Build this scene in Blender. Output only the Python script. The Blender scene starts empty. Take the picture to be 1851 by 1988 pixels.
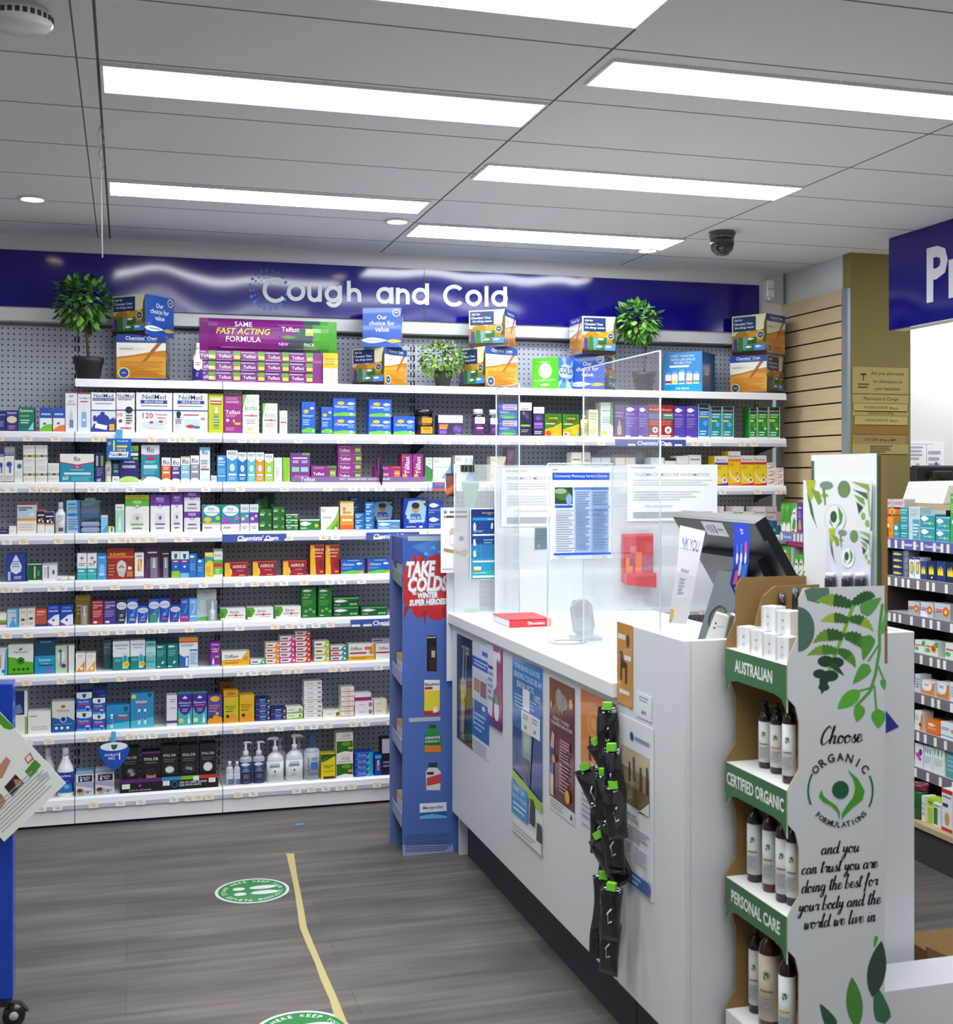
import bpy, math, random
from mathutils import Vector, Matrix
random.seed(7)
S = bpy.context.scene
COL = S.collection
# ---------------------------------------------------------------- camera, world, exposure
F, YAW, ZC, HOR = 2370.4, 0.279463, 1.4513, 922.66     # focal length and horizon in 1851x1988 pixels
cam = bpy.data.cameras.new('camera')
cam.sensor_fit = 'HORIZONTAL'; cam.sensor_width = 36.0
cam.lens = 36.0 * F / 1851.0
cam.shift_y = (HOR - 994.0) / 1851.0
cam.clip_start = 0.05
cam.dof.use_dof = True; cam.dof.focus_distance = 5.2; cam.dof.aperture_fstop = 9.0
camo = bpy.data.objects.new('camera', cam); COL.objects.link(camo)
camo.location = (0, 0, ZC); camo.rotation_euler = (math.radians(90), 0, -YAW)
S.camera = camo
w = bpy.data.worlds.new('world'); S.world = w; w.use_nodes = True
w.node_tree.nodes['Background'].inputs[0].default_value = (0.75, 0.85, 1.0, 1)
w.node_tree.nodes['Background'].inputs[1].default_value = 0.25
S.view_settings.view_transform = 'Standard'; S.view_settings.look = 'None'
S.view_settings.gamma = 1.0; S.view_settings.use_curve_mapping = False
S.view_settings.exposure = 0.68
LAMP = 13.5          # strength of the ceiling troffer diffusers
try:
    S.cycles.use_denoising = True; S.cycles.use_light_tree = False; S.cycles.max_bounces = 7; S.cycles.diffuse_bounces = 4; S.cycles.glossy_bounces = 3
    S.cycles.use_adaptive_sampling = True; S.cycles.adaptive_threshold = 0.035
    S.cycles.transparent_max_bounces = 16; S.cycles.transmission_bounces = 8
    S.cycles.caustics_reflective = False; S.cycles.caustics_refractive = False
    S.cycles.sample_clamp_indirect = 6.0
except Exception:
    pass
CS, SN = math.cos(YAW), math.sin(YAW)
def at(px, py, X=None, Y=None, Z=None):
    """world point seen at a photo pixel, on the plane X=, Y= or Z= const"""
    a = (px - 925.5) / F; b = (py - HOR) / F
    d = Vector((SN + CS * a, CS - SN * a, -b)); o = Vector((0, 0, ZC))
    if X is not None: t = X / d.x
    elif Y is not None: t = Y / d.y
    else: t = (Z - ZC) / d.z
    return o + d * t
# ---------------------------------------------------------------- colour and materials
def lin(c):
    return c / 12.92 if c <= 0.04045 else ((c + 0.055) / 1.055) ** 2.4
_hx = {}
def hx(s):
    if isinstance(s, tuple): return s
    if s not in _hx:
        h = ''.join(c * 2 for c in s) if len(s) == 3 else s
        _hx[s] = tuple(lin(int(h[i:i + 2], 16) / 255) for i in (0, 2, 4)) + (1.0,)
    return _hx[s]
M = {}
def mat(name, col=None, rough=0.5, metal=0.0, spec=0.5, coat=0.0):
    m = bpy.data.materials.new(name); m.use_nodes = True
    p = m.node_tree.nodes['Principled BSDF']
    if col is None:
        a = m.node_tree.nodes.new('ShaderNodeAttribute'); a.attribute_name = 'Col'
        m.node_tree.links.new(a.outputs['Color'], p.inputs['Base Color'])
    else:
        p.inputs['Base Color'].default_value = hx(col)
    p.inputs['Roughness'].default_value = rough; p.inputs['Metallic'].default_value = metal
    p.inputs['Specular IOR Level'].default_value = spec; p.inputs['Coat Weight'].default_value = coat
    M[name] = m
    return m
def nodes(m): return m.node_tree.nodes, m.node_tree.links, m.node_tree.nodes['Principled BSDF']
mat('card', None, 0.42); mat('paper', None, 0.6, spec=0.3); mat('gloss', None, 0.2, coat=0.3); mat('black_film', '141416', 0.12, coat=1.0); mat('matte', None, 0.8, spec=0.2)
mat('white_steel', 'f2f3f5', 0.35); mat('laminate', 'dfe2e6', 0.4); mat('wall', 'e2e4e2', 0.7, spec=0.3)
mat('black_plastic', '1c1d20', 0.38); mat('grey_plastic', '6d7478', 0.35); mat('dark_pot', '2c2b2e', 0.55)
mat('kick', '3a3846', 0.6); mat('alu', 'a9b0b8', 0.4, 0.6); mat('olive', '8c7f4a', 0.7); mat('gold', 'b09a5c', 0.42, 0.15)
mat('cardboard', '8f7248', 0.85, spec=0.15); mat('rail_grey', '77747e', 0.5)
def node_mat(name, rough=0.5, spec=0.5):
    m = mat(name, '888', rough, spec=spec); return (m,) + nodes(m)
def mth(N, L, op, a, b=None, c=None):
    n = N.new('ShaderNodeMath'); n.operation = op
    for i, v in enumerate((a, b, c)):
        if v is None: continue
        if isinstance(v, (int, float)): n.inputs[i].default_value = v
        else: L.new(v, n.inputs[i])
    return n.outputs[0]
def mixc(N, L, f, a, b):
    n = N.new('ShaderNodeMix'); n.data_type = 'RGBA'
    for i, v in ((0, f), (6, a), (7, b)):
        if isinstance(v, (int, float)): n.inputs[i].default_value = v
        elif isinstance(v, tuple): n.inputs[i].default_value = v
        elif isinstance(v, str): n.inputs[i].default_value = hx(v)
        else: L.new(v, n.inputs[i])
    return n.outputs[2]
def coords(N, L, scale=(1, 1, 1)):
    g = N.new('ShaderNodeNewGeometry'); v = N.new('ShaderNodeVectorMath'); v.operation = 'MULTIPLY'
    v.inputs[1].default_value = scale; L.new(g.outputs['Position'], v.inputs[0])
    s = N.new('ShaderNodeSeparateXYZ'); L.new(v.outputs[0], s.inputs[0])
    return v.outputs[0], s.outputs
# pegboard: punched holes on a 25 mm grid
m, N, L, P = node_mat('pegboard', 0.5)
_, s = coords(N, L, (42, 42, 42))
fx = mth(N, L, 'SUBTRACT', mth(N, L, 'FRACT', s[0]), 0.5); fz = mth(N, L, 'SUBTRACT', mth(N, L, 'FRACT', s[2]), 0.5)
d2 = mth(N, L, 'ADD', mth(N, L, 'MULTIPLY', fx, fx), mth(N, L, 'MULTIPLY', fz, fz))
hole = mth(N, L, 'LESS_THAN', d2, 0.0225)
L.new(mixc(N, L, hole, 'bcc2ce', '15161c'), P.inputs['Base Color'])
# vinyl plank floor
m, N, L, P = node_mat('plank_floor', 0.42, 0.4)
v, s = coords(N, L, (1, 1, 1))
br = N.new('ShaderNodeTexBrick'); L.new(v, br.inputs['Vector'])
br.inputs['Scale'].default_value = 1.0; br.inputs['Brick Width'].default_value = 1.22; br.inputs['Row Height'].default_value = 0.18
br.inputs['Mortar Size'].default_value = 0.0015; br.inputs['Mortar Smooth'].default_value = 0.2; br.inputs['Bias'].default_value = 0.0
br.inputs['Color1'].default_value = hx('6f6661'); br.inputs['Color2'].default_value = hx('5a5351'); br.inputs['Mortar'].default_value = hx('3c3836')
v2, _ = coords(N, L, (1.1, 16, 1))
nz = N.new('ShaderNodeTexNoise'); L.new(v2, nz.inputs['Vector']); nz.inputs['Scale'].default_value = 2.2; nz.inputs['Detail'].default_value = 6
v3, _ = coords(N, L, (0.8, 5, 1))
nz2 = N.new('ShaderNodeTexNoise'); L.new(v3, nz2.inputs['Vector']); nz2.inputs['Scale'].default_value = 1.6; nz2.inputs['Detail'].default_value = 3
rp = N.new('ShaderNodeMapRange'); rp.inputs[1].default_value = 0.3; rp.inputs[2].default_value = 0.7; L.new(nz.outputs[0], rp.inputs[0])
rp2 = N.new('ShaderNodeMapRange'); rp2.inputs[1].default_value = 0.35; rp2.inputs[2].default_value = 0.65; L.new(nz2.outputs[0], rp2.inputs[0])
c1 = mixc(N, L, mth(N, L, 'MULTIPLY', rp.outputs[0], 0.6), br.outputs['Color'], '908780')
c2 = mixc(N, L, mth(N, L, 'MULTIPLY', rp2.outputs[0], 0.6), c1, '3c3d44')
L.new(c2, P.inputs['Base Color'])
# ceiling panels with seams
m, N, L, P = node_mat('ceiling_panel', 0.75, 0.2)
v, s = coords(N, L)
def near(x, pos, per, half):
    u = mth(N, L, 'DIVIDE', mth(N, L, 'SUBTRACT', x, pos), per)
    u = mth(N, L, 'MULTIPLY', mth(N, L, 'ABSOLUTE', mth(N, L, 'SUBTRACT', u, mth(N, L, 'ROUND', u))), per)
    return mth(N, L, 'LESS_THAN', u, half)
ly = near(s[1], 3.155, 0.42, 0.0035)
lx = mth(N, L, 'MAXIMUM', near(s[0], -0.068, 1.195, 0.0035), mth(N, L, 'MULTIPLY', near(s[0], -0.118, 1.195, 0.002), mth(N, L, 'LESS_THAN', s[0], 0.3)))
L.new(mixc(N, L, mth(N, L, 'MAXIMUM', ly, lx), 'eef0f2', '62646a'), P.inputs['Base Color'])
# slatwall: pale timber boards with dark grooves
m, N, L, P = node_mat('slat_timber', 0.5)
v, s = coords(N, L, (1, 3, 30))
nz = N.new('ShaderNodeTexNoise'); L.new(v, nz.inputs['Vector']); nz.inputs['Scale'].default_value = 3; nz.inputs['Detail'].default_value = 5
L.new(mixc(N, L, nz.outputs[0], 'dcc6a0', 'c8ae86'), P.inputs['Base Color'])
m, N, L, P = node_mat('pale_timber', 0.5)
v, s = coords(N, L, (3, 3, 30))
nz = N.new('ShaderNodeTexNoise'); L.new(v, nz.inputs['Vector']); nz.inputs['Scale'].default_value = 3
L.new(mixc(N, L, nz.outputs[0], 'c9b391', 'b59e7c'), P.inputs['Base Color'])
# blue glossy fascia, slightly wavy sheet
m, N, L, P = node_mat('blue_gloss', 0.1)
P.inputs['Base Color'].default_value = hx('15107e')
v, s = coords(N, L, (1, 1, 1))
v1, _ = coords(N, L, (3.4, 3.4, 0.5))      # the sheet ripples along its length
nz = N.new('ShaderNodeTexNoise'); L.new(v1, nz.inputs['Vector']); nz.inputs['Scale'].default_value = 1.0; nz.inputs['Detail'].default_value = 0
tilt = N.new('ShaderNodeCombineXYZ'); L.new(mth(N, L, 'MULTIPLY', mth(N, L, 'SUBTRACT', nz.outputs[0], 0.5), 0.085), tilt.inputs[2])
gn = N.new('ShaderNodeNewGeometry'); ad = N.new('ShaderNodeVectorMath'); ad.operation = 'ADD'; L.new(gn.outputs['Normal'], ad.inputs[0]); L.new(tilt.outputs[0], ad.inputs[1])
nm = N.new('ShaderNodeVectorMath'); nm.operation = 'NORMALIZE'; L.new(ad.outputs[0], nm.inputs[0]); L.new(nm.outputs[0], P.inputs['Normal'])
nzf = N.new('ShaderNodeTexNoise'); L.new(v, nzf.inputs['Vector']); nzf.inputs['Scale'].default_value = 700
L.new(mixc(N, L, nzf.outputs[0], '0b0860', '17118c'), P.inputs['Base Color'])
def emit(name, col, k):
    m = bpy.data.materials.new(name); m.use_nodes = True
    N = m.node_tree.nodes; N.clear()
    e = N.new('ShaderNodeEmission'); e.inputs[0].default_value = col; e.inputs[1].default_value = k
    o = N.new('ShaderNodeOutputMaterial'); m.node_tree.links.new(e.outputs[0], o.inputs[0]); M[name] = m
emit('diffuser_glow', (0.93, 0.97, 1.0, 1), LAMP); emit('spot_glow', (1.0, 0.75, 0.45, 1), 14.0)
def clear_mat(name, haze, tint, hazecol):
    m = bpy.data.materials.new(name); m.use_nodes = True
    N, L = m.node_tree.nodes, m.node_tree.links; N.clear()
    t = N.new('ShaderNodeBsdfTransparent'); t.inputs[0].default_value = tint
    p = N.new('ShaderNodeBsdfPrincipled'); p.inputs['Base Color'].default_value = hazecol; p.inputs['Roughness'].default_value = 0.12
    mx = N.new('ShaderNodeMixShader'); mx.inputs[0].default_value = haze
    g = N.new('ShaderNodeBsdfGlossy'); g.inputs['Roughness'].default_value = 0.03
    lw = N.new('ShaderNodeLayerWeight'); lw.inputs[0].default_value = 0.5
    pw = N.new('ShaderNodeMath'); pw.operation = 'POWER'; pw.inputs[1].default_value = 5.0; L.new(lw.outputs['Facing'], pw.inputs[0])
    fr = N.new('ShaderNodeMath'); fr.operation = 'MULTIPLY_ADD'; fr.inputs[1].default_value = 0.5; fr.inputs[2].default_value = 0.025; L.new(pw.outputs[0], fr.inputs[0])
    m2 = N.new('ShaderNodeMixShader'); o = N.new('ShaderNodeOutputMaterial')
    L.new(t.outputs[0], mx.inputs[1]); L.new(p.outputs[0], mx.inputs[2])
    L.new(fr.outputs[0], m2.inputs[0]); L.new(mx.outputs[0], m2.inputs[1]); L.new(g.outputs[0], m2.inputs[2])
    L.new(m2.outputs[0], o.inputs[0]); M[name] = m
clear_mat('acrylic', 0.045, (0.98, 0.985, 0.99, 1), (0.9, 0.9, 0.97, 1))
clear_mat('acrylic_frost', 0.6, (0.97, 0.98, 0.98, 1), (0.84, 0.88, 0.9, 1))
clear_mat('acrylic_haze', 0.27, (0.97, 0.98, 0.98, 1), (0.84, 0.88, 0.89, 1))
clear_mat('acrylic_mist', 0.3, (0.96, 0.97, 0.97, 1), (0.8, 0.83, 0.83, 1))
clear_mat('clear_pack', 0.25, (0.9, 0.93, 0.95, 1), (0.7, 0.75, 0.8, 1))
mat('edge_glow', 'dbe8f0', 0.2)
# ---------------------------------------------------------------- mesh builder with per-face print colours
GUESS = set('Visual Neo Ibu Gel Viralex ALCELDER OLBAS Visine Poly Hylo GelTears Blephadex Avamys Xlear First Prolong Nicorette Zirtek Flexi FlexiFlu Fluticasone Gel_Fit Ointment Prospan DryCough Nasal AllergyRelief Refresh NasoMist SINUS nasal'.split())
_gly = {}
def glyphs(txt, bold=0.0):
    k = (txt, bold)
    if k not in _gly:
        cu = bpy.data.curves.new('lettering', 'FONT'); cu.body = txt; cu.resolution_u = 2; cu.offset = bold; cu.fill_mode = 'FRONT'
        ob = bpy.data.objects.new('lettering', cu)
        me = bpy.data.meshes.new_from_object(ob)
        vs = [(v.co.x, v.co.y) for v in me.vertices]; fs = [tuple(p.vertices) for p in me.polygons]
        bpy.data.objects.remove(ob); bpy.data.meshes.remove(me); bpy.data.curves.remove(cu)
        if not vs: vs = [(0, 0), (1, 0), (0, 1)]; fs = []
        x0 = min(v[0] for v in vs); x1 = max(v[0] for v in vs); y0 = min(v[1] for v in vs); y1 = max(v[1] for v in vs)
        _gly[k] = ([(x - x0, y - y0) for x, y in vs], fs, max(x1 - x0, 1e-4), max(y1 - y0, 1e-4))
    return _gly[k]
class Frame:
    """a printed face: origin (lower left corner), u and v unit vectors, width, height"""
    def __init__(s, o, u, v, w, h, r=0.0):
        s.o, s.u, s.v, s.w, s.h, s.r = Vector(o), Vector(u).normalized(), Vector(v).normalized(), w, h, r
        s.n = s.u.cross(s.v).normalized(); s.k = 0; s.e = 0.00018; s.hold = False
    def p(s, x, y, k):
        e = s.e * k
        if s.r:      # wrapped round a cylinder of radius r whose front line is the face's middle
            a = (x - s.w / 2) / s.r
            return s.o + s.u * (s.w / 2 + math.sin(a) * (s.r + e)) + s.n * (math.cos(a) * (s.r + e) - s.r) + s.v * y
        return s.o + s.u * x + s.v * y + s.n * e
class MB:
    def __init__(s): s.v, s.f, s.c, s.sm = [], [], [], []
    def face(s, pts, col, smooth=False):
        i = len(s.v); s.v += [tuple(p) for p in pts]; s.f.append(tuple(range(i, i + len(pts)))); s.c.append(hx(col)); s.sm.append(smooth)
    def box(s, a, b, col='fff', M4=None, cols=None):
        (x0, y0, z0), (x1, y1, z1) = a, b
        P = [Vector(p) for p in ((x0, y0, z0), (x1, y0, z0), (x1, y1, z0), (x0, y1, z0), (x0, y0, z1), (x1, y0, z1), (x1, y1, z1), (x0, y1, z1))]
        if M4 is not None: P = [M4 @ p for p in P]
        i = len(s.v); s.v += [tuple(p) for p in P]
        for j, q in enumerate(((0, 1, 5, 4), (1, 2, 6, 5), (2, 3, 7, 6), (3, 0, 4, 7), (4, 5, 6, 7), (3, 2, 1, 0))):   # front,right,back,left,top,bottom
            s.f.append(tuple(i + t for t in q)); s.c.append(hx((cols or {}).get(j, col))); s.sm.append(False)
        return s
    def bbox(s, a, b, r, col='fff', M4=None):
        """box with bevelled vertical and horizontal edges"""
        (x0, y0, z0), (x1, y1, z1) = a, b
        rings = []
        for z, k in ((z0, r), (z0 + r, 0), (z1 - r, 0), (z1, r)):
            c = r * 0.7
            X0, X1, Y0, Y1 = x0 + k, x1 - k, y0 + k, y1 - k
            rings.append([Vector(p) for p in ((X0 + c, Y0, z), (X1 - c, Y0, z), (X1, Y0 + c, z), (X1, Y1 - c, z), (X1 - c, Y1, z), (X0 + c, Y1, z), (X0, Y1 - c, z), (X0, Y0 + c, z))])
        return s.loft(rings, col, M4)
    def loft(s, rings, col, M4=None, smooth=False, caps=True):
        i = len(s.v); n = len(rings[0])
        for r in rings: s.v += [tuple(M4 @ Vector(p)) if M4 is not None else tuple(p) for p in r]
        for k in range(len(rings) - 1):
            cc = col[k] if isinstance(col, list) else col
            for j in range(n):
                s.f.append((i + k * n + j, i + k * n + (j + 1) % n, i + (k + 1) * n + (j + 1) % n, i + (k + 1) * n + j)); s.c.append(hx(cc)); s.sm.append(smooth)
        if caps:
            c0, c1 = (col[0], col[-1]) if isinstance(col, list) else (col, col)
            s.f.append(tuple(i + j for j in reversed(range(n)))); s.c.append(hx(c0)); s.sm.append(False)
            s.f.append(tuple(i + (len(rings) - 1) * n + j for j in range(n))); s.c.append(hx(c1)); s.sm.append(False)
        return s
    def lathe(s, prof, o=(0, 0, 0), col='fff', n=20, M4=None, sy=1.0):
        o = Vector(o)
        rings = [[o + Vector((r * math.cos(2 * math.pi * j / n), sy * r * math.sin(2 * math.pi * j / n), z)) for j in range(n)] for r, z in prof]
        return s.loft(rings, col, M4, True)
    def tube(s, pts, r, col='fff', n=8):
        pts = [Vector(p) for p in pts]; rings = []
        for i, p in enumerate(pts):
            t = (pts[min(i + 1, len(pts) - 1)] - pts[max(i - 1, 0)]).normalized()
            a = t.cross(Vector((0, 0, 1)))
            if a.length < 1e-3: a = t.cross(Vector((1, 0, 0)))
            a.normalize(); b = t.cross(a); rr = r[i] if isinstance(r, list) else r
            rings.append([p + (a * math.cos(2 * math.pi * j / n) + b * math.sin(2 * math.pi * j / n)) * rr for j in range(n)])
        return s.loft(rings, col, None, True)
    def prism(s, pts, d, col='fff', side=None, back=None):
        """polygon extruded by vector d"""
        n = len(pts); d = Vector(d); A = [Vector(p) for p in pts]; B = [p + d for p in A]
        i = len(s.v); s.v += [tuple(p) for p in A + B]
        s.f.append(tuple(range(i, i + n))); s.c.append(hx(col)); s.sm.append(False)
        s.f.append(tuple(i + n + j for j in reversed(range(n)))); s.c.append(hx(back or side or col)); s.sm.append(False)
        for j in range(n):
            s.f.append((i + (j + 1) % n, i + j, i + n + j, i + n + (j + 1) % n)); s.c.append(hx(side or col)); s.sm.append(False)
        return s
    # printed matter -------------------------------------------------------
    def poly(s, fr, pts, col):
        if not fr.hold: fr.k += 1
        s.face([fr.p(x, y, fr.k) for x, y in pts], col)
    def rect(s, fr, x0, y0, x1, y1, col):
        if fr.r:
            fr.k += 1; n = max(2, int(abs(x1 - x0) / fr.r / 0.25) + 1)
            for i in range(n):
                a, b = x0 + (x1 - x0) * i / n, x0 + (x1 - x0) * (i + 1) / n
                s.face([fr.p(a, y0, fr.k), fr.p(b, y0, fr.k), fr.p(b, y1, fr.k), fr.p(a, y1, fr.k)], col)
        else: s.poly(fr, ((x0, y0), (x1, y0), (x1, y1), (x0, y1)), col)
    def text(s, fr, txt, cx, cy, w, h, col, bold=0.012, shear=0.0, rot=0.0, stretch=False, align=0.5):
        vs, fs, tw, th = glyphs(txt, bold)
        k = min(w / tw, h / th) if not stretch else w / tw
        ky = h / th if stretch else k
        fr.k += 1; i = len(s.v); c, d = math.cos(rot), math.sin(rot)
        for x, y in vs:
            x, y = (x - tw * align) * k + shear * (y - th / 2) * ky, (y - th / 2) * ky
            s.v.append(tuple(fr.p(cx + c * x - d * y, cy + d * x + c * y, fr.k)))
        cc = hx(col)
        for f in fs: s.f.append(tuple(i + j for j in f)); s.c.append(cc); s.sm.append(False)
    def art(s, fr, spec):
        """print a face: elements separated by |, coordinates in fractions of the face"""
        W, H = fr.w, fr.h
        for e in spec.split('|'):
            t = e.split()
            if not t: continue
            k = t[0]
            if k == 'r': a = [float(q) for q in t[1:5]]; s.rect(fr, a[0] * W, a[1] * H, a[2] * W, a[3] * H, t[5])
            elif k == 'e':
                a = [float(q) for q in t[1:5]]; n = 20
                s.poly(fr, [((a[0] + a[2] * math.cos(2 * math.pi * j / n)) * W, (a[1] + a[3] * math.sin(2 * math.pi * j / n)) * H) for j in range(n)], t[5])
            elif k == 'o':      # round disc, radius in fractions of width
                a = [float(q) for q in t[1:4]]; n = 20
                s.poly(fr, [(a[0] * W + a[2] * W * math.cos(2 * math.pi * j / n), a[1] * H + a[2] * W * math.sin(2 * math.pi * j / n)) for j in range(n)], t[4])
            elif k in 'tiv' and t[1] in GUESS:   # unreadable in the photo: only a line of small print
                cx, cy, a, c = (float(q) for q in t[2:6])
                if k == 'v': a, c = c, a; s.rect(fr, (cx - c * 0.3) * W, (cy - a / 2) * H, (cx + c * 0.3) * W, (cy + a / 2) * H, t[6])
                else: s.rect(fr, (cx - a / 2) * W, (cy - c * 0.3) * H, (cx + a / 2) * W, (cy + c * 0.3) * H, t[6])
            elif k in 'tiv': s.text(fr, t[1].replace('_', ' '), float(t[2]) * W, float(t[3]) * H, *((float(t[4]) * W, float(t[5]) * H) if k != 'v' else (float(t[5]) * H, float(t[4]) * W)), t[6], 0.006, 0.25 if k == 'i' else 0, math.pi / 2 if k == 'v' else 0)
            elif k == 'p': q = [float(z) for z in t[2:]]; s.poly(fr, [(q[i] * W, q[i + 1] * H) for i in range(0, len(q), 2)], t[1])
            elif k == 'f':      # leaf / fish shape
                a = [float(q) for q in t[1:5]]; n = 8
                up = [((a[0] - a[2] + 2 * a[2] * j / n) * W, (a[1] + a[3] * math.sin(math.pi * (j / n) ** 0.8)) * H) for j in range(n + 1)]
                dn = [((a[0] + a[2] - 2 * a[2] * j / n) * W, (a[1] - a[3] * math.sin(math.pi * (1 - j / n) ** 0.8)) * H) for j in range(1, n)]
                s.poly(fr, up[::-1] + dn[::-1], t[5])
            elif k == 'l':      # lines of small print
                x0, x1, y0, y1 = [float(q) for q in t[1:5]]; n = int(t[5])
                for j in range(n):
                    y = y1 - (y1 - y0) * (j + 0.5) / n; hh = (y1 - y0) / n * 0.24; e = x1 - (x1 - x0) * (0.0, 0.12, 0.05, 0.3)[j % 4]
                    s.rect(fr, x0 * W, (y - hh) * H, e * W, (y + hh) * H, t[6])
            elif k == 'w':      # wave: lower part under a curve
                a = [float(q) for q in t[1:4]]; n = 10
                s.poly(fr, [(0, 0), (W, 0)] + [((1 - j / n) * W, (a[0] + (a[1] - a[0]) * (1 - j / n) + a[2] * math.sin(math.pi * (1 - j / n))) * H) for j in range(n + 1)], t[4])
    def build(s, name, m='card', parent=None, loc=None, rz=0.0, bevel=0):
        me = bpy.data.meshes.new(name); me.from_pydata(s.v, [], s.f)
        a = me.color_attributes.new('Col', 'FLOAT_COLOR', 'CORNER'); buf = []
        for f, c in zip(s.f, s.c): buf += list(c) * len(f)
        a.data.foreach_set('color', buf); me.polygons.foreach_set('use_smooth', s.sm)
        me.materials.append(M[m]); me.update()
        o = bpy.data.objects.new(name, me); COL.objects.link(o)
        if parent is not None: o.parent = parent
        if loc is not None: o.location = loc
        o.rotation_euler.z = rz
        if bevel:
            b = o.modifiers.new('edge', 'BEVEL'); b.width = bevel; b.segments = 2; b.limit_method = 'ANGLE'
        return o
USED = {}
def tag(o, label, cat, group=None):
    o['label'] = label; o['category'] = cat
    if group: o['group'] = group
    USED.setdefault(label, []).append(o.name)
    return o
def thing(name, label, cat, loc=(0, 0, 0), rz=0.0, group=None):
    o = bpy.data.objects.new(name, None); COL.objects.link(o); o.empty_display_size = 0.05
    o.location = loc; o.rotation_euler.z = rz
    return tag(o, label, cat, group)
def struct(o): o['kind'] = 'structure'; return o
def copy_tree(o, parent=None):
    c = o.copy(); COL.objects.link(c)
    if parent is not None: c.parent = parent
    for ch in list(o.children): copy_tree(ch, c)
    return c
def B(a, b, col='fff'): return MB().box(a, b, col)
# ---------------------------------------------------------------- the room
H = 2.478
XL, XR, YN, YB = -3.2, 6.2, -2.6, 6.0
struct(B((XL, YN, -0.05), (XR, YB, 0)).build('floor', 'plank_floor'))
struct(B((XL, YN, H), (XR, YB, H + 0.05)).build('ceiling', 'ceiling_panel'))
struct(B((XL, 5.64, 0), (3.21, YB, H)).build('wall_back', 'wall'))
struct(B((XL - 0.1, YN, 0), (XL, YB, H)).build('wall_left', 'wall'))
struct(B((XL, YN - 0.1, 0), (XR, YN, H)).build('wall_behind', 'wall'))
struct(B((XR, YN, 0), (XR + 0.1, YB, H)).build('wall_right', 'wall'))
# bulkhead over the shelving that carries the blue fascia
struct(B((XL, 5.53, 2.11), (3.21, 5.64, H)).build('trim_1', 'wall'))
# wall stub at the end of the shelving with the slatted timber panel
struct(B((3.23, 4.95, 0), (3.45, 5.64, H)).build('wall_side', 'wall'))
pan = thing('slatwall', 'pale timber slatwall panel with dark grooves beside the cold remedy shelving', 'slatwall', (3.215, 5.22, 0))
mb = MB(); z = 2.315; zs = []
while z > 0.1: zs.append(z); z -= 0.0755
for z in zs: mb.box((-0.015, -0.235, z - 0.068), (0.012, 0.31, z))
mb.build('slat_board', 'slat_timber', pan)
B((0.0, -0.235, 0.05), (0.012, 0.31, 2.315), '2a2018').build('groove_backing', 'matte', pan)
B((-0.02, -0.285, 0.05), (0.012, -0.236, 2.315)).build('end_trim', 'alu', pan)
# olive pier with the pharmacist name plates, white back wall of the dispensary
struct(B((3.212, 4.933, 0), (3.53, 5.0, H)).build('wall_pier', 'olive'))
struct(B((3.45, 5.64, 0), (XR, 5.74, H)).build('wall_dispensary', 'wall'))
struct(B((3.2, 1.2, 2.079), (3.26, 4.593, 2.474)).build('trim_2', 'wall'))
# ---------------------------------------------------------------- ceiling fittings
def troffer(x0, x1, y0, y1, label):
    t = thing('ceiling_light', label, 'ceiling light', ((x0 + x1) / 2, (y0 + y1) / 2, H), 0, 'fluorescent ceiling panels')
    a, b = (x1 - x0) / 2, (y1 - y0) / 2
    B((-a, -b, -0.004), (a, b, -0.002)).build('diffuser', 'diffuser_glow', t)
    f = MB(); e = 0.008
    for q in (((-a - e, -b - e, -0.007), (a + e, -b, -0.0005)), ((-a - e, b, -0.007), (a + e, b + e, -0.0005)), ((-a - e, -b, -0.007), (-a, b, -0.0005)), ((a, -b, -0.007), (a + e, b, -0.0005))): f.box(*q)
    f.build('frame', 'white_steel', t)
troffer(-0.055, 1.11, 3.185, 3.40, 'long glowing ceiling panel in the second row, above the floor tape')
troffer(-0.055, 1.09, 4.44, 4.64, 'glowing ceiling panel just in front of the potted tree and purple display')
troffer(1.16, 2.33, 2.805, 2.99, 'wide glowing ceiling panel cut by the frame beside the blue hanging sign')
troffer(1.15, 2.31, 3.855, 4.05, 'glowing ceiling panel in the middle of the row above the counter')
troffer(1.15, 2.33, 4.85, 5.09, 'glowing ceiling panel beside the dome camera, last before the shelving')
troffer(-0.05, 1.115, 2.36, 2.575, 'large glowing ceiling panel cut off by the top of the picture')
for i, (x, y) in enumerate(((-0.05, 1.3), (-0.05, 0.0), (-0.05, -1.4), (1.16, 1.7), (1.16, -0.4), (-2.4, 2.6), (3.9, 5.2), (3.9, 3.9), (4.0, 2.6))):
    troffer(x, x + 1.17, y, y + 0.2, 'ceiling panel %s' % ('over the aisle behind the viewpoint', 'further back over the aisle behind the viewpoint', 'at the shop front end over the aisle', 'over the tills behind the viewpoint', 'at the shop front end over the tills', 'above the blue wheeled stand, outside the picture', 'added unseen behind the hanging sign to brighten the dispensary wall', 'over the dispensary floor', 'over the dispensary entrance')[i])  # dispensary wall panel is added, unseen behind the sign, to brighten that wall
def downlight(x, y, label):
    t = thing('downlight', label, 'downlight', (x, y, H), 0, 'round recessed downlights')
    MB().lathe([(0.052, 0.002), (0.055, -0.006), (0.042, -0.008), (0.040, 0.0)], col='fff', n=24).build('trim_ring', 'white_steel', t)
    MB().lathe([(0.039, -0.003), (0.001, -0.004)], col='fff', n=24).build('bulb', 'spot_glow', t)
downlight(-0.334, 4.80, 'round downlight lit in the ceiling near the hanging string')
downlight(1.051, 4.82, 'round downlight beside the end of a long ceiling panel')
downlight(2.283, 5.13, 'round downlight at the edge of the last ceiling panel')
sm = thing('smoke_alarm', 'white round smoke alarm with vent slots on the ceiling', 'smoke alarm', (-0.225, 2.86, H))
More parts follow.
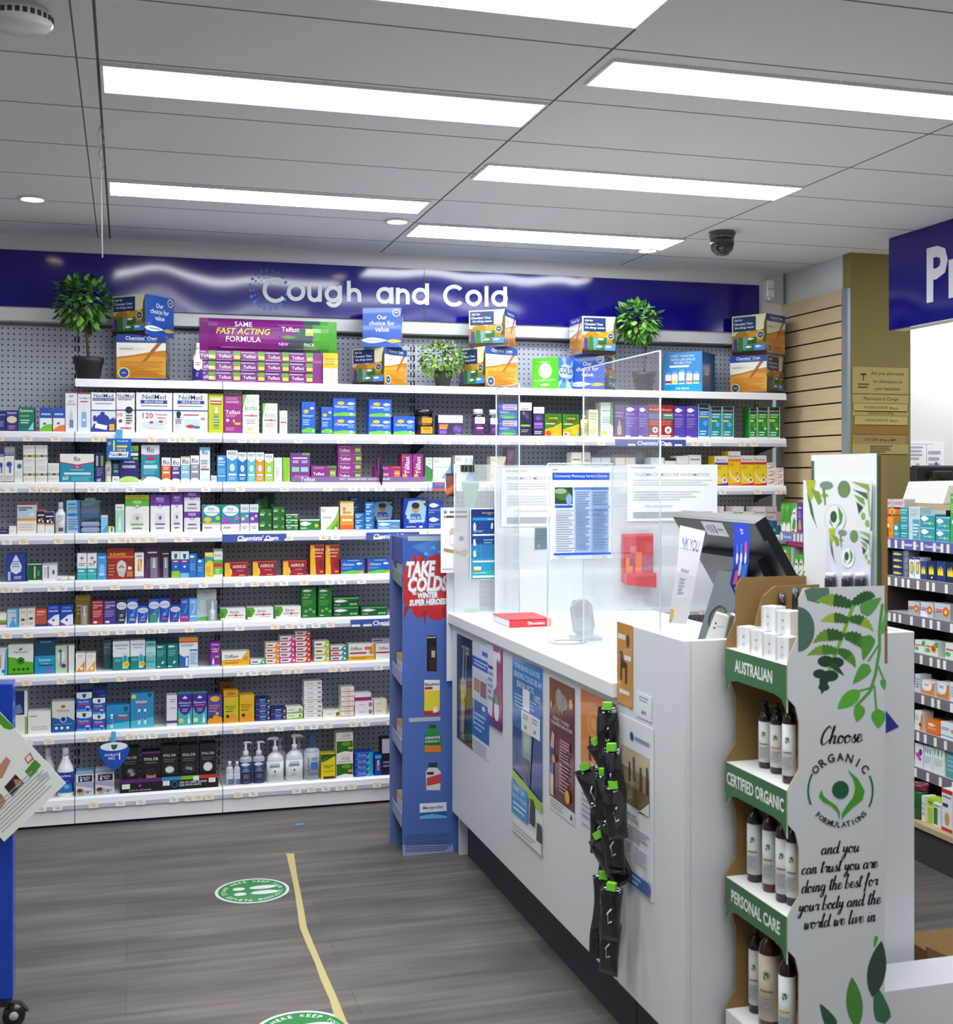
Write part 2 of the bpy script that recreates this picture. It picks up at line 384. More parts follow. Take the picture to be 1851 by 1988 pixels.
MB().lathe([(0.06, 0), (0.06, -0.012), (0.07, -0.014), (0.07, -0.034), (0.055, -0.045), (0.02, -0.048), (0.001, -0.048)], n=32, col='f0f0f0').build('body', 'gloss', sm)
mb = MB()
for j in range(28):
    a = 2 * math.pi * j / 28
    mb.box((0.0675, -0.005, -0.03), (0.0708, 0.005, -0.018), '444', Matrix.Rotation(a, 4, 'Z'))
mb.build('vent_slot_pattern', 'matte', sm)
dc = thing('dome_camera', 'grey dome security camera hanging under the ceiling', 'security camera', (2.418, 4.667, H))
MB().lathe([(0.056, 0), (0.058, -0.012), (0.052, -0.022), (0.05, -0.03)], n=28, col='4a4d50').build('mount', 'gloss', dc)
MB().lathe([(0.05, -0.03), (0.052, -0.05), (0.044, -0.078), (0.026, -0.096), (0.001, -0.102)], n=28, col='3b3d41').build('housing', 'gloss', dc)
q = Matrix.Translation((-0.024, -0.034, -0.066)) @ Matrix.Rotation(math.radians(30), 4, 'Z') @ Matrix.Rotation(math.radians(115), 4, 'X')
q = Matrix.Translation((-0.018, -0.030, -0.066)) @ Vector((-0.35, -0.8, -0.42)).to_track_quat('Z', 'Y').to_matrix().to_4x4()
MB().lathe([(0.024, -0.01), (0.024, 0.012), (0.02, 0.013), (0.018, 0.008), (0.001, 0.01)], n=20, col='141416', M4=q).build('lens', 'gloss', dc)
st = MB()
st.tube([at(197, 236, Y=3.75) , at(189, 262, Y=3.8), at(196, 300, Y=3.86), at(190, 318, Y=3.9), at(196, 330, Y=3.94), at(197, 400, Y=4.0), at(199, 500, Y=4.02)], 0.0022, 'e8e8e0', 6)
st.tube([at(197, 236, Y=3.75), at(203, 268, Y=3.8), at(191, 300, Y=3.86), at(202, 318, Y=3.9), at(197, 330, Y=3.94)], 0.0016, 'b8b4a0', 6)
st.v = [(x, y, min(z, H)) for x, y, z in st.v]
tag(st.build('hanging_string', 'paper'), 'thin white string tied to the ceiling rail and hanging down', 'string')
pir = thing('motion_sensor', 'small white motion sensor on the wall above the slatted panel corner', 'motion sensor', at(1494, 562, Y=5.50))
MB().bbox((-0.022, -0.02, -0.045), (0.022, 0.03, 0.05), 0.008, 'eceef0').build('body', 'gloss', pir)
B((-0.018, -0.0215, -0.002), (0.018, -0.0195, 0.0), '222').build('seam', 'matte', pir)
MB().bbox((-0.016, -0.022, -0.06), (0.016, 0.02, -0.04), 0.006, 'd8dadc').build('lens', 'gloss', pir)
# ---------------------------------------------------------------- fascia sign
fs = thing('fascia_sign', 'long glossy dark blue fascia sign with pale lettering about coughs and colds', 'sign', (1.28, 5.53, 2.29))
B((-4.2, -0.012, -0.122), (1.785, 0, 0.118)).build('panel', 'blue_gloss', fs)
mb = MB(); mb.box((0.05, -0.0135, -0.122), (0.052, -0.012, 0.118), '0a0850'); mb.build('panel_joint', 'card', fs)
fr = Frame((-0.72, -0.0135, -0.10), (1, 0, 0), (0, 0, 1), 1.2, 0.2)
mb = MB()
def word(txt, px0, px1, ybot, ytop):
    a = at(px0, ybot, Y=5.516); b = at(px1, ytop, Y=5.516)
    f = Frame((0, 0, 0), (1, 0, 0), (0, 0, 1), 1, 1); f.o = Vector((a.x - 1.28, -0.0155, 0)); f.k = 0
    zc = (a.z + b.z) / 2 - 2.29
    mb.text(f, txt, (b.x - a.x) / 2, zc, b.x - a.x, b.z - a.z, 'd6dcde', 0.03, stretch=True)
# geometric lettering drawn from rings and bars, in the photo's pixel rows on the sign face
def lp(x, y): p = at(x, y, Y=5.5145); return (p.x - 1.28, -0.0155, p.z - 2.29)
TH = 7.6
def ring(cx, cy, rx, ry, a0=0, a1=360):
    n = 30
    for i in range(n):
        a, b_ = math.radians(a0 + (a1 - a0) * i / n), math.radians(a0 + (a1 - a0) * (i + 1) / n)
        mb.face([lp(cx + (rx - k) * math.cos(t), cy - (ry - k) * math.sin(t)) for t, k in ((a, TH), (a, 0), (b_, 0), (b_, TH))], 'd6dcde')
def bar(x, y0, y1, w_=TH): mb.face([(q[0], -0.0162, q[2]) for q in (lp(x, y1), lp(x + w_, y1), lp(x + w_, y0), lp(x, y0))], 'd6dcde')
sl = 0.045
def C_(cx, cy, r): ring(cx, cy, r, r, 42, 318)
C_(535, 563, 25); ring(575, 567, 18, 17.5); ring(611, 572, 14, 14.5, 180, 360); bar(597, 553, 573); bar(617.4, 554, 586)
ring(647, 571, 16.5, 16.5); bar(656.5, 554.5, 582); ring(648, 580, 16.5, 17, 205, 360)
bar(673.6, 545, 585.5); ring(687.5, 573, 14, 14, 0, 180); bar(694, 572, 586.5)
lettering1 = mb.build('lettering', 'card', fs); mb = MB()
ring(747, 573.5, 16.5, 16.5); bar(756.5, 558, 590); bar(768.8, 558.5, 590.5); ring(782, 574, 13.5, 14, 0, 180); bar(788, 573, 591); ring(816.5, 575, 16.5, 16.5); bar(825.6, 550, 592)
mb.build('lettering', 'card', fs); mb = MB()
C_(882, 574, 21.5); ring(920, 578.5, 16.3, 16.3); bar(941, 555.5, 595); ring(970, 579.5, 16.3, 16); bar(977.2, 556.5, 595.5)
mb.build('lettering', 'card', fs); mb = MB()
#word('C', 511, 553, 582, 539); word('oug', 558, 664, 597, 550); word('h', 673, 701, 587, 546); word('an', 731, 789, 591, 556); word('d', 797, 833, 592, 551)
#word('C', 860, 899, 594, 553); word('o', 905, 936, 594, 561); word('l', 941, 946, 595, 556); word('d', 952, 985, 596, 557)
cx, cz = at(522, 562, Y=5.516).x - 1.28, at(522, 562, Y=5.516).z - 2.29
mb = MB(); f = Frame((cx, -0.0145, cz), (1, 0, 0), (0, 0, 1), 1, 1)
for j in range(20):
    a = 2 * math.pi * j / 20 + 0.1
    for R, r in ((0.083, 0.0085 if math.sin(a) < -0.2 else 0.006), (0.066, 0.0045), (0.05, 0.0028)):
        if R < 0.08 and math.cos(a) > 0.55: continue
        n = 10; f.k = 1
        mb.poly(f, [(R * math.cos(a) + r * math.cos(2 * math.pi * i / n), R * 1.05 * math.sin(a) + r * math.sin(2 * math.pi * i / n)) for i in range(n)], '2f62c8' if math.sin(a) < 0.3 else '2448a8')
mb.build('halo_dot_pattern', 'card', fs)
hs = thing('hanging_sign', 'big blue hanging sign with white letters at the dispensary opening', 'sign', (3.19, 3.4, 2.079))
B((-0.012, -2.0, 0), (0.008, 1.193, 0.395)).build('panel', 'blue_gloss', hs)
mb = MB(); f = Frame((-0.0135, 1.193, 0), (0, -1, 0), (0, 0, 1), 3.0, 0.395)
mb.text(f, 'Pr', 0.262, 0.195, 0.25, 0.225, 'e4e6ea', 0.03, stretch=True, align=0.0)
mb.build('lettering', 'card', hs)
# name plates on the pier
def plate(px0, py0, px1, py1, col, lines, label, y=4.933, mtl='gold', name='name_plate'):
    a, b = at(px0, py1, Y=y), at(px1, py0, Y=y)
    t = MB().box((a.x, y - 0.006, a.z), (b.x, y - 0.0005, b.z), col)
    f = Frame((a.x, y - 0.006, a.z), (1, 0, 0), (0, 0, 1), b.x - a.x, b.z - a.z)
    t.art(f, lines)
    return tag(t.build(name, 'paper'), label, 'sign', 'name plates on the olive pier')
plate(1656, 715, 1763, 765, 'b7a568', 't Ask_your_pharmacist .62 .76 .6 .2 2b2418|t for_information_on .62 .48 .52 .2 2b2418|t your_medication .62 .2 .46 .2 2b2418|t T .18 .62 .09 .3 2b2418|r .13 .7 .23 .76 2b2418|l .08 .28 .2 .42 2 5a4c2c', 'tan plate telling people to ask about medication, topmost on the pier')
plate(1656, 766, 1763, 783, 'b7a568', 't Pharmacist_in_Charge .5 .45 .62 .55 2b2418|r .02 .02 .98 .06 8a7440', 'tan strip naming the charge role, under the top plate')
plate(1658, 784, 1761, 799, 'c2b070', 't YATEEN_KHATRI .4 .5 .46 .5 2b2418|t BPharm .74 .45 .16 .4 2b2418', 'first framed name strip below the charge title')
plate(1656, 799, 1763, 807, 'b09c5e', 't Pharmacist_on_Duty .5 .5 .46 .8 2b2418', 'thin tan strip naming the duty role')
plate(1660, 808, 1761, 824, 'c2b070', 't VANIA_DASILVA .4 .5 .44 .5 2b2418|t BPharm .74 .45 .16 .4 2b2418', 'second framed name strip, below the duty title')
plate(1657, 826, 1762, 843, '9a7434', 'r .0 .9 1 1 7d5c26', 'blank brown strip between the name strips')
plate(1656, 845, 1758, 862, 'a58c5a', 't LYN_DIEP .34 .5 .26 .55 2b2418|t BPharm_MPS .66 .45 .32 .45 2b2418', 'brownish name strip, lowest of the three names')
plate(1656, 863, 1763, 881, 'b7a568', 'l .3 .7 .1 .9 4 4a3e24', 'tan plate with four short lines of fine print, lowest on the pier')
# ---------------------------------------------------------------- gondola shelving
YF = 5.315            # front line of the shelf lips
YP = 5.60             # pegboard
ZR = [None, 1.852, 1.632, 1.423, 1.211, 1.016, 0.829, 0.634, 0.389, 0.120]
BX = [-0.8045, -0.2045, 0.3955, 1.2955, 2.1955, 3.0955]
BN = ['end bay', 'narrow bay', 'wide bay', 'screened bay', 'slatwall bay']
BL = ['end bay of the shelving beside the blue wheeled stand', 'narrow bay of pegboard shelving full of nasal sprays', 'wide bay of pegboard shelving below the purple display box', 'bay of pegboard shelving behind the clear counter screens', 'last bay of pegboard shelving beside the slatted timber wall']
tk = {}
for c in ('f4e6d2', 'f2f0ee'):
    q = MB(); q.box((-0.019, -0.0012, -0.0115), (0.019, 0, 0.0115), c)
    f = Frame((-0.019, -0.0012, -0.0115), (1, 0, 0), (0, 0, 1), 0.038, 0.023); q.art(f, 'r .3 .25 .75 .6 d8c4ae|r .12 .75 .6 .85 cabba8')
    tk[c] = q.build('price_ticket', 'paper'); 
def zrow(r, b): return ZR[r] - ((0.022, 0.05)[r - 3] if b == 4 and r in (3, 4) else 0)
HDR = {(2, 4): 0.9, (4, 2): 0.0, (4, 2.5): 0.62, (6, 2): 0.72, (2, 4.2): 0.02}
for b in range(5):
    x0, x1 = BX[b], BX[b + 1]; wv = x1 - x0
    bay = thing('shelving_bay', BL[b], 'shelving', (x0, YF, 0), 0, 'wall shelving bays')
    B((0.001, YP - YF, 0.08), (wv - 0.001, YP - YF + 0.02, 2.095)).build('back_panel', 'pegboard', bay)
    for u in (0.0, wv):
        mb = MB()
        for du in (-0.012, 0.004):
            z = 0.15
            while z < 2.07:
                mb.box((u + du, YP - YF - 0.0015, z), (u + du + 0.005, YP - YF - 0.0008, z + 0.026), '14151c'); z += 0.04
        mb.build('upright_slot_pattern', 'matte', bay)
    B((0.0015, -0.007, 0.012), (wv - 0.0015, YP - YF, 0.082)).build('base_plinth', 'white_steel', bay)
    for r in range(1, 10):
        if b == 0 and r == 1: continue
        z = zrow(r, b); q = 0.0015
        sh = MB()
        sh.box((q, 0.004, z - 0.016), (wv - q, YP - YF - 0.004, z))
        # front lip: raised ticket rail with a sloped face
        lip = 0.034 if r == 1 else 0.040
        if r < 9:
            sh.prism([(q, -0.004, z - 0.001), (q, -0.010, z - 0.008), (q, -0.013, z - lip), (q, 0.004, z - lip), (q, 0.004, z - 0.001)], (wv - 2 * q, 0, 0))
        else:
            sh.prism([(q, -0.004, z - 0.001), (q, -0.012, z - 0.008), (q, -0.016, z - 0.044), (q, 0.004, z - 0.044), (q, 0.004, z - 0.001)], (wv - 2 * q, 0, 0))
        sob = sh.build('shelf', 'white_steel', bay)
        if r > 1: B((q, -0.0146 if r < 9 else -0.0172, z - (0.042 if r < 9 else 0.046)), (wv - q, -0.0128 if r < 9 else -0.0155, z - (0.026 if r < 9 else 0.03)), 'c9c8d6').build('ticket_channel', 'card', sob)
        if r == 1: continue
        # bracket
        for u in (0.006, wv - 0.010):
            mb = MB(); mb.prism([(u, 0.02, z - 0.03), (u, YP - YF - 0.003, z - 0.03), (u, YP - YF - 0.003, z - 0.085), (u, YP - YF - 0.05, z - 0.07)], (0.004, 0, 0), '50525c')
            mb.build('bracket', 'card', sob)
        if (r, b) in ((4, 2), (6, 2), (2, 4)):
            u0, u1 = {(4, 2): (0.0, 0.27), (6, 2): (0.55, 0.89), (2, 4): (0.0, 0.36)}[(r, b)]
            mb = MB(); mb.box((u0, -0.0165, z - 0.046), (u1, -0.0145, z - 0.012), '4a5aa8')
            f = Frame((u0, -0.0165, z - 0.046), (1, 0, 0), (0, 0, 1), u1 - u0, 0.034)
            mb.text(f, "Chemists' Own", (u1 - u0) * 0.55, 0.017, 0.2, 0.022, 'fff', 0.03)
            mb.build('shelf_strip', 'paper', sob)
            if r == 4:
                mb = MB(); mb.box((0.62, -0.0165, z - 0.046), (0.86, -0.0145, z - 0.012), '4a5aa8')
                f = Frame((0.62, -0.0165, z - 0.046), (1, 0, 0), (0, 0, 1), 0.24, 0.034)
                mb.text(f, "Chemists' Own", 0.12, 0.017, 0.2, 0.022, 'fff', 0.03); mb.build('shelf_strip', 'paper', sob)
        if b == 3 and r > 4: continue
        u = 0.05 + random.random() * 0.05
        while u < wv - 0.04:
            c = tk['f4e6d2' if random.random() < 0.55 else 'f2f0ee'].copy(); COL.objects.link(c); c.parent = sob
            c.location = (u, -0.0150 if r < 9 else -0.0180, z - 0.031 if r < 9 else z - 0.035); c.rotation_euler = (math.radians(-6), 0, 0)
            u += random.choice((0.042, 0.05, 0.07, 0.09, 0.12, 0.15)) * (0.9 if b < 2 else 1.25)
for o in tk.values(): bpy.data.objects.remove(o)
# ---------------------------------------------------------------- products on the shelves
ORD = ['', 'top', 'second', 'third', 'fourth', 'fifth', 'sixth', 'seventh', 'eighth', 'bottom']
CTX = [2, 0]
def row(r, b): CTX[0], CTX[1] = r, b
def lab(s): return '%s, %s shelf, %s' % (s, ORD[CTX[0]], BN[CTX[1]])
def carton(name, w, d, h, base, art, side=None, top=None, rart=None):
    """printed carton standing at the origin, front face towards -y"""
    mb = MB(); mb.box((-w / 2, 0, 0), (w / 2, d, h), base, cols={1: side or base, 3: side or base, 4: top or side or base})
    fr = Frame((-w / 2, 0, 0), (1, 0, 0), (0, 0, 1), w, h); mb.art(fr, art)
    if rart: mb.art(Frame((w / 2, 0, 0), (0, 1, 0), (0, 0, 1), d, h), rart)
    return mb
def place(px0, px1, yt, dy=0.0, yb=None):
    y = YF + 0.010 + dy; r, b = CTX
    xm = (px0 + px1) / 2; A, Bx = at(px0, 900, Y=y).x, at(px1, 900, Y=y).x
    z0 = zrow(r, b) + 0.0003 if yb is None else at(xm, yb, Y=y).z
    return (A + Bx) / 2, y, z0, Bx - A, at(xm, yt, Y=y).z - z0
POS = {1: [''], 2: ['lower', 'upper'], 3: ['lowest', 'middle', 'topmost'], 4: ['lowest', 'second lowest', 'second highest', 'topmost'], 5: ['lowest', 'second lowest', 'middle', 'second highest', 'topmost'],
       6: ['lowest', 'second lowest', 'third lowest', 'third highest', 'second highest', 'topmost'], 8: ['lowest', 'second lowest', 'third lowest', 'fourth lowest', 'fourth highest', 'third highest', 'second highest', 'topmost']}
def b(px0, px1, yt, label, base, art='', n=1, d=0.07, dy=0.0, yb=None, side=None, top=None, name='medicine_box', cat='box', rz=0.0, raw=False, jit=0.0):
    cx, y, z0, w, h = place(px0, px1, yt, dy, yb)
    h /= n; o0 = None
    for i in range(n):
        if o0 is None: o = o0 = carton(name, w * 0.985, d, h - 0.0004, base, art, side, top).build(name, 'card')
        else: o = o0.copy(); COL.objects.link(o)
        o.location = (cx + random.uniform(-jit, jit), y + abs(random.uniform(-jit, jit)), z0 + i * h); o.rotation_euler.z = rz
        L = ('%s %s' % (POS[n][i], label)).strip()
        tag(o, L if raw else lab(L), cat, 'cartons on the %s shelf' % ORD[CTX[0]])
    return o0
def bottle(px0, px1, yt, label, prof, cap, lband, body='fff', bodym='gloss', dy=0.0, name='pill_bottle', cat='bottle', art='', pump=None, sy=0.7):
    """bottle: prof = outline (fractions of half width / of body height); cap = (radius, height fraction, colour); lband = (z0, z1, colour)"""
    cx, y, z0, w, h = place(px0, px1, yt, dy)
    R = w / 2; t = thing(name, lab(label), cat, (cx, y + R * sy, z0), 0, 'bottles on the %s shelf' % ORD[CTX[0]])
    ch = cap[1] * h; hb = h - ch
    MB().lathe([(R * a, hb * c) for a, c in prof], col=body, n=24, sy=sy).build('body', bodym, t)
    if pump is None:
        MB().lathe([(R * cap[0], hb - 0.0005), (R * cap[0], h - 0.002), (R * cap[0] * 0.9, h), (0.0005, h)], col=cap[2], n=20, sy=sy if cap[0] > 0.6 else 1).build('cap', 'gloss', t)
    else:
        MB().lathe([(R * cap[0], hb - 0.0005), (R * cap[0], hb + ch * 0.35), (R * cap[0] * 0.45, hb + ch * 0.4), (R * cap[0] * 0.4, h * 0.97), (0.0005, h * 0.97)], col=cap[2], n=16).build('collar', 'gloss', t)
        p = MB(); p.tube([(R * 0.35 * pump, 0, h * 0.965), (0, 0, h * 0.985), (-R * 0.75 * pump, -0.004, h * 0.985), (-R * 0.95 * pump, -0.005, h * 0.955)], [R * 0.2, R * 0.22, R * 0.14, R * 0.09], cap[2], 10); p.build('pump_nozzle', 'gloss', t)
    if lband:
        r0 = max(a for a, c in prof) * R * 1.015
        mb = MB(); mb.lathe([(r0, hb * lband[0]), (r0, hb * lband[1])], col=lband[2], n=24, sy=sy)
        lw = w * 0.8
        fr = Frame((-lw / 2, -r0 * sy - 0.0006, hb * lband[0]), (1, 0, 0), (0, 0, 1), lw, hb * (lband[1] - lband[0])); mb.art(fr, art)
        mb.build('label', 'card', t)
    return t
STR = [(0.98, 0), (1, 0.03), (1, 0.8), (0.9, 0.9), (0.6, 0.97), (0.55, 1)]
SLOPE = [(0.98, 0), (1, 0.03), (1, 0.62), (0.75, 0.8), (0.35, 0.93), (0.3, 1)]
FISH = 'f .42 .86 .34 .07 fff'
# ---- second shelf
row(2, 0)
b(-6, 11, 797, 'dark blue eye drop carton cut by the frame', '2a2a78', 't Systane .6 .8 .8 .12 fff|l .2 .8 .2 .5 3 9ac')
b(12, 34, 796, 'purple eye drop carton with cream oval', '4a2c86', 't Systane .5 .86 .84 .14 fff|e .5 .55 .45 .17 e8dcc0|l .2 .8 .08 .28 2 b9a')
b(35, 67, 790, 'teal green eye drop carton', '177a68', 't Systane .5 .84 .82 .16 fff|r .12 .6 .7 .66 7ed04a|l .15 .7 .3 .5 2 bed|p 9fd8e0 .6 .05 .95 .05 .95 .4', side='0d4c44')
b(77, 101, 791, 'blue and white carton with lime green wave', 'f4f6f8', 'r 0 .56 1 1 2450b0|t Refresh .5 .72 .75 .12 bcd8f8|w .08 .3 .08 7cc832|e .4 .32 .12 .05 46a')
b(103, 126, 791, 'blue and white carton with orange wave', 'f4f6f8', 'r 0 .56 1 1 2c50b8|t Refresh .5 .72 .75 .12 bcd8f8|w .06 .28 .06 f08040|e .45 .34 .12 .05 46a')
row(2, 1)
b(127, 150, 761, 'white nasal spray carton with red lettering and bottle', 'f0f3f6', 'r 0 .97 1 1 c83838|t DRY .5 .76 .5 .08 d23030|t NOSES .5 .69 .75 .08 d23030|r .38 .3 .62 .5 c8d4dc|p dfe8f0 .42 .5 .58 .5 .52 .63 .48 .63|r .34 .1 .68 .3 7d90c0|l .3 .7 .86 .93 2 99a')
b(151, 176, 762, 'white nasal spray carton with pale blue bottle', 'eaf1f6', 'r 0 .96 1 1 b84848|t NeilMed .5 .86 .8 .06 7a86b0|r .3 .12 .68 .5 8fb8e4|p dfe8f0 .4 .5 .58 .5 .52 .68 .46 .68|o .49 .3 .12 e8f0f8|l .2 .8 .74 .8 1 c44')
b(177, 225, 762, 'white and navy nasal wash carton with blue teapot', 'f6f7f9', 't NeilMed .5 .92 .86 .1 1c2c70|r .06 .79 .94 .86 2c3f98|t NASAFLO_NetiPot .5 .825 .82 .045 dde|l .15 .85 .7 .74 1 778|r 0 .53 1 .56 2c3f98|r 0 0 1 .5 3340a0|p e8ecf6 0 .08 .1 .2 1 .34 1 .5 0 .5|e .46 .32 .28 .13 2c3aa0|p 2c3aa0 .7 .3 .94 .38 .94 .34 .7 .22|e .14 .34 .07 .08 2c3aa0|e .46 .47 .1 .04 2c3aa0|p fff .14 .1 .62 .05 .66 .16 .18 .22|r .74 .04 .95 .2 f2b820')
b(226, 262, 762, 'white and navy rinse carton with black capped bottle', 'f6f7f9', 't NeilMed .5 .92 .88 .09 1c2c70|l .08 .92 .8 .88 2 447|r 0 .54 1 .57 3a4ca0|t 10 .2 .44 .24 .1 c33|r .48 .1 .9 .5 e2e6ea|e .68 .56 .2 .09 26262a|l .52 .86 .2 .45 4 444|e .22 .28 .1 .04 a33|p fff .1 .02 .9 .12 .9 .2 .1 .1|l .2 .8 .06 .14 1 c55')
b(264, 335, 762, 'large white sinus rinse carton numbered 120 in red', 'f4f7fa', 't NeilMed .5 .89 .82 .12 1c2c70|r .12 .72 .86 .81 2c3f98|t SINUS_RINSE .49 .765 .68 .06 fff|l .14 .86 .64 .69 1 889|r 0 .54 1 .57 3a4ca0|t 120 .32 .42 .28 .14 c22838|t Premixed .7 .45 .3 .055 c22838|t Sachets .7 .37 .3 .05 c22838|p dde6f2 .2 .14 .85 .22 .85 .32 .2 .24|e .42 .25 .06 .03 c33|e .68 .27 .06 .03 c33|r .3 .1 .8 .18 dde8f4')
b(336, 404, 763, 'large white sinus rinse carton numbered 60 with bottle', 'f2f6fa', 't NeilMed .5 .89 .82 .12 1c2c70|r .12 .72 .9 .81 2c3f98|t SINUS_RINSE .51 .765 .72 .06 fff|l .14 .86 .64 .69 1 889|r 0 .54 1 .57 3a4ca0|r .05 .06 .26 .38 dfe4ea|e .155 .47 .07 .07 26262a|r .1 .36 .2 .48 26262a|l .07 .24 .22 .34 3 555|l .3 .74 .42 .48 1 c55|t 60 .86 .36 .13 .08 c22838|r .34 .16 .76 .34 cfe0f0|e .5 .16 .12 .04 c33|e .68 .14 .1 .03 46a')
b(405, 434, 764, 'yellow green nasal spray carton with brown badge', 'c8cc20', 'r 0 .95 1 1 7a8a20|r .14 .74 .86 .9 e8dcc0|r .14 .72 .86 .82 a03c2c|t NasoMist .5 .77 .66 .05 fff|r .34 .1 .7 .5 a6b448|r .36 .18 .68 .42 5c8c46|p f4f4f0 .4 .5 .64 .5 .56 .66 .48 .66|l .36 .68 .2 .4 3 cd9')
row(2, 2)
b(435, 470, 768, 'magenta allergy carton for children with hang tab', '9c2382', 't Telfast .5 .56 .84 .12 fff|l .1 .8 .88 .96 3 d9a|r .1 .8 .84 .86 c88ac0|l .1 .7 .42 .5 2 d9b|o .2 .34 .09 e8e0f0|e .55 .32 .06 .05 f0b040|r .6 .22 .92 .28 f0c040|l .1 .6 .06 .16 2 d9b')
mb = MB(); c_, y_, z_, w_, h_ = place(435, 470, 752); mb.box((-w_ / 2, 0, h_ * 0.84), (w_ / 2, 0.001, h_)); tag(mb.build('hang_tab', 'clear_pack', None, (c_, y_ + 0.02, z_)), lab('clear plastic hang tab above the magenta carton'), 'tab')
b(471, 503.5, 766, 'tall white children syrup carton with green corner', 'f4f6f0', 'p 7cc040 0 .6 .25 1 0 1|t Zyrtec .5 .82 .7 .08 8aa0a8|t kids .5 .66 .72 .14 58b0c8|t k .24 .66 .12 .12 e07a50|r .1 .44 .9 .47 d05050|o .56 .46 .07 d05050|l .2 .8 .24 .38 3 bbb|e .42 .12 .16 .04 f0d060|r .04 0 .96 .02 d8b860')
b(510, 539, 783, 'medium white children syrup carton with green edge', 'f4f6f0', 'p 86c048 0 .5 .2 1 0 1|t Zyrtec .55 .8 .7 .1 8aa0a8|t kids .5 .62 .72 .16 58b0c8|r .1 .42 .9 .46 d05050|o .56 .44 .08 d05050|l .2 .8 .2 .36 3 bbb|e .5 .1 .14 .04 e8d890', side='8cc450')
b(543, 558, 797, 'smallest white children syrup carton', 'f4f4ee', 't Zyrtec .5 .84 .7 .1 9ab|t kids .5 .66 .7 .14 7ab|r .1 .46 .9 .52 d05050|l .2 .8 .15 .4 3 ccc')
CLA = 'r 0 .85 1 1 2c5ccc|t Claratyne .45 .56 .76 .12 fff|e .32 .7 .2 .06 e8b838|f .78 .8 .18 .04 e8f0fa|p 6cc040 0 .04 1 .02 1 .16 .5 .2 0 .12|l .08 .6 .26 .46 3 9cf|o .85 .1 .07 ece4f0'
b(586, 612, 780, 'tall blue allergy carton with green meadow foot', '1c5cc8', CLA, side='123c90')
b(624, 646, 790, 'shorter blue allergy carton beside a stacked pair', '1c5cc8', CLA)
CLB = 'r 0 .86 1 1 2456c4|t Claratyne .36 .52 .56 .2 fff|e .34 .72 .16 .1 e8b838|f .8 .7 .18 .08 e8f0fa|p 6cc040 0 0 1 0 1 .16 .5 .22 0 .14|e .8 .12 .08 .08 f0d0d8|l .64 .94 .34 .56 3 9cf'
b(647, 691, 773, 'wide blue allergy carton stacked in a pair beside tall ones', '1e60cc', CLB, n=2)
b(716, 760, 775, 'wide blue allergy carton in the pair beside the black jar', '1e60cc', CLB, n=2, jit=0.002)
b(764, 806, 808, 'single wide blue allergy carton next to the black jar', '1e60cc', CLB)
bottle(808, 844, 795, 'black honey jar with orange label', [(0.98, 0), (1, 0.04), (1, 0.94), (0.9, 1)], (0.98, 0.24, '18181a'), (0.05, 0.95, '1a1816'), '1a1612', name='honey_jar', cat='jar', art='r .28 .62 .95 .94 e89420|r .2 .02 .98 .42 e8a020|t MANUKA .6 .54 .6 .1 e89420|t HONEY .6 .3 .5 .12 5a3a10', sy=0.9)
row(2, 3)
b(851, 899, 806, 'wide purple tablet carton with white top band', '3a2f58', 'r 0 .62 1 1 f4f4f6|l .05 .6 .7 .92 2 d0d0d4|r .04 .44 .4 .54 e88838|r .04 .3 .36 .42 f09a48|r .04 .06 .34 .26 8a54c0|e .78 .3 .2 .22 5a4a90|e .72 .34 .06 .07 7a68b0|e .84 .24 .06 .07 7a68b0|l .7 .95 .02 .06 1 ccc')
bottle(920, 944, 794, 'purple tablet bottle with white cap in the open', STR[:4] + [(0.8, 1)], (0.78, 0.2, 'f4f4f4'), (0.06, 0.86, '54306a'), '2e2038', art='r 0 .62 1 1 f0eef2|l .1 .9 .7 .92 2 aaa|r .2 .2 .8 .5 6e2c74|t Viralex .5 .36 .7 .14 e8b0d8', sy=1)
bottle(951, 968, 795, 'purple tablet bottle with white cap behind the acrylic sheet', STR[:4] + [(0.8, 1)], (0.8, 0.22, 'e8e8ee'), (0.06, 0.86, '4c3066'), '2e2038', art='r 0 .62 1 1 f0eef2|r .2 .2 .8 .4 7a4a8c', sy=1)
b(969, 1006, 783, 'blue effervescent carton stacked behind the acrylic sheet', '2a40b0', 'r .2 .6 .96 .94 c8cce8|l .25 .9 .62 .9 2 c06a70|e .5 .26 .4 .2 3a8a6a|f .5 .12 .4 .08 6cc060|r .04 .38 .5 .5 8ab', n=2)
b(1010, 1033, 781, 'tall dark purple elderberry carton with white top', '2c2440', 'r 0 .76 1 1 f4f4f6|l .1 .7 .84 .9 1 c8c8cc|t ALCELDER .4 .8 .6 .035 444|e .5 .62 .24 .07 4c3a70|e .62 .55 .12 .05 5c488a|e .3 .68 .1 .04 58a040|r .06 .28 .86 .33 8cd040|l .1 .7 .1 .2 2 99a')
b(1036, 1057, 790, 'shorter dark purple elderberry carton with white top', '342a58', 'r 0 .78 1 1 f4f4f6|l .1 .7 .85 .93 1 bbb|e .5 .62 .34 .1 5a4a90|e .4 .6 .1 .04 7868b0|r .06 .36 .86 .46 a070d8|r .06 .26 .86 .34 8858c0|l .1 .8 .06 .18 2 ccc')
LEM = '|e .5 .8 .4 .14 2c6a1c|t Lemsip .5 .8 .7 .14 f4e020|r .3 .63 .74 .7 8c3418|p f0a818 0 0 1 0 1 .52 .5 .34 0 .3|l .06 .6 .5 .6 1 dea'
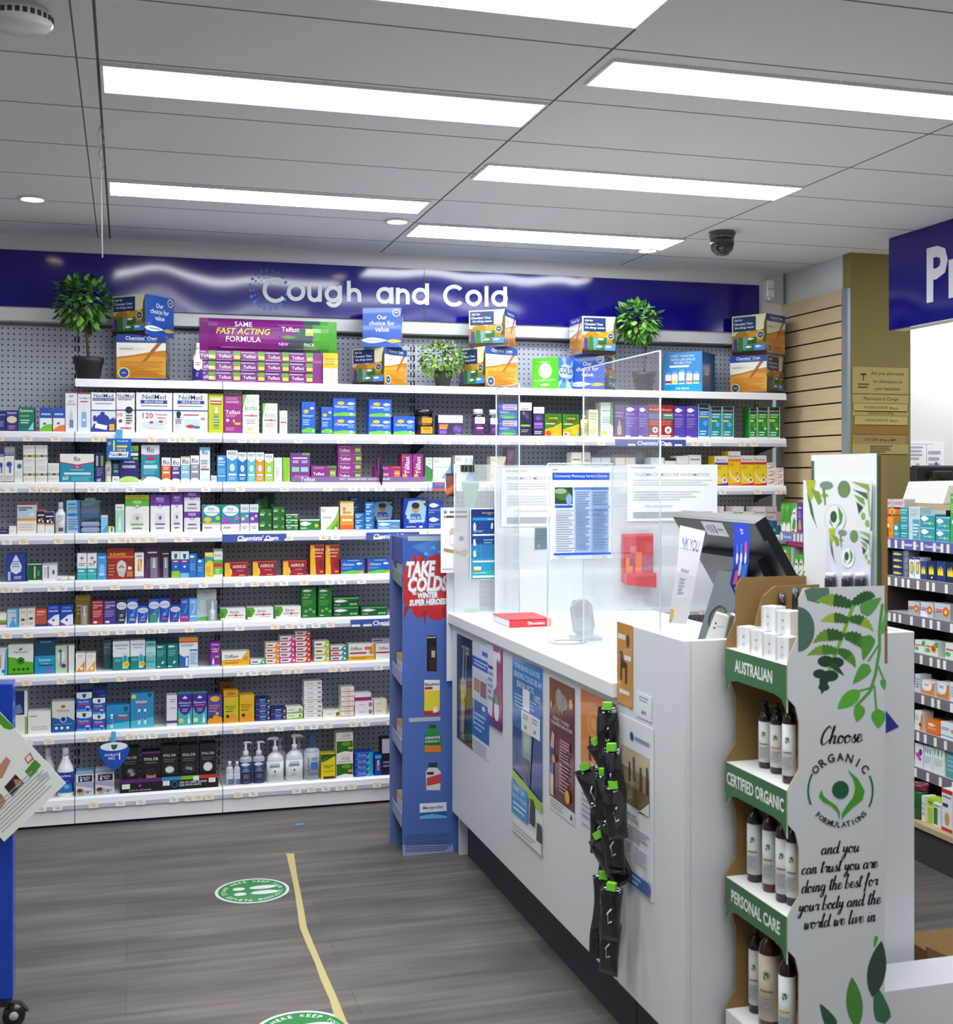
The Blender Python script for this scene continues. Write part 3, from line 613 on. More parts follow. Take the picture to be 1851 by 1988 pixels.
b(1058, 1091, 803, 'green and yellow lemon drink carton with orange slice', '3f7a20', 'p f0c020 0 0 1 0 1 .6 .5 .4 0 .3' + LEM + '|e .62 .22 .3 .2 f0b020|e .2 .12 .16 .12 e04828')
b(1093, 1125, 804, 'green and yellow lemon drink carton with blue edge', '447e24', 'p f4d438 0 0 1 0 1 .56 .5 .42 0 .3' + LEM + '|e .7 .24 .18 .16 f0c030|p 58a8e0 .9 0 1 0 1 .4|e .2 .1 .2 .1 f0e8e0|e .16 .1 .1 .06 d44')
bottle(1130, 1143, 806, 'pale yellow sachet tube', STR[:4], (0.5, 0.1, 'e8e8c0'), (0.1, 0.8, 'e8e098'), 'e6dc90', art='l .1 .9 .3 .9 3 aa6', sy=1)
b(1144, 1162, 795, 'pale cream syrup carton behind the acrylic sheet', 'e4e4c4', 'l .1 .9 .6 .9 3 b8b890|e .5 .2 .4 .12 f0d890')
b(1167, 1191, 781, 'white syrup carton with green leaf side', 'e0e6dc', 'p 5c9a48 .7 .4 1 .3 1 1 .8 1|t Prospan .45 .76 .7 .06 8a9a8a|e .3 .1 .26 .06 f0d040|l .1 .7 .4 .6 3 bbc')
row(2, 4)
DRY = FISH + '|t Dry_Cough .4 .71 .64 .06 e4dcf4|l .1 .8 .3 .62 4 8f88cc|r 0 0 .4 .04 e8e0f8'
b(1193, 1213, 786, 'plum cough syrup carton with pale bottle', '5a2a74', 'r .0 .88 1 1 6a3484|r .3 .06 .7 .34 c8a890|p c8a890 .4 .34 .6 .34 .56 .52 .44 .52|l .1 .9 .6 .8 2 98c')
b(1214, 1239, 786, 'violet cough carton beside the plum one', '6048a8', DRY)
b(1240, 1259, 787, 'violet cough carton beside the red and blue one', '6650b4', DRY)
BEN = 't Benadryl .5 .84 .86 .08 f0e8e8|l .1 .9 .36 .52 3 d08080|o .6 .22 .26 f4f0f0|o .6 .22 .12 58a868|r .05 .02 .8 .06 eee'
b(1259.5, 1281, 785, 'red cough carton with blue stripe', 'a82030', 'r .0 .56 1 .72 4878c8|' + BEN)
b(1282, 1308, 786, 'red cough carton with green stripe', 'b01c24', 'r .2 .56 1 .74 3ca878|' + BEN + '|t DryCough .6 .68 .6 .05 fff')
b(1309, 1331, 788, 'violet cough carton beside the red and green one', '5a44b0', DRY)
b(1332, 1354.5, 788, 'violet cough carton beside the black topped blue one', '5a44b0', DRY)
ROB = 'r 0 .0 1 .035 eee|r .0 .8 1 .98 1c1c20|t Robitussin .5 .87 .84 .06 d8d8d8|r .0 .0 .04 1 eee|r .96 0 1 1 eee|l .15 .7 .06 .22 2 cfe|e .62 .42 .2 .08 fff3'.replace(' fff3', ' 5ab0d8')
b(1356, 1378, 784, 'bright blue cough carton with black top', '1c86d0', ROB + '|r .1 .6 .9 .64 e8d838|l .15 .85 .66 .78 2 bdf')
b(1380, 1402, 789, 'teal cough carton with black top, next to the blue one', '14929c', ROB + '|r .08 .5 .56 .56 e8d838|l .15 .85 .62 .78 2 bee')
b(1403, 1425, 789, 'teal cough carton with black top, beside the empty gap', '14929c', ROB + '|r .08 .5 .56 .56 e8d838|l .15 .85 .62 .78 2 bee')
GRN = ROB.replace('5ab0d8', '46b048') + '|r .08 .52 .56 .6 c8e028|l .15 .85 .64 .78 2 bea|o .72 .3 .12 f0e8a0'
b(1456, 1470, 791, 'green cough carton with black top, beside the empty gap', '1f8a34', GRN)
b(1471, 1492, 790, 'middle green cough carton with black top', '1f8a34', GRN)
b(1493, 1515, 790, 'green cough carton with black top at the shelf end', '1f8a34', GRN)
# ---- third shelf
row(3, 0)
EYE = 't Visual .5 .8 .8 .1 99a|e .5 .5 .3 .08 3a5ab8|o .5 .5 .12 223|r .5 .26 .7 .5 4a5ac0|l .1 .9 .06 .2 2 bbb|r 0 0 1 .03 888'
b(-4, 8, 870, 'white carton with navy top cut by the frame', 'f2f0ee', 'r 0 .75 1 1 2a2a6a|' + EYE)
b(8.5, 27, 867, 'white carton with grey top and blue eye', 'f2f0ee', 'r 0 .74 1 1 a0a4ac|r 0 .74 1 .84 3a54a0|' + EYE)
b(28, 44, 893, 'small white carton with teal eye', 'f0eeec', 'e .6 .72 .3 .12 3a9090|o .6 .72 .12 134|l .1 .9 .2 .5 3 ddd')
SC = 'r 0 .34 .2 .48 7ab848|r .2 .34 .9 .48 c8b088|r .9 .34 1 .48 5a9a48|e .55 .41 .16 .05 5a4030|l .1 .9 .6 .9 3 ddd|l .1 .9 .08 .26 2 ddd'
b(45, 68, 864, 'white lens carton with eye stripe', 'f0ece8', SC, n=2)
b(69, 92, 864, 'white lens carton with blue ended eye stripe', 'f0ece8', SC.replace('5a9a48', '4a8ac0'), n=2)
b(93, 115, 899, 'single white lens carton beside the stacked pairs', 'f0ece8', SC.replace('5a9a48', '4a8ac0'))
row(3, 1)
FLO = 't flo .5 .82 .4 .16 1c2c78|'
b(116, 183, 881, 'wide teal nasal rinse carton numbered 60', '1490ac', 'p f0eee8 0 .72 .5 .62 1 .72 1 1 0 1|p c02870 0 .68 .5 .58 1 .68 1 .72 .5 .62 0 .72|' + FLO + 'e .5 .53 .14 .05 c02850|t CRS .5 .53 .14 .05 fff|r .12 .26 .9 .34 d8ecf0|t 60 .16 .14 .16 .14 fff|l .34 .9 .04 .2 3 7cd0e0|l .3 .7 .4 .46 1 9dd')
b(185, 203, 879, 'navy rinse carton lying on its side end', '26246c', 'r .1 .55 .3 .9 c8cce0|r .6 .55 .86 .9 8ccc38|l .15 .85 .2 .5 4 88a|t 60 .4 .07 .5 .1 fff')
bottle(203.5, 217, 890, 'cream and lime rinse bottle with flo lettering', [(0.9, 0), (1, 0.05), (0.8, 0.5), (0.9, 0.9), (0.5, 1)], (0.5, 0.08, '8ccc38'), (0.3, 0.8, 'f0eee0'), 'e8e8c8', art='v flo .5 .6 .6 .6 333a78', name='rinse_bottle')
b(218, 232, 899, 'small navy refill carton with white foot', '2a2c70', 'r 0 0 1 .3 f0f0ee|t flo .5 .14 .6 .2 2a6|r .2 .5 .8 .64 6cc|l .2 .8 .7 .95 2 9ac')
b(233, 269, 865, 'navy rinse carton with lime bands behind the hanging card', '22286e', 'r 0 .84 1 1 8ccc38|r 0 .72 1 .8 f0f0ea|t flo .8 .88 .3 .12 1c2c78|r .7 .62 .98 .68 8ccc38|r .12 .38 .84 .46 b8bcd8|l .2 .8 .5 .6 1 aac|e .5 .0 .6 .16 c8e888|r 0 0 1 .02 8ccc38')
b(274, 310, 864, 'tall teal rinse carton with flo lettering', '1490ac', 'r 0 .74 1 1 e4e8ee|t flo .5 .87 .6 .14 1c2c78|p c02870 0 .76 .5 .7 1 .76 1 .74 .5 .67 0 .74|e .52 .63 .28 .035 c02850|r .14 .36 .88 .46 c8e8f0|l .2 .8 .5 .58 2 8de|l .14 .8 .2 .34 3 7cd0e0|e .5 .0 .62 .15 f0ece8|p c02870 0 .02 .0 .08 .3 .15 .3 .13')
FS = lambda c: 'r 0 .66 1 1 f2f0ec|t flo .5 .8 .74 .18 1c2c78|r .14 .34 .86 .42 f4e8e0|l .2 .8 .5 .62 2 fec|e .5 0 .6 .15 f0ece8'
b(314, 331.5, 888, 'small orange nasal spray carton', 'e8702c', FS(0))
b(333, 350, 889, 'small violet nasal spray carton', '5a3a9a', FS(0))
b(351, 369, 886, 'small light blue nasal spray carton', '7cc4e4', FS(0) + '|r .0 .96 1 1 d8c838')
b(370, 387, 884, 'small grey nasal spray carton', '9498ac', FS(0))
b(388, 408, 868, 'tall white nasal spray carton with red bar', 'e8eef2', 'r 0 .9 1 1 6cb4d4|t flo .5 .85 .7 .12 1c2c78|l .1 .8 .5 .64 3 889|r .1 .34 .9 .38 a03a4c|e .5 .0 .6 .1 c8dcea|l .2 .7 .42 .46 1 c66')
b(410, 421, 923, 'very small white carton', 'dce8f4', 'l .1 .9 .2 .8 3 abd', d=0.04)
row(3, 2)
b(422, 439, 884, 'plain blue nasal spray carton', '3a90d0', 'f .4 .88 .35 .06 fff|l .1 .9 .6 .8 2 bdf|r .1 .2 .9 .25 cde|l .1 .9 .3 .5 3 8cf')
FE = lambda: 'r 0 .76 1 1 f0f4f8|p f0f4f8 0 .78 .5 .66 1 .78|t FESS .5 .9 .7 .1 2a3c8a|o .5 .78 .12 c0c8d4|o .5 .78 .08 f0f4f8|e .5 .45 .24 .12 fff8'.replace('fff8', 'cfe4f2') + '|r .15 .2 .85 .26 fff|l .2 .8 .06 .16 2 cdf'
b(440, 462, 874, 'largest blue and white nasal spray carton in the coloured row', '3898d8', FE())
b(462.5, 479, 878, 'deep blue and white nasal spray carton', '2470c8', FE())
b(480, 496.5, 878, 'aqua and white nasal spray carton', '5cc0bc', FE())
b(497, 513, 878, 'orange and white nasal spray carton', 'f09428', FE())
b(514, 531, 881, 'lime green and white nasal spray carton', 'a4d030', FE())
b(532, 548, 888, 'white carton turned sideways', 'e4e8e8', 'l .2 .7 .2 .6 4 ccc')
b(549, 563, 888, 'lime carton side beside the white one', '8cc830', 'p 6ab020 .0 0 .3 0 .0 1|p b0dc58 .8 0 1 0 1 1')
# printed tray
tr_y = YF - 0.006
trx0, trx1 = at(566, 925, Y=tr_y).x, at(827, 925, Y=tr_y).x
zb = zrow(3, 2); hT = 0.021
tray = thing('display_tray', 'long purple lipped display tray with white lettering on the third shelf', 'tray', ((trx0 + trx1) / 2, tr_y, zb + 0.0003))
tw = trx1 - trx0
mb = MB(); mb.box((-tw / 2, 0, 0), (tw / 2, 0.003, hT), '8a6a9c'); f = Frame((-tw / 2, 0, 0), (1, 0, 0), (0, 0, 1), tw, hT)
mb.art(f, 't Telfast .12 .5 .13 .8 fff|t FAST,_NON-DROWSY_HAYFEVER_RELIEF .54 .5 .66 .5 fff'); mb.build('lip', 'card', tray)
B((-tw / 2, 0.0035, 0), (tw / 2, 0.2, 0.010), 'f0ecf4').build('tray_floor', 'card', tray)
_z3 = ZR[3]; ZR[3] = _z3 + 0.0105
TEL = 'l .1 .5 .74 .94 1 b8a|t Telfast .3 .4 .44 .36 fff|r .74 .2 .96 .66 7cc040|p 4a9a38 .6 .86 1 .8 1 1 .7 1|l .1 .5 .08 .16 1 c9b|r .76 .4 .94 .5 e8e040'
b(563.5, 602, 879, 'purple combined allergy carton with two pale panels', '7a3a94', 't AllergyRelief .5 .8 .74 .08 f0e8f4|l .12 .44 .6 .72 2 e8d8f0|l .58 .9 .6 .72 2 e8d8f0|r .08 .28 .46 .46 9cc8a0|r .54 .28 .92 .46 a8c8d8|p 6cb050 .6 .92 1 .9 1 1 .6 1|r .2 .08 .9 .14 d070b0')
b(604, 654, 904, 'flat purple allergy pack with green end, alone', '8e2a84', TEL)
b(656, 703, 864, 'flat purple allergy pack in the tall green ended stack', '8e2a84', TEL, n=4, jit=0.002)
b(728, 779, 905, 'flat purple allergy pack with red end', '98287c', TEL.replace('7cc040', 'e08040').replace('4a9a38', 'd04838'))
UP = 'v Telfast .52 .55 .5 .7 fff|p d05038 0 .6 .4 .95 0 .95|r .1 .04 .5 .2 e8b050|l .2 .5 .28 .5 2 d9b'
b(780, 801, 881, 'upright purple allergy pack with red corner', '9a2a84', UP)
b(802, 822, 881, 'upright purple allergy pack at the tray end', '92287e', UP.replace('d05038', 'a040a0'))
ZR[3] = _z3
b(827, 839.5, 888, 'slim white and green immune carton', 'dfe8dc', 'p 3a8a48 0 0 1 0 1 .5 0 .7|l .1 .9 .7 .95 2 bca')
row(3, 3)
KI = 't Ki .2 .85 .24 .16 9aa|l .1 .9 .56 .64 1 bbb|'
b(841, 876, 888, 'white and blue immune carton beside the cold remedy stand', 'f4f4f0', KI + 'p 6aa4d8 .5 0 1 0 1 .8 .85 .5 .5 .2')
b(884, 919, 884, 'white and blue immune carton behind the binder clip', 'f4f2ee', KI + 'p 6aa4d8 .5 0 1 0 1 .9 .9 .5')
b(953, 983, 886, 'cream and red immune carton', 'f0ecd8', KI + 'p d86040 .7 0 1 0 1 .95 .8 .6|r 0 0 .6 .3 e8e080')
b(985, 1000, 868, 'dim plum carton behind the acrylic sheet', '66405c', 'l .1 .9 .3 .8 4 a88', n=2)
b(1110, 1130, 878, 'cream lozenge carton above the charter sheet', 'f0ece0', 'l .1 .9 .7 .8 1 886|r .6 .3 1 .4 e8a040')
b(1131, 1147, 878, 'grey cream carton beside the cream lozenge carton', 'd4d4c4', 'l .1 .9 .5 .8 2 998')
b(1149, 1166, 888, 'low pale carton, one of two together', 'd0d2d6', 'l .1 .9 .5 .8 2 aab')
b(1167, 1186, 888, 'low pale carton beside its twin and the joint', 'd6d8dc', 'l .1 .9 .4 .8 2 99a')
row(3, 4)
b(1196, 1214, 888, 'low cream tablet carton', 'f0e8d4', 'l .1 .9 .6 .8 1 cba')
b(1215, 1234, 888, 'low peach tablet carton', 'f0e0c8', 'l .1 .9 .6 .8 1 cb9')
b(1264, 1290, 888, 'white tablet carton with black lettering', 'f2f2f0', 't PREDNIS .5 .6 .84 .2 222|l .1 .9 .2 .36 1 888')
b(1291, 1313, 889, 'white tablet carton with dark top line', 'ecebe4', 'r 0 .9 1 1 333|t Demazin .55 .6 .8 .16 333')
b(1314, 1337, 885, 'white tablet carton beside the blue waved one', 'f4f2ea', 't Dimetapp .5 .7 .86 .14 333')
b(1338, 1362, 883, 'white tablet carton with blue wave', 'f4f2f0', 'l .1 .9 .8 .9 1 98a|p 3a68c0 0 .4 1 .56 1 .6 .5 .62')
BIS = lambda c, c2: 'r 0 .76 1 1 f4f0ea|t Bisolvon .5 .86 .84 .08 4a3a3a|p ' + c + ' 0 .7 1 .7 1 .78 0 .78|p f4e4a0 .04 .5 .3 .3 .7 .2 .5 .12 .2 .24 .02 .4|o .76 .17 .2 f8f0ec|o .76 .19 .09 ' + c2 + '|p ' + c + ' 0 0 1 0 1 .1 .5 .06 0 .05|l .08 .5 .56 .66 2 c8a020|e .7 .36 .06 .02 842'
b(1388, 1414, 885, 'yellow cough carton with purple band', 'f4d020', BIS('6a30a8', 'a4b'))
b(1414.5, 1438.5, 876, 'tallest yellow cough carton with orange band', 'f6c818', BIS('f08028', 'e63'))
b(1439, 1464, 884, 'yellow cough carton with red band, beside the tallest', 'f4d41c', BIS('d42c2c', 'c22'))
b(1464.5, 1489, 884, 'yellow cough carton with red band, beside small white stacks', 'f4d41c', BIS('d42c2c', 'c22'))
SW = 'l .2 .9 .7 .9 1 a66|p d83838 .1 .3 .5 .45 .95 .7 .7 .4 .3 .25'
b(1489.5, 1507, 898, 'small white carton with red swoosh in the taller stack', 'f2ece8', SW, n=3)
b(1507.5, 1522, 908, 'small white carton with red swoosh in the shorter stack', 'f2ece8', SW, n=3)
# ---- fourth shelf
row(4, 0)
b(-4, 17, 1028, 'low purple eye drop carton', '3c2460', 't Systane .55 .6 .7 .4 dcd', d=0.05)
b(17.5, 32, 1021, 'plain low white carton', 'f4f0ec', 'l .2 .8 .3 .5 1 ddd')
b(33, 71, 976, 'white hay fever carton with dark red top and orange line', 'f4ece6', 'r 0 .93 1 1 8c2838|r 0 .5 1 .93 bcd0da|t Fluticasone .42 .84 .74 .06 444a60|t Gel_Fit .3 .77 .4 .06 444a60|r 0 .43 1 .5 e89830|p e4eef4 .5 .55 .8 .7 .9 .6|l .1 .9 .1 .36 3 e8d8d0')
LET = lambda c: 'r 0 .92 1 1 ' + c + '|r 0 .44 1 .92 1c1828|t Zirtek .5 .78 .84 .1 f0e0d8|e .3 .56 .14 .06 fff|e .6 .62 .14 .05 8ac|e .75 .52 .1 .05 fff|r 0 .4 1 .46 d88828|l .2 .8 .05 .1 1 ccc'
b(72, 87, 990, 'slim black and red allergy carton', 'f2eeea', LET('b03030'))
b(87.5, 105, 993, 'slim black and blue allergy carton', 'f2eeea', LET('3050b0'))
bottle(107, 128, 975, 'white aerosol spray bottle with clear cap', [(0.98, 0), (1, 0.02), (1, 0.78), (0.85, 0.86), (0.6, 0.9), (0.5, 1)], (0.5, 0.22, 'e4e4ea'), (0.02, 0.8, 'e8e6ec'), 'f0f0f2', name='spray_bottle', art='l .1 .9 .55 .95 4 b8b8c4|r .3 .08 .8 .26 555', sy=1)
row(4, 1)
b(129, 155, 971, 'tall pale blue nasal wash carton with navy side', 'a4c4e0', 'r 0 .55 1 1 7cc4e0|t nasal .4 .88 .6 .08 467|l .1 .9 .7 .82 2 58a|o .48 .68 .1 e0a050|f .5 .56 .5 .05 3a70c0|l .15 .85 .1 .46 5 6a8ac0|p 3a68b8 .9 0 1 0 1 1 .8 1')
o = thing('eye_mask_pack', lab('clear pack of two grey eye compresses with hang tab'), 'pack', (place(156, 195, 967)[0], YF + 0.012, ZR[4]))
c_, y_, z_, w_, h_ = place(156, 195, 972)
mb = MB(); mb.box((-w_ / 2, 0.02, 0), (w_ / 2, 0.023, h_), '44535f'); f = Frame((-w_ / 2, 0.02, 0), (1, 0, 0), (0, 0, 1), w_, h_)
mb.art(f, 'r .04 .6 .9 .98 5c7282|l .08 .7 .84 .94 2 8aa0b0|f .5 .54 .5 .08 3a6898|p 2c3844 .1 .4 .9 .44 .7 .34 .3 .36|r 0 .97 1 1 48b080'); mb.build('backing_card', 'card', o)
for k in (0.1, 0.27):
    mb = MB(); mb.bbox((-w_ / 2 + 0.002, 0, h_ * (k - 0.09)), (w_ / 2 - 0.002, 0.019, h_ * (k + 0.075)), 0.006, '93a4c0'); mb.build('compress', 'gloss', o)
mb = MB(); mb.box((-w_ * 0.3, 0.021, h_), (w_ * 0.25, 0.022, h_ + 0.011)); mb.build('hang_tab', 'clear_pack', o)
b(196, 209.5, 1000, 'slim light blue carton', '86c8f0', 'r 0 .9 1 1 c8e4f8|p 4aa0dc 0 0 1 0 1 .5', side='5a9ac8')
b(210, 222, 1022, 'tiny yellow and white carton', 'f0f0e0', 'r 0 0 .3 1 e8d838|r 0 .8 1 1 e8d838|v Neo .6 .5 .4 .7 456', d=0.04)
b(224, 241.5, 979, 'mint carton with a white dropper picture', 'a8dcc8', 'r 0 .8 1 1 e8f0ec|l .1 .8 .82 .95 1 aba|r .38 .1 .6 .36 f4f8f4|p f4f8f4 .4 .36 .58 .36 .52 .58 .46 .58')
FW = lambda c: 'r 0 .7 1 1 ' + c + '|p ' + c + ' .3 .72 .7 .72 .5 .62|t FESS .5 .88 .52 .08 f4f4f4|l .3 .7 .8 .82 1 ddd|o .5 .68 .08 fff|o .5 .68 .05 8ac|r .26 .26 .76 .52 e8e4ec|o .5 .4 .18 d8d4e0|e .5 .38 .06 .05 ' + c + '|r .24 .2 .76 .23 ' + c + '|l .3 .7 .08 .14 1 777'
b(243, 290, 961, 'wide white wash kit carton with green top', 'f2f0ea', FW('5cb428').replace('r 0 .7 1 1 5cb428', 'r 0 .7 1 1 5cb428|r 0 .9 1 1 c8b818|t DAILY_WASH_KIT .5 .95 .8 .05 3a5010').replace('t FESS .5 .88', 't FESS .5 .81'))
b(292, 330, 960, 'wide white refill carton with violet top', 'f2f0f0', FW('6a2ca0'))
b(332, 355, 957, 'slim white refill carton with violet top', 'f2f0f0', FW('6a2ca0'))
b(357.5, 389, 954, 'white and violet sinus carton in a stacked pair', 'e8e4ec', 'r 0 .7 1 1 6a2ca0|p 6a2ca0 .3 .72 .7 .72 .5 .56|t FESS .5 .86 .5 .14 f4f4f4|o .5 .66 .06 fff|t SINUS .5 .36 .5 .1 556|l .2 .8 .1 .24 1 99a', n=2)
LIT = lambda c, c2: 'r 0 .28 1 1 1c98a0|e .5 .78 .44 .2 f4f8f8|t FESS .48 .84 .5 .09 2a4a9a|t LittleNoses .5 .72 .78 .08 7a8ac8|o .84 .5 .12 ' + c2 + '|e .28 .44 .2 .1 ' + c + '|r 0 .28 1 .33 ' + c + '|l .1 .5 .08 .2 1 aaa'
b(393, 429, 980, 'teal childrens nose carton with yellow base line', 'f4f4ee', LIT('e8c840', 'e8b830'))
row(4, 2)
b(430, 466, 980, 'teal childrens nose carton with pink base line', 'f4f2ee', LIT('b04ac0', 'd070c0'))
SL = lambda c: 'r 0 .7 1 1 dfe8ea|t FESS .5 .84 .74 .08 3a5aa0|r 0 .34 1 .7 ' + c + '|o .72 .56 .16 c8e070|e .3 .46 .2 .07 e8c8e0|r 0 .3 1 .35 b04ac0|l .2 .8 .06 .2 2 bbb'
b(467, 484, 979, 'slim white and teal childrens carton', 'f2f0f0', SL('4a90a8'))
b(485, 502, 979, 'slim white and violet childrens carton', 'f2f0f0', SL('6a3ab0'))
GC = 'l .08 .5 .5 .7 2 9ed09a|t Flexi .24 .46 .3 .2 d8f0d0|o .84 .5 .09 c8d880|f .3 .8 .2 .1 2a8a3c|o .84 .5 .05 4a8a30'
b(503, 528, 988, 'large dark green capsule carton in a pair', '1c6428', GC, n=2)
b(495, 520, 968, 'green carton darkened by painted shade behind the stacked pair', '174f22', GC, dy=0.085, yb=1012)  # shade behind the front stack is put into its green
b(508, 533, 957, 'green carton at the back, darkest painted shade', '123f1c', GC, dy=0.17, yb=1005)  # deeper rank, with still more shade put into its green
b(529.5, 553, 984, 'dark green capsule carton in the stack of three', '1e6a2a', GC, n=3)
b(555, 579, 998, 'small green capsule carton with white stripe', '227432', 'r 0 .8 1 1 e8ece0|' + GC, n=3)
b(582, 621, 1008, 'flat green capsule carton with white fish shape', '1f8038', 'r 0 .88 1 1 e8ece0|f .3 .6 .3 .2 fff|o .84 .42 .1 d8c040|t FlexiFlu .2 .2 .3 .16 d8f0d0')
b(623, 658, 984, 'white immune carton with lime green swoosh', 'f2f4ec', 't Ki .16 .85 .2 .14 9aa|p 8cc838 .2 .02 .98 .02 .98 .9 .8 .5 .5 .2|p 4c9c30 .5 .02 .98 .02 .98 .5 .8 .2|l .1 .6 .5 .6 1 a8d080|o .84 .08 .07 e8f0d0')
b(660.5, 687, 973, 'tall orange and cream childrens syrup carton', 'f0e0b0', 'r 0 .94 1 1 e8a050|o .3 .74 .12 e08838|e .3 .62 .08 .06 e08838|r 0 0 1 .5 ec9a30|r 0 0 1 .16 d8682c|t .5 .5 .5 .1 .1 fff'.replace('|t .5 .5 .5 .1 .1 fff', '') + '|r .12 .3 .88 .38 f8e8c0|l .2 .8 .56 .66 1 c9a060', side='c89850')
BB = 'l .08 .7 .5 .8 1 cfe4f4|f .3 .3 .2 .1 8cc|t Ibu .3 .3 .3 .3 e0f0fa|r .84 .1 .94 .6 1a4a88'
b(689, 708.5, 996, 'small blue tablet pack in the front stack', '2a74b8', BB, n=3, jit=0.001)
b(681, 699, 964, 'small blue tablet pack in the stack at the back', '2a6aa8', BB, n=4, dy=0.1, yb=1026)
b(709.5, 727, 975, 'small blue tablet pack in the tall middle stack', '2e7cc4', BB, n=4, jit=0.001)
b(733, 777, 1010, 'flat blue and white cold tablet carton', '3a90d4', 'r 0 .86 1 1 f0f4f8|f .3 .56 .28 .18 fff|r .6 .24 .92 .42 e88850|l .06 .5 .1 .24 1 def')
KOOL = 'p a8d0ec .3 .2 .9 .24 .96 .7 .7 .94 .2 .9 .06 .5|e .5 .66 .16 .16 c89878|e .5 .76 .17 .1 2c2428|p 3a70b8 .24 .3 .76 .3 .7 .5 .3 .5|p f0d020 .64 .82 .92 .84 .92 .92 .64 .9|t KOOL_N .4 .36 .56 .12 f4f8ff|t SOOTHE .54 .24 .66 .12 f4f8ff|l .1 .5 .04 .1 1 dde|r .66 .04 .8 .1 eef'
b(720, 765, 970, 'blue fever strip pack pushed back, darkened by painted shade', '1a4470', KOOL, dy=0.12, yb=1018)  # base blue darkened to carry the shade at the shelf back
b(784, 830, 967, 'large blue fever strip pack with a face', '1840b0', KOOL, side='1c38a0')
CF = 'f .4 .64 .34 .16 fff|t Cough,Cold_&_Flu .42 .3 .74 .14 dfe8ff|l .05 .4 .1 .2 1 abe'
b(831, 861, 971, 'blue cold and flu carton with white fish shape', '2048a8', CF, n=2)
row(4, 4)
DIM = 't Dimetapp .5 .78 .86 .1 2a2020|l .1 .7 .56 .68 1 c99'
b(1400, 1406, 983, 'sliver of a white syrup carton beside the screen', 'f0e6e2', DIM)
b(1406.5, 1422.5, 993, 'short white syrup carton, beside the screen sliver', 'f0e6e2', DIM)
b(1423, 1445, 983, 'white syrup carton between two short ones', 'f0e4e0', DIM + '|e .2 .58 .05 .03 c44')
b(1445.5, 1462, 993, 'short white syrup carton beside the red waved one', 'f0e6e2', DIM)
b(1462.5, 1487, 983, 'white syrup carton with red wave', 'f0e4e0', DIM + '|p c03030 0 .3 1 .4 1 .6 .6 .6 .3 .48|r .1 .2 .9 .26 d86060')
b(1487.5, 1509, 983, 'grey pink syrup carton with teal wave', 'd8c8cc', DIM + '|p 1c6c88 0 0 1 0 1 .5 .5 .5 0 .56|o .76 .16 .14 8cc0d0|l .1 .6 .3 .44 2 5aa0b4')
b(1509.5, 1519, 993, 'narrow pink grey syrup carton at the shelf end', 'c8b8bc', DIM + '|r 0 0 1 .4 2c6a80')
# ---- fifth shelf
row(5, 0)
b(12, 50, 1075, 'blue eye drop pack with a large white droplet', '2640a0', 'p e0ecf4 .5 .98 .36 .8 .2 .55 .24 .36 .5 .26 .76 .36 .8 .55 .64 .8|l .3 .7 .5 .76 3 8a98b4|r .08 .04 .22 .36 b8c8e4|l .4 .8 .08 .2 3 dde')
b(54, 81, 1094, 'white edged dark green eye ointment carton', '1f5c3c', 'r 0 .94 1 1 e0e8e4|r 0 0 1 .06 e0e8e4|v Ointment .5 .5 .2 .7 d0d890|r .7 .3 .84 .6 3aa0a0')
b(82, 111, 1094, 'white eye ointment carton with pale blue top', 'ece8ec', 'r 0 .92 1 1 9cb4d0|v Poly .4 .5 .2 .7 9a9098|e .76 .5 .08 .14 5a4a90|l .1 .3 .2 .8 4 ccc')
b(110, 132, 1119, 'flat white tube carton with red dash, beside the white eye carton', 'f0f2ee', 'p d04848 .1 .2 .3 .6 .4 .6 .2 .2|r 0 0 1 .2 8cc8a0', d=0.05)
b(133, 145, 1119, 'flat white tube carton with red dash, at the bay joint', 'f0f2ee', 'p d04848 .1 .2 .3 .6 .4 .6 .2 .2|r 0 0 1 .2 8cc8a0', d=0.05)
row(5, 1)
DEC = 'r 0 0 1 .44 38b0b0|r 0 .2 1 .23 8cd8d8|o .5 .82 .24 e8eaf0|r .47 .72 .53 .92 2a8a9a|r .3 .8 .7 .84 4a5a9a|l .15 .85 .52 .66 2 9aa|l .15 .7 .28 .4 1 dff'
b(150, 168.5, 1074, 'white and teal decongestant carton with cross', 'f2f2f4', DEC)
b(169.5, 188, 1074, 'white and teal decongestant carton with cross and red dot', 'f2f2f4', DEC + '|o .78 .68 .12 c83050')
b(189, 207, 1074, 'plain light blue spray carton', '4a9ce0', 'r 0 .9 1 1 2c6cc0|l .2 .8 .8 .88 1 cfe|e .5 .4 .3 .2 8cc4f0|f .5 .2 .4 .06 bfe0fa')
b(208, 260, 1064, 'red brown sinus tablet pack with a grey head', '9c2c1c', 'r 0 .9 1 1 8a2010|t SUDAFED .4 .8 .62 .09 f4d040|r 0 .68 1 .74 e8642c|p c8c4c4 .36 .3 .44 .1 .62 .06 .72 .3 .7 .52 .54 .62 .38 .5|e .54 .42 .18 .18 d8d4d0|p e8783c .44 .38 .64 .38 .6 .43 .54 .46 .48 .43|r .42 .36 .5 .38 555|r .58 .36 .66 .38 555|r .74 .08 .96 .26 d8783c|r .78 .3 .92 .4 ece8e0|l .04 .3 .1 .5 4 d87858')
b(261.5, 279.5, 1073, 'slim white menthol carton with red slanted lettering', 'f0ecea', 'p d84030 .3 .3 .7 .3 .8 .75 .4 .75|v OLBAS .55 .52 .4 .4 f4d040|r 0 0 1 .1 889|l .2 .8 .8 .95 1 a99')
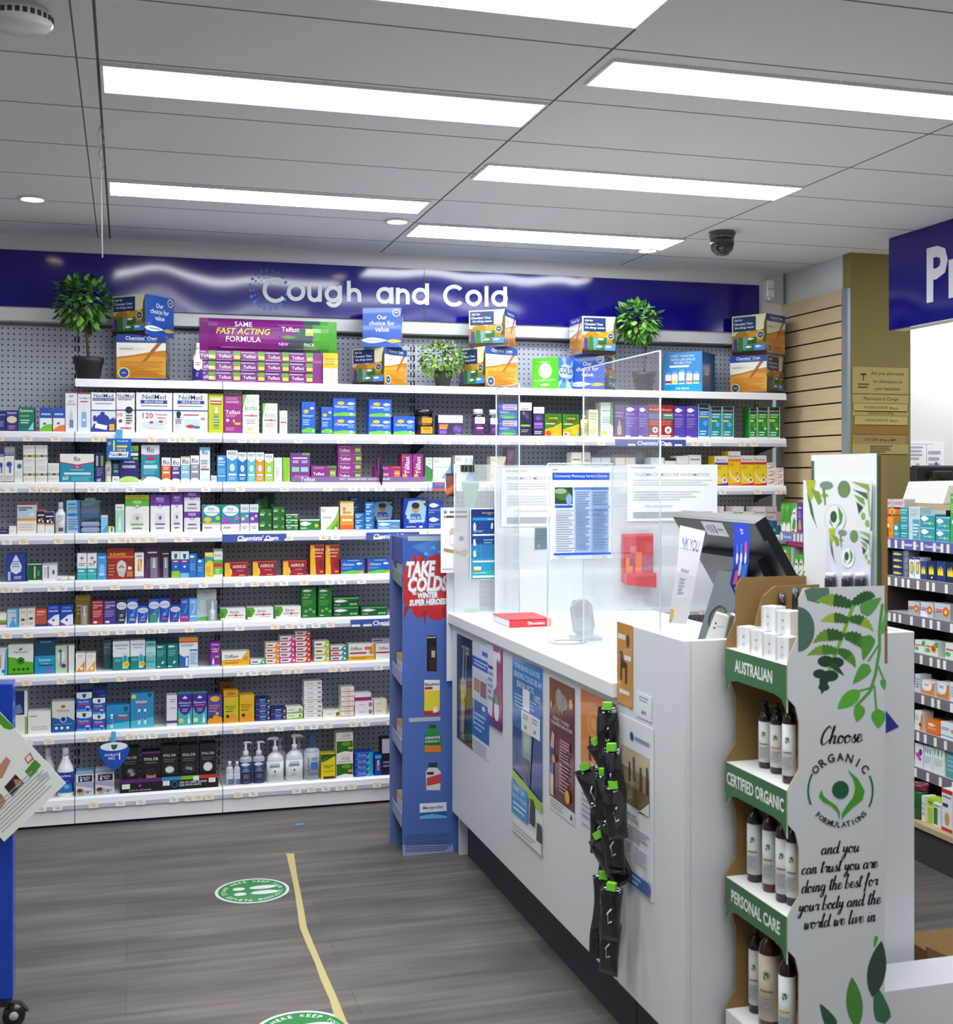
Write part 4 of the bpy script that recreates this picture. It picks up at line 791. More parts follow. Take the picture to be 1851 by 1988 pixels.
def blister(px0, px1, yt, label, base, art, bodyc, capc, bx_=0.6):
    c, y, z, w, h = place(px0, px1, yt)
    o = thing('spray_pack', lab(label), 'pack', (c, y, z), 0, 'blister packs on the shelves')
    mb = MB(); mb.box((-w / 2, 0.026, 0), (w / 2, 0.028, h), base); f = Frame((-w / 2, 0.026, 0), (1, 0, 0), (0, 0, 1), w, h); mb.art(f, art); mb.build('backing_card', 'card', o)
    r = w * 0.17; x = (bx_ - 0.5) * w
    mb = MB(); mb.lathe([(r, 0.002), (r, h * 0.28), (r * 0.9, h * 0.33), (r * 0.5, h * 0.36), (r * 0.5, h * 0.42), (r * 0.35, h * 0.62), (0.0005, h * 0.64)], (x, 0.013, 0), [bodyc, bodyc, capc, capc, capc, capc], 14); mb.build('spray_bottle', 'gloss', o)
    mb = MB(); mb.box((x - r * 1.4, 0.001, 0), (x + r * 1.4, 0.0255, h * 0.66)); mb.build('blister', 'clear_pack', o)
blister(281, 311, 1061, 'purple nasal spray pack with white bottle', '4c1a4c', 't Prolong .5 .8 .6 .08 e8e0e8|l .1 .4 .3 .6 4 8a5a8a|r 0 0 1 .3 6a2a6a', '6a4a90', 'f0f0f4')
blister(312, 332, 1061, 'black spray pack with short white bottle', '281428', 't Nicorette .5 .76 .6 .06 d8d0d8|r 0 0 1 .3 4c2048', '6a4a90', 'e8e8ee', 0.5)
SHI = '|p 1c6a50 .3 .9 .7 .9 .66 .76 .5 .7 .34 .76|r .1 .58 .9 .66 c02840|t First .5 .62 .5 .05 fff|'
b(333, 349.5, 1070, 'blue and lime cold defence carton with shield', '2458c0', 'r 0 .7 1 1 e4ecf2' + SHI + 'r 0 0 1 .26 8cc838|o .5 .42 .14 8cd8b0')
b(350, 367, 1070, 'blue cold defence carton with shield and pale foot', '2458c0', 'r 0 .7 1 1 e4ecf2' + SHI + 'r 0 0 1 .18 7ab8e8|o .5 .42 .14 e0ecf8')
b(367.5, 382, 1075, 'plain deep blue spray carton', '2a74c4', 'f .4 .88 .34 .05 fff|l .1 .8 .3 .6 3 7ab8e8')
b(383, 397, 1085, 'plain shorter blue spray carton', '2a78c8', 'f .4 .88 .34 .06 fff|l .1 .8 .3 .6 3 7ab8e8')
b(398, 414.5, 1073, 'yellow effervescent carton with teal wave', 'f0d440', 'p 38a890 0 .55 .5 .7 1 .62 1 .8 0 .85|r 0 .88 1 1 f4e88c|l .2 .8 .04 .1 1 c84|e .4 .3 .3 .14 f4b030')
b(415, 432.5, 1066, 'white, red and green saline carton', 'e8ece8', 'r 0 .92 1 1 9aa0a4|t Fess .5 .78 .7 .1 3a6aa0|r 0 .5 1 .62 58b848|r 0 .36 1 .5 d04030|r 0 .1 1 .36 6cc050|l .2 .7 .06 .3 3 cf8')
row(5, 2)
AER = 'p f0b828 0 0 .28 0 .2 1 0 1|p e0e0d8 .26 .2 .32 .12 .28 .5 .24 .56|t AERIUS .6 .68 .56 .2 f4f0ea|l .5 .8 .36 .44 1 e8a0a0|r 0 .94 1 1 b06050|e .9 .4 .1 .2 7a2848|r .6 .06 .84 .12 e8a0a0'
for (u0, u1, yy, L) in ((436, 483, 1091, 'next to the bay joint'), (490.5, 537, 1089, 'between its two twins'), (549.5, 596, 1088, 'beside the upright pair')):
    b(u0, u1, yy, 'red and yellow allergy carton ' + L, 'a02028', AER)
AEU = 'p f0b828 0 0 .4 0 .3 1 0 1|t AERIUS .56 .83 .8 .09 f4f0ea|l .3 .9 .68 .76 1 f0c060|l .36 .8 .58 .64 1 f0d0d0|e .8 .36 .2 .16 8a1c2c|p f0e8c8 .3 .3 .4 .04 .36 .04 .26 .3|r .04 .96 1 1 c87040|e .8 .1 .14 .03 e8a050'
b(602.5, 630, 1057, 'upright red and yellow allergy syrup carton by the flat ones', 'b02420', AEU)
b(632, 659, 1057, 'upright red and yellow allergy syrup carton by the blue ones', 'b02420', AEU)
CLC = 'r 0 0 .04 1 d83050|t Claratyne .34 .64 .5 .2 fff|f .82 .7 .14 .08 f0f4fa|p 6cc040 0 0 1 0 1 .22 .5 .26 0 .12|p f0a860 .74 0 1 0 1 .26|l .3 .8 .88 .96 1 bdf|l .06 .5 .34 .46 2 7bf'
b(662, 706, 1086, 'flat blue allergy carton with red edge', '1f68c4', CLC)
b(714, 758, 1085, 'flat blue allergy carton half hidden by the stand', '1f68c4', CLC)
# ---- sixth shelf
row(6, 0)
b(-4, 13, 1190, 'white and green eye drop carton with red stripe', 'ecece0', 'e .4 .7 .5 .16 f8f8f8|r 0 .2 1 .34 c83838|r 0 .3 1 .5 6cb040')
b(14, 36, 1184, 'light blue gel carton with red arrow', 'b8dcf0', 't GelTears .5 .85 .7 .08 7ac|p d04040 .2 .5 .7 .6 .7 .5|p 4aa4d8 .1 0 .9 0 .5 .5|r .8 0 1 1 5aa8d8')
b(37, 52, 1182, 'cream eye carton of two, with a single eye print', 'e8e2d4', 'l .2 .8 .74 .9 2 aa9|e .5 .4 .3 .07 8a6a50|o .5 .4 .12 3a2a20|l .2 .8 .1 .24 2 bba')
b(52.5, 68, 1181, 'cream eye carton of two, next to the orange one', 'e8e2d4', 'l .2 .8 .74 .9 2 aa9|e .5 .45 .3 .07 8a6a50|o .5 .45 .12 3a2a20|l .2 .8 .1 .24 2 bba')
b(68.5, 91, 1182, 'orange red eye drop carton', 'd05038', 't Visine .5 .84 .7 .1 f4e0d8|e .5 .34 .36 .2 b06048|l .1 .8 .62 .74 2 f0b0a0|r 0 0 1 .14 4a3a70')
REF = 't Refresh .5 .72 .78 .1 b0c8f8|p f0f0f8 0 .0 1 .0 1 .56 .6 .52 0 .24|o .5 .28 .1 3a50b0|p 7a3aa0 0 0 1 0 1 .04 .5 .02 0 .2|l .2 .8 .84 .92 1 8ab'
b(92, 115.5, 1175, 'blue and white drops carton next to the orange one', '2c48b8', REF)
b(117, 142, 1175, 'blue and white drops carton at the bay joint', '2c48b8', REF)
row(6, 1)
blister(146, 175, 1156, 'gold spray pack leaning sideways with cream bottle', '8a6a1c', 'r 0 .82 1 1 a07c28|l .1 .4 .3 .7 3 c8a850', 'd8b890', 'f0e8d8')
OTR = 't Otrivin .55 .8 .8 .09 f4e8e8|l .1 .9 .9 .96 1 dba|e .3 .1 .2 .05 f0e0e0|l .1 .9 .3 .6 4 e8a0a8|r .1 .68 .5 .73 e8a030'
b(178.5, 200, 1166, 'dark red nasal carton with white lettering', 'a02838', OTR)
b(201.5, 225, 1166, 'violet nasal carton with white lettering', '4a3a90', OTR.replace('e8a0a8', '9a90d0'))
DRX = lambda c, c2: 'e .5 .74 .52 .16 d4d8ea|t Drixine .5 .74 .76 .09 6a74a0|p ' + c2 + ' 0 0 .1 0 .9 .55 .6 .58|l .3 .7 .28 .4 2 9cf|r .25 .12 .75 .2 ' + c + '|p d8e4f0 .8 0 1 0 1 .7 .94 .3'
b(226.5, 246, 1164, 'dark slate nasal carton with pale oval', '2c3050', DRX('c8a860', '38447a'))
b(247, 267.5, 1163, 'royal blue nasal carton with pale oval, tall', '2050b8', DRX('e8b050', '3a78d8'))
b(268, 288, 1176, 'royal blue nasal carton with pale oval, short', '2450b4', DRX('e87050', '3a78d8'))
b(289, 309.5, 1163, 'blue and green nasal carton with pale oval', '2a58b8', DRX('d04040', '3a9880') + '|r .1 0 .8 .36 3a9880')
b(310, 330, 1161, 'royal blue nasal carton with red tag, tall', '2244b0', DRX('e04848', '3a70d0'))
b(331, 350, 1174, 'royal blue nasal carton with red tag, short', '2446b0', DRX('e04848', '3a70d0'))
b(350.5, 367, 1162, 'blue and purple nasal carton with pink foot', '2c58b8', 'p 5a9ae0 .3 .3 .9 .9 .6 .4|l .2 .8 .8 .92 2 bcf|r 0 0 1 .14 a03880|r .1 .16 .9 .24 f07080')
b(367.5, 383, 1162, 'sky blue nasal carton', '6aa8e4', 'p bcdcf6 .3 .3 .9 .9 .6 .4|l .2 .8 .8 .92 2 def|r .1 .2 .9 .26 def')
blister(383.5, 421, 1145, 'pale grey allergy spray pack with green foot', 'c8ccca', 't Zyrtec .5 .88 .7 .06 4a5a6a|r .3 .78 .8 .82 b0b4b8|e .28 .5 .2 .16 d8dcda|e .5 .0 .6 .13 5ab848', 'f4f4f4', 'fafafa', 0.78)
row(6, 2)
ZYR = 'p 5cac30 0 0 .12 0 .3 .7 .24 1 0 1|e .04 .5 .1 .3 4a9020|t Zyrtec .56 .66 .7 .26 4a5a70|r .3 .38 .92 .44 d04848|o .62 .41 .05 d04848|l .5 .9 .16 .24 1 bbb|e .1 .12 .1 .1 e8f0d0'
for (u0, u1, yy, L) in ((428, 477, 1181, 'next to the grey spray pack'), (480, 531, 1179, 'between two twins'), (535, 584.5, 1177, 'next to the tall green cartons')):
    b(u0, u1, yy, 'white and green allergy carton ' + L, 'f4f4f2', ZYR)
CZ = 'f .4 .9 .34 .045 e4e8e0|t C-zine .4 .77 .6 .06 f0f4e8|r .1 .66 .5 .69 b0d040|l .1 .8 .4 .6 4 58a850|e .3 .22 .12 .05 78b868|e .6 .28 .12 .05 78b868|e .84 .2 .1 .05 78b868|l .1 .4 .04 .1 1 cec'
b(585.5, 614, 1141, 'tall green hay fever carton, the wider one', '1e7428', CZ)
b(618, 645, 1141, 'tall green hay fever carton beside the flat green ones', '1e7428', CZ)
CZF = 'r 0 .84 1 1 58a860|f .3 .64 .28 .16 f0f0e8|t C-zine .16 .26 .22 .18 e8f0e0|o .7 .28 .045 9cd070|o .8 .28 .045 9cd070|o .9 .28 .045 9cd070'
b(647, 696, 1160, 'flat green hay fever carton', '145c34', CZF, n=2, jit=0.002)
b(701, 752, 1178, 'flat green hay fever carton half hidden by the stand', '145c34', CZF)
# ---- seventh shelf
row(7, 0)
b(-4, 14, 1258, 'white and blue drops carton with curved edge', 'e8eef0', 'p 4ab0d0 .6 0 1 0 1 1 .8 .9|r .4 .1 .8 .2 3a70c0|v Hylo .3 .5 .2 .5 d88')
b(15.5, 65, 1251, 'white and green eye wipe carton with an eye ring', 'e8ecea', 'p 5cb820 0 0 1 0 1 .4 .6 .44 .3 .56 0 .6|t OptiSoothe .5 .74 .76 .09 6a7270|p 4a5a50 .4 .84 .6 .9 .5 .8|o .5 .46 .15 2c5a20|o .5 .46 .11 4a9a28|o .5 .46 .06 182818|e .24 .18 .06 .04 2c4a18|e .42 .18 .06 .04 2c4a18|e .6 .18 .06 .04 2c4a18|e .78 .18 .06 .04 2c4a18|r 0 0 1 .05 3a7a20')
SYS = 't Systane .5 .76 .8 .2 f0f4f8|t ULTRA .5 .56 .6 .1 bde|p 8a6ac8 .5 0 .8 0 .9 .3 .6 .2|r .2 .44 .9 .5 1c3a78'
b(67, 107, 1273, 'turquoise eye drop carton', '1f98c8', SYS)
b(69, 108, 1241, 'dark teal eye drop carton standing on the turquoise one', '144a68', 't Systane .5 .84 .8 .2 a0b8d0', dy=0.004, yb=1273, d=0.06)
b(107.5, 144.5, 1253, 'pale green eye wipe carton with purple stripe', 'b8dcb0', 'r .62 0 .7 1 8a3aa0|r .7 0 1 1 e4ece4|e .3 .6 .2 .22 e8ece8|o .26 .8 .09 6a4a90|o .44 .26 .12 5a3a80|v Blephadex .28 .5 .16 .5 88a', side='d8dcd8')
row(7, 1)
PL = lambda c: 'l .2 .8 .76 .92 2 dba|p ' + c + ' 0 0 .9 0 .98 .6 .9 .56|e .6 .2 .18 .08 f4ece0|r .5 .1 .7 .16 f0f0f0'
b(147, 166, 1268, 'white lubricant carton with orange diagonal', 'f4f0ec', PL('ec8c38'))
b(167, 186, 1268, 'white lubricant carton with amber diagonal', 'f4f0ec', PL('f0b030'))
b(201, 216, 1242, 'dark teal spray carton by the empty gap', '1f5a60', 'r 0 .5 1 1 4a6a74|l .1 .9 .7 .9 2 8aa', dy=0.05)
NAS = 'r 0 0 1 .46 1c8888|p e8eef0 0 .46 1 .62 1 1 0 1|t NASONEX .52 .86 .8 .09 4a5a78|l .2 .8 .72 .78 1 aab|r .58 .06 .88 .6 c8e4f0|r .62 .2 .84 .5 2a9ab0|o .8 .2 .19 f0d028|t 24 .8 .2 .2 .06 4a3a20|l .1 .5 .3 .4 2 8dd'
b(219, 252, 1245, 'white and teal nasal carton with yellow disc by the dark one', 'e8eef0', NAS)
b(253, 282, 1243, 'white and teal nasal carton with yellow disc by the aqua one', 'e8eef0', NAS)
b(283, 302.5, 1245, 'aqua nasal carton with pale middle', '70b8bc', 'r 0 .5 1 .8 b8dce0|t Avamys .5 .9 .7 .06 456|r .1 .24 .9 .3 3aa0a4|l .1 .8 .4 .64 2 8cc')
AZ = 'f .4 .9 .36 .04 e0f0ec|l .1 .8 .5 .76 4 6abab0|p d8f0e8 .5 .2 .7 .2 .8 .3 .6 .3|r .05 .06 .4 .11 d8ece8'
b(303.5, 323, 1251, 'deep teal allergy spray carton beside the aqua one', '147a78', AZ)
b(325, 346, 1250, 'deep teal allergy spray carton beside the orange topped one', '147a78', AZ)
b(348, 384.5, 1238, 'white and blue spray carton with orange top', 'e8eef4', 'r 0 .88 1 1 e8902c|r 0 .84 1 .88 d04030|l .1 .8 .7 .8 2 8aa|p 2a68b0 0 0 .5 0 .5 .4 .25 .36 0 .46|r .34 .06 .46 .34 e4ecf4|r .54 0 1 .62 c8dcf0|r .56 .56 .98 .6 3a58b0|l .6 .94 .1 .5 5 9ab')
b(408.5, 427, 1247, 'purple nasal allergy carton with white bottle', '8a2aa0', 'l .1 .9 .86 .95 1 cad|t Telfast .5 .72 .84 .1 f0e8f4|t Nasal .5 .62 .6 .06 f0e8f4|r .2 .1 .4 .26 f0f0f4|p f0f0f4 .24 .26 .36 .26 .3 .42|r .5 .36 .9 .44 8cc850|r 0 0 1 .06 9cc8b0')
row(7, 2)
b(430.5, 485, 1265, 'yellow and white throat lozenge carton', 'f4f2ea', 'p f0b420 0 0 1 0 1 1 .9 1 .7 .44 0 .4|t Difflam .36 .66 .6 .24 2c2c34|r .06 .36 .66 .42 c89020|o .86 .5 .09 e89a20|l .1 .6 .14 .26 1 a06818')
SM = lambda c: 'l .08 .5 .4 .8 1 444|t Difflam .3 .56 .4 .36 445|p ' + c + ' .58 0 1 0 1 1 .8 1|r 0 0 1 .2 ' + c + '|o .88 .5 .06 fff'
b(487, 515, 1281, 'thin white and teal lozenge pack beside the yellow carton', 'f2f2f0', SM('38a0a0'))
b(516.5, 543.5, 1248, 'thin orange and white lozenge pack', 'f4ece0', SM('f08a30'), n=4, jit=0.0015)
b(544, 573.5, 1235, 'thin pink and white lozenge pack', 'f4e6ec', SM('d8408c'), n=5, jit=0.002)
b(574, 603, 1225, 'thin red and white lozenge pack', 'f4e6e4', SM('dc3a34'), n=6, jit=0.002)
b(611, 640, 1245, 'thin lime and white lozenge pack', 'f4f2e6', SM('b4cc30').replace('r 0 0 1 .2 b4cc30', 'r 0 0 1 .2 d8c060'), n=3, jit=0.0015)
b(642.5, 673.5, 1254, 'thin teal and red lozenge pack', 'f0eeee', SM('2c9a94').replace('r 0 0 1 .2 2c9a94', 'r 0 0 .6 .3 d85060'), n=3, jit=0.001)
DFP = 'p f4b828 .8 .4 1 .3 1 1 .9 1|r 0 0 1 .26 f0b020|t Difflam .3 .72 .46 .18 2c2c34|r .62 .64 .86 .82 e05040|t plus .74 .73 .2 .1 fff|r .04 .4 .68 .5 c83838|o .86 .48 .07 e8902c|l .1 .7 .1 .18 1 b07010'
b(677, 728, 1250, 'white and yellow plus lozenge carton', 'f4f2ec', DFP)
b(729.5, 757, 1250, 'white lozenge carton half hidden by the stand', 'f4f2ec', 't Difflam .6 .72 .8 .16 2c2c34|r .04 .4 1 .5 c83838')
b(722, 757, 1239, 'grey thin pack lying on the half hidden carton', 'a89cac', 'l .1 .6 .4 .8 1 545', dy=0.02, yb=1250)
# ---- eighth shelf
row(8, 0)
b(25, 53, 1341, 'navy and white wipes carton behind the tilted card', 'ecece4', 'r 0 .45 .8 1 22306c|p 6a86a8 .1 .46 .7 .5 .5 .7 .2 .66|r .84 0 1 .4 8cb850')
b(54, 99, 1381, 'plain white wipe carton with green small print', 'f0f0e8', 'l .08 .4 .74 .84 1 888|t 2.5%_w/w_Sodium .5 .3 .7 .07 8a9a78|t Chloride_Solution .5 .2 .8 .07 8a9a78')
row(8, 1)
row(8, 0)
b(100.5, 145, 1362, 'white and blue eye wipe carton with an eye ring', 'dcdcd4', 'r 0 0 1 .36 1c60a8|p 1c60a8 0 .36 0 .5 .3 .44 .7 .5 1 .36|t OptiSoothe .5 .7 .76 .08 6a7270|e .5 .84 .1 .05 b06a40|o .5 .42 .15 cfdce8|o .5 .42 .11 1c4c88|o .5 .42 .05 123|e .2 .14 .07 .05 e8f0f4|e .44 .14 .07 .05 e8f0f4|e .7 .14 .07 .05 e8f0f4|l .1 .9 .24 .28 1 9bd')
row(8, 1)
VAP = 'r 0 0 1 .12 4aa8e0|p e8ecf4 0 .72 .3 .66 .7 .66 1 .72 1 1 0 1|p 1c5a48 .36 .92 .64 .92 .6 .76 .5 .7 .4 .76|t VapoRub .45 .5 .7 .14 e8f0ff|r .14 .34 .84 .42 d04050|r .6 .06 .86 .28 e0ecf8|r .62 .06 .84 .2 1c3a9a'
b(148.5, 178.5, 1344, 'blue vapour rub carton with shield in the wider pair', '2458c0', VAP, n=2)
b(180, 204.5, 1355, 'blue vapour rub carton with shield in the narrower pair', '2458c0', VAP, n=2)
b(181, 208, 1331, 'blue vapour rub carton darkened by painted shade on the narrower pair', '142a6a', 't VapoRub .5 .5 .6 .2 4a6ac0|r .5 .1 .9 .3 3a58b0', dy=0.01, yb=1355, d=0.05)  # shade under the shelf above is mixed into its blue and lettering
INH = 'p 4ac0d8 0 0 1 0 1 .3 0 .2|p 2c8cc8 0 .5 1 .7 1 1 0 1|'
b(206.5, 252, 1368, 'wide blue inhaler pack with a single stick', '1880b0', INH + 't Inhaler .72 .56 .4 .14 f4f8fa|r .48 .4 .9 .47 d04050|r .18 .06 .28 .5 e8f0f8|o .23 .58 .06 f4f8fa|r .19 .2 .27 .44 3a60c0|p 1c5a48 .74 .9 .94 .9 .9 .76 .84 .7 .78 .76')
b(253.5, 298.5, 1345, 'tall blue inhaler pack with two sticks', '2090c0', INH + 't Inhaler .48 .75 .5 .1 f4f8fa|r .26 .66 .74 .7 d04050|r .32 .1 .42 .54 e8f0f8|r .58 .1 .68 .54 e8f0f8|r .33 .22 .41 .46 3a60c0|r .59 .22 .67 .46 3a60c0|o .14 .9 .1 e8d830|p 1c5a48 .74 .98 .94 .98 .9 .9 .84 .86 .78 .9')
b(323.5, 344, 1350, 'white nasal carton with purple foot band', 'e8e4ea', 'l .3 .9 .76 .9 2 9ab|l .3 .9 .56 .62 1 c9a|r 0 .1 1 .18 5a3a90')
RHI = lambda c: 'p 4a2490 0 1 0 .6 .2 .4 .5 .32 .8 .4 1 .6 1 1|t Rhinocort .5 .72 .84 .08 f4f0fa|l .16 .84 .6 .66 1 ' + c + '|p e8e4f0 .3 .86 .5 .94 .7 .86 .5 .84|l .3 .7 .42 .54 2 b8a0d8|o .22 .16 .17 f0e8c0|r .7 .06 .86 .2 f4f8fa|p f4f8fa .73 .2 .83 .2 .79 .36 .76 .36'
b(345.5, 373, 1347, 'purple and aqua nasal carton with yellow disc', '48b4b4', RHI('60d0d0') + '|o .22 .16 .14 e0d850')
b(374, 402, 1346, 'purple and aqua nasal carton with pale disc', '48b4b4', RHI('f07050'))
MAN = lambda c: 'p e89a20 0 0 1 0 1 .2 .6 .3 .3 .28 0 .14|e .5 .88 .34 .1 e8b040|t MANUKA .5 .64 .74 .09 ' + c + '|t HONEY .44 .55 .6 .08 ' + c + '|o .26 .26 .12 3a3a28|e .66 .36 .12 .06 e8a830|l .1 .6 .42 .48 1 ' + c
b(403.5, 431.5, 1350, 'violet and orange honey lozenge carton', '54489a', MAN('e8a070'))
row(8, 2)
b(434.5, 463.5, 1353, 'lime and yellow honey lozenge carton', 'c8c418', MAN('5a6a20'))
b(465, 494, 1349, 'amber yellow honey lozenge carton', 'e4b414', MAN('8a5a14'))
b(434, 463, 1340, 'gold carton lying on the lime honey carton', 'd89a1c', 'e .5 .5 .3 .3 b87414', yb=1352.6, d=0.06)
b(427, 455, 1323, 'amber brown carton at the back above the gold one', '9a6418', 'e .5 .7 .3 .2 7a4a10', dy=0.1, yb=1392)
NAV = 't Nasal .5 .76 .4 .2 dfe4f4|t Clear .5 .4 .6 .3 9ab0e8|r .86 .3 .97 .7 e8b050|r 0 .02 1 .1 8a98c8'
b(496.5, 524.5, 1356, 'navy tablet pack in the stack of four', '1f2e78', NAV, n=4, jit=0.0015)
b(526, 555, 1375, 'navy tablet pack in the pair', '1f2e78', NAV, n=2)
b(556.5, 588, 1373, 'green and white lozenge pack', 'f0f0e8', 't Strepsils .3 .6 .5 .3 4a6a38|p 8cc030 0 0 1 0 1 .4 .6 .26 0 .2|o .84 .6 .08 5aa838', n=2)
b(590.5, 625.5, 1322, 'white lozenge pack in the tall tower', 'f4f0ee', 't Lozenges .34 .5 .5 .36 555|r .76 .36 .95 .66 a86a70|r 0 0 1 .08 ccc', n=8, jit=0.002)
b(586, 621, 1320, 'lozenge pack greyed by painted shade at the back of the tower', '77726c', 't Lozenges .34 .5 .5 .36 333', dy=0.09, yb=1330)  # same pack as the tower, its card greyed for the shade behind
b(627, 661.5, 1380, 'white and lime lozenge carton beside the tower', 'f2f0e6', 't Strepsils .36 .5 .5 .2 667|p d8d838 .7 0 1 0 1 1 .9 1|e .84 .5 .1 .3 667')
b(662, 688, 1334, 'peach striped lozenge pack', 'f4ece6', 't Strepsils .5 .62 .7 .3 555|r 0 0 1 .22 e8a078|r .5 .04 .7 .2 c06030', n=6, jit=0.0015)
b(689, 724.5, 1361, 'white lozenge carton with grey pink leaf', 'f4eef0', 't Strepsils .38 .5 .5 .2 667|e .86 .5 .1 .34 b87890', n=2)
b(688.5, 721, 1346, 'white and magenta carton lying on the pair', 'f4f0f2', 'r 0 .04 1 .5 b0207c', yb=1360.6, d=0.06)
b(726, 752, 1359, 'cream lozenge carton at the edge of the stand', 'f4eedc', 't Strepsils .4 .5 .6 .2 776|r .9 0 1 1 e0d870', n=2)
# ---- bottom shelf
row(9, 0)
REC = 'r 0 .45 1 .98 1c3aa0|r 0 .02 1 .45 2c78c8|t reclens .5 .84 .84 .16 fff|e .6 .3 .2 .1 6ac0f0|l .2 .8 .54 .6 1 8af'
PRB = [(0.9, 0), (1, 0.03), (1, 0.62), (0.9, 0.72), (0.55, 0.86), (0.42, 0.92), (0.42, 1)]
bottle(111, 143, 1453, 'white saline bottle with blue label, in front', PRB, (0.42, 0.16, 'f0f2f4'), (0.1, 0.6, '2450b4'), name='saline_bottle', art=REC)
bottle(80, 107, 1454, 'white saline bottle behind the tilted card', PRB, (0.42, 0.16, 'f0f2f4'), (0.1, 0.6, '3a60b0'), name='saline_bottle', dy=0.07)
row(9, 1)
BR = 'r .14 .56 .92 .82 1c2240|t Breathe .52 .74 .66 .09 f0f0f8|t Right .6 .64 .46 .09 f0f0f8|o .3 .64 .07 f0f0f8|r 0 .88 1 1 9ab4d8|p b8b0d0 .0 .44 1 .3 1 .52 0 .56|e .3 .16 .24 .12 d8a080|e .22 .22 .16 .08 5a4038|o .66 .14 .1 8090b8|o .84 .16 .06 a0a8d0|r .0 0 1 .03 9ab4d8'
b(147, 182, 1497, 'white nasal strip carton with navy badge, beside the saline bottle', 'e8e6ee', BR, side='7ac')
b(185, 222, 1494, 'white nasal strip carton with navy badge, below the shield card', 'e8e6ee', BR)
# tray of black packs
ty = YF + 0.004; a0, a1 = at(233, 1530, Y=ty).x, at(424, 1520, Y=ty).x; tz = ZR[9]
tray = thing('snore_tray', 'black display tray holding five dark nasal device packs, bottom shelf', 'tray', ((a0 + a1) / 2, ty, tz + 0.0003))
tw = a1 - a0; th = 0.056
mb = MB(); mb.box((-tw / 2, 0, 0), (tw / 2, 0.004, th), '17161a'); f = Frame((-tw / 2, 0, 0), (1, 0, 0), (0, 0, 1), tw, th)
mb.art(f, 'r 0 .72 .42 1 5c2470|r .42 .72 .62 1 3a8cc0|r .62 .72 .8 1 8cc020|r .8 .72 1 1 c83830|t 75%_OF_USERS_SNORE .74 .52 .28 .16 fff|t LESS_WITH_MUTE .71 .32 .22 .16 fff|o .55 .42 .035 2a6aa8|o .55 .42 .024 17161a|r .02 .3 .1 .66 f0f0ec|r .43 .36 .5 .72 f0f0ec|r .74 .62 .8 .95 f0f0ec|r .9 .4 .97 .74 f0f0ec|t MORE_AIR,_LESS_SNORE .2 .16 .28 .13 c8c0cc|e .2 .5 .012 .1 b050c0')
mb.build('printed_front', 'card', tray)
B((-tw / 2, 0.0045, 0), (tw / 2, 0.11, 0.012), '17161a').build('tray_floor', 'card', tray)
ZR[9] = tz + 0.0125
MUT = lambda c, e: 'r 0 .02 1 .16 ' + c + '|t mu.te .5 .76 .74 .1 d8d8dc|l .15 .85 .58 .68 2 6a6a70|' + e
b(236, 270, 1452, 'black nasal device pack with purple foot behind the shield card', '1f1e22', MUT('7a3a80', 'o .55 .38 .3 3a3a40|e .5 .42 .16 .05 a0a0a8|e .62 .34 .14 .05 a0a0a8'), name='device_pack', cat='pack', dy=0.03)
b(275, 312, 1459, 'black nasal device pack with a man holding his nose', '17161a', 'r 0 .95 1 1 6a2a7c|t mu.te .5 .8 .74 .1 e8e8ea|l .2 .8 .66 .72 1 777|e .5 .3 .26 .2 b89078|e .5 .44 .27 .1 2a2220|e .46 .22 .14 .07 d8b098|r 0 0 1 .1 2a2a2e|r .32 .34 .44 .37 2a1c18|r .58 .34 .7 .37 2a1c18', name='device_pack', cat='pack', dy=0.012)
b(313, 346, 1447, 'black nasal device pack with blue foot and pale disc', '1f1e22', MUT('3a8cc0', 'o .5 .4 .3 4a4a50|e .5 .4 .26 .08 e8ecf0'), name='device_pack', cat='pack', dy=0.02)
b(350, 384, 1446, 'black nasal device pack with lime foot', '1f1e22', MUT('8cc020', 'o .5 .4 .3 4a5a30|o .5 .4 .27 222c38|e .42 .42 .1 .04 90a0b8|e .6 .4 .1 .04 90a0b8'), name='device_pack', cat='pack', dy=0.02)
b(387.5, 420, 1443, 'black nasal device pack with red foot and white disc', '1f1e22', MUT('c83830', 'o .5 .42 .28 dce4e8|o .5 .42 .2 f0f4f6'), name='device_pack', cat='pack', dy=0.02)
ZR[9] = tz
row(9, 2)
SANB = [(0.95, 0), (1, 0.03), (1, 0.84), (0.8, 0.95), (0.4, 1)]
SB = 'r .3 .02 1 .5 2a5090|l .35 .9 .1 .4 3 9bd|r 0 .5 1 .96 d8dce8'
bottle(439, 453.5, 1479, 'small clear sanitiser bottle beside the black packs', SANB, (0.5, 0.2, 'f0f0f4'), (0.05, 0.6, 'c8d0e0'), 'd0d4e0', art=SB, name='sanitiser_bottle')
bottle(454.5, 467, 1479, 'small clear sanitiser bottle beside the navy pump bottle', SANB, (0.5, 0.2, 'f0f0f4'), (0.05, 0.6, 'c8d0e0'), 'd0d4e0', art=SB, name='sanitiser_bottle')
NV = 'f .45 .9 .5 .08 e8ecf4|t Instant .5 .66 .6 .06 e0e4f0|t Hand_Sanitiser .5 .58 .84 .06 e0e4f0|r .24 .26 .76 .44 8a7a60|l .3 .7 .28 .42 3 5a4a40|l .3 .7 .06 .1 1 aac'
bottle(466, 490, 1442, 'navy labelled pump bottle beside the small bottles', [(0.95, 0), (1, 0.02), (1, 0.9), (0.9, 0.96), (0.5, 1)], (0.5, 0.34, 'e4e4ea'), (0.02, 0.8, '22356c'), 'b8bcc4', name='pump_bottle', art=NV, pump=-1)
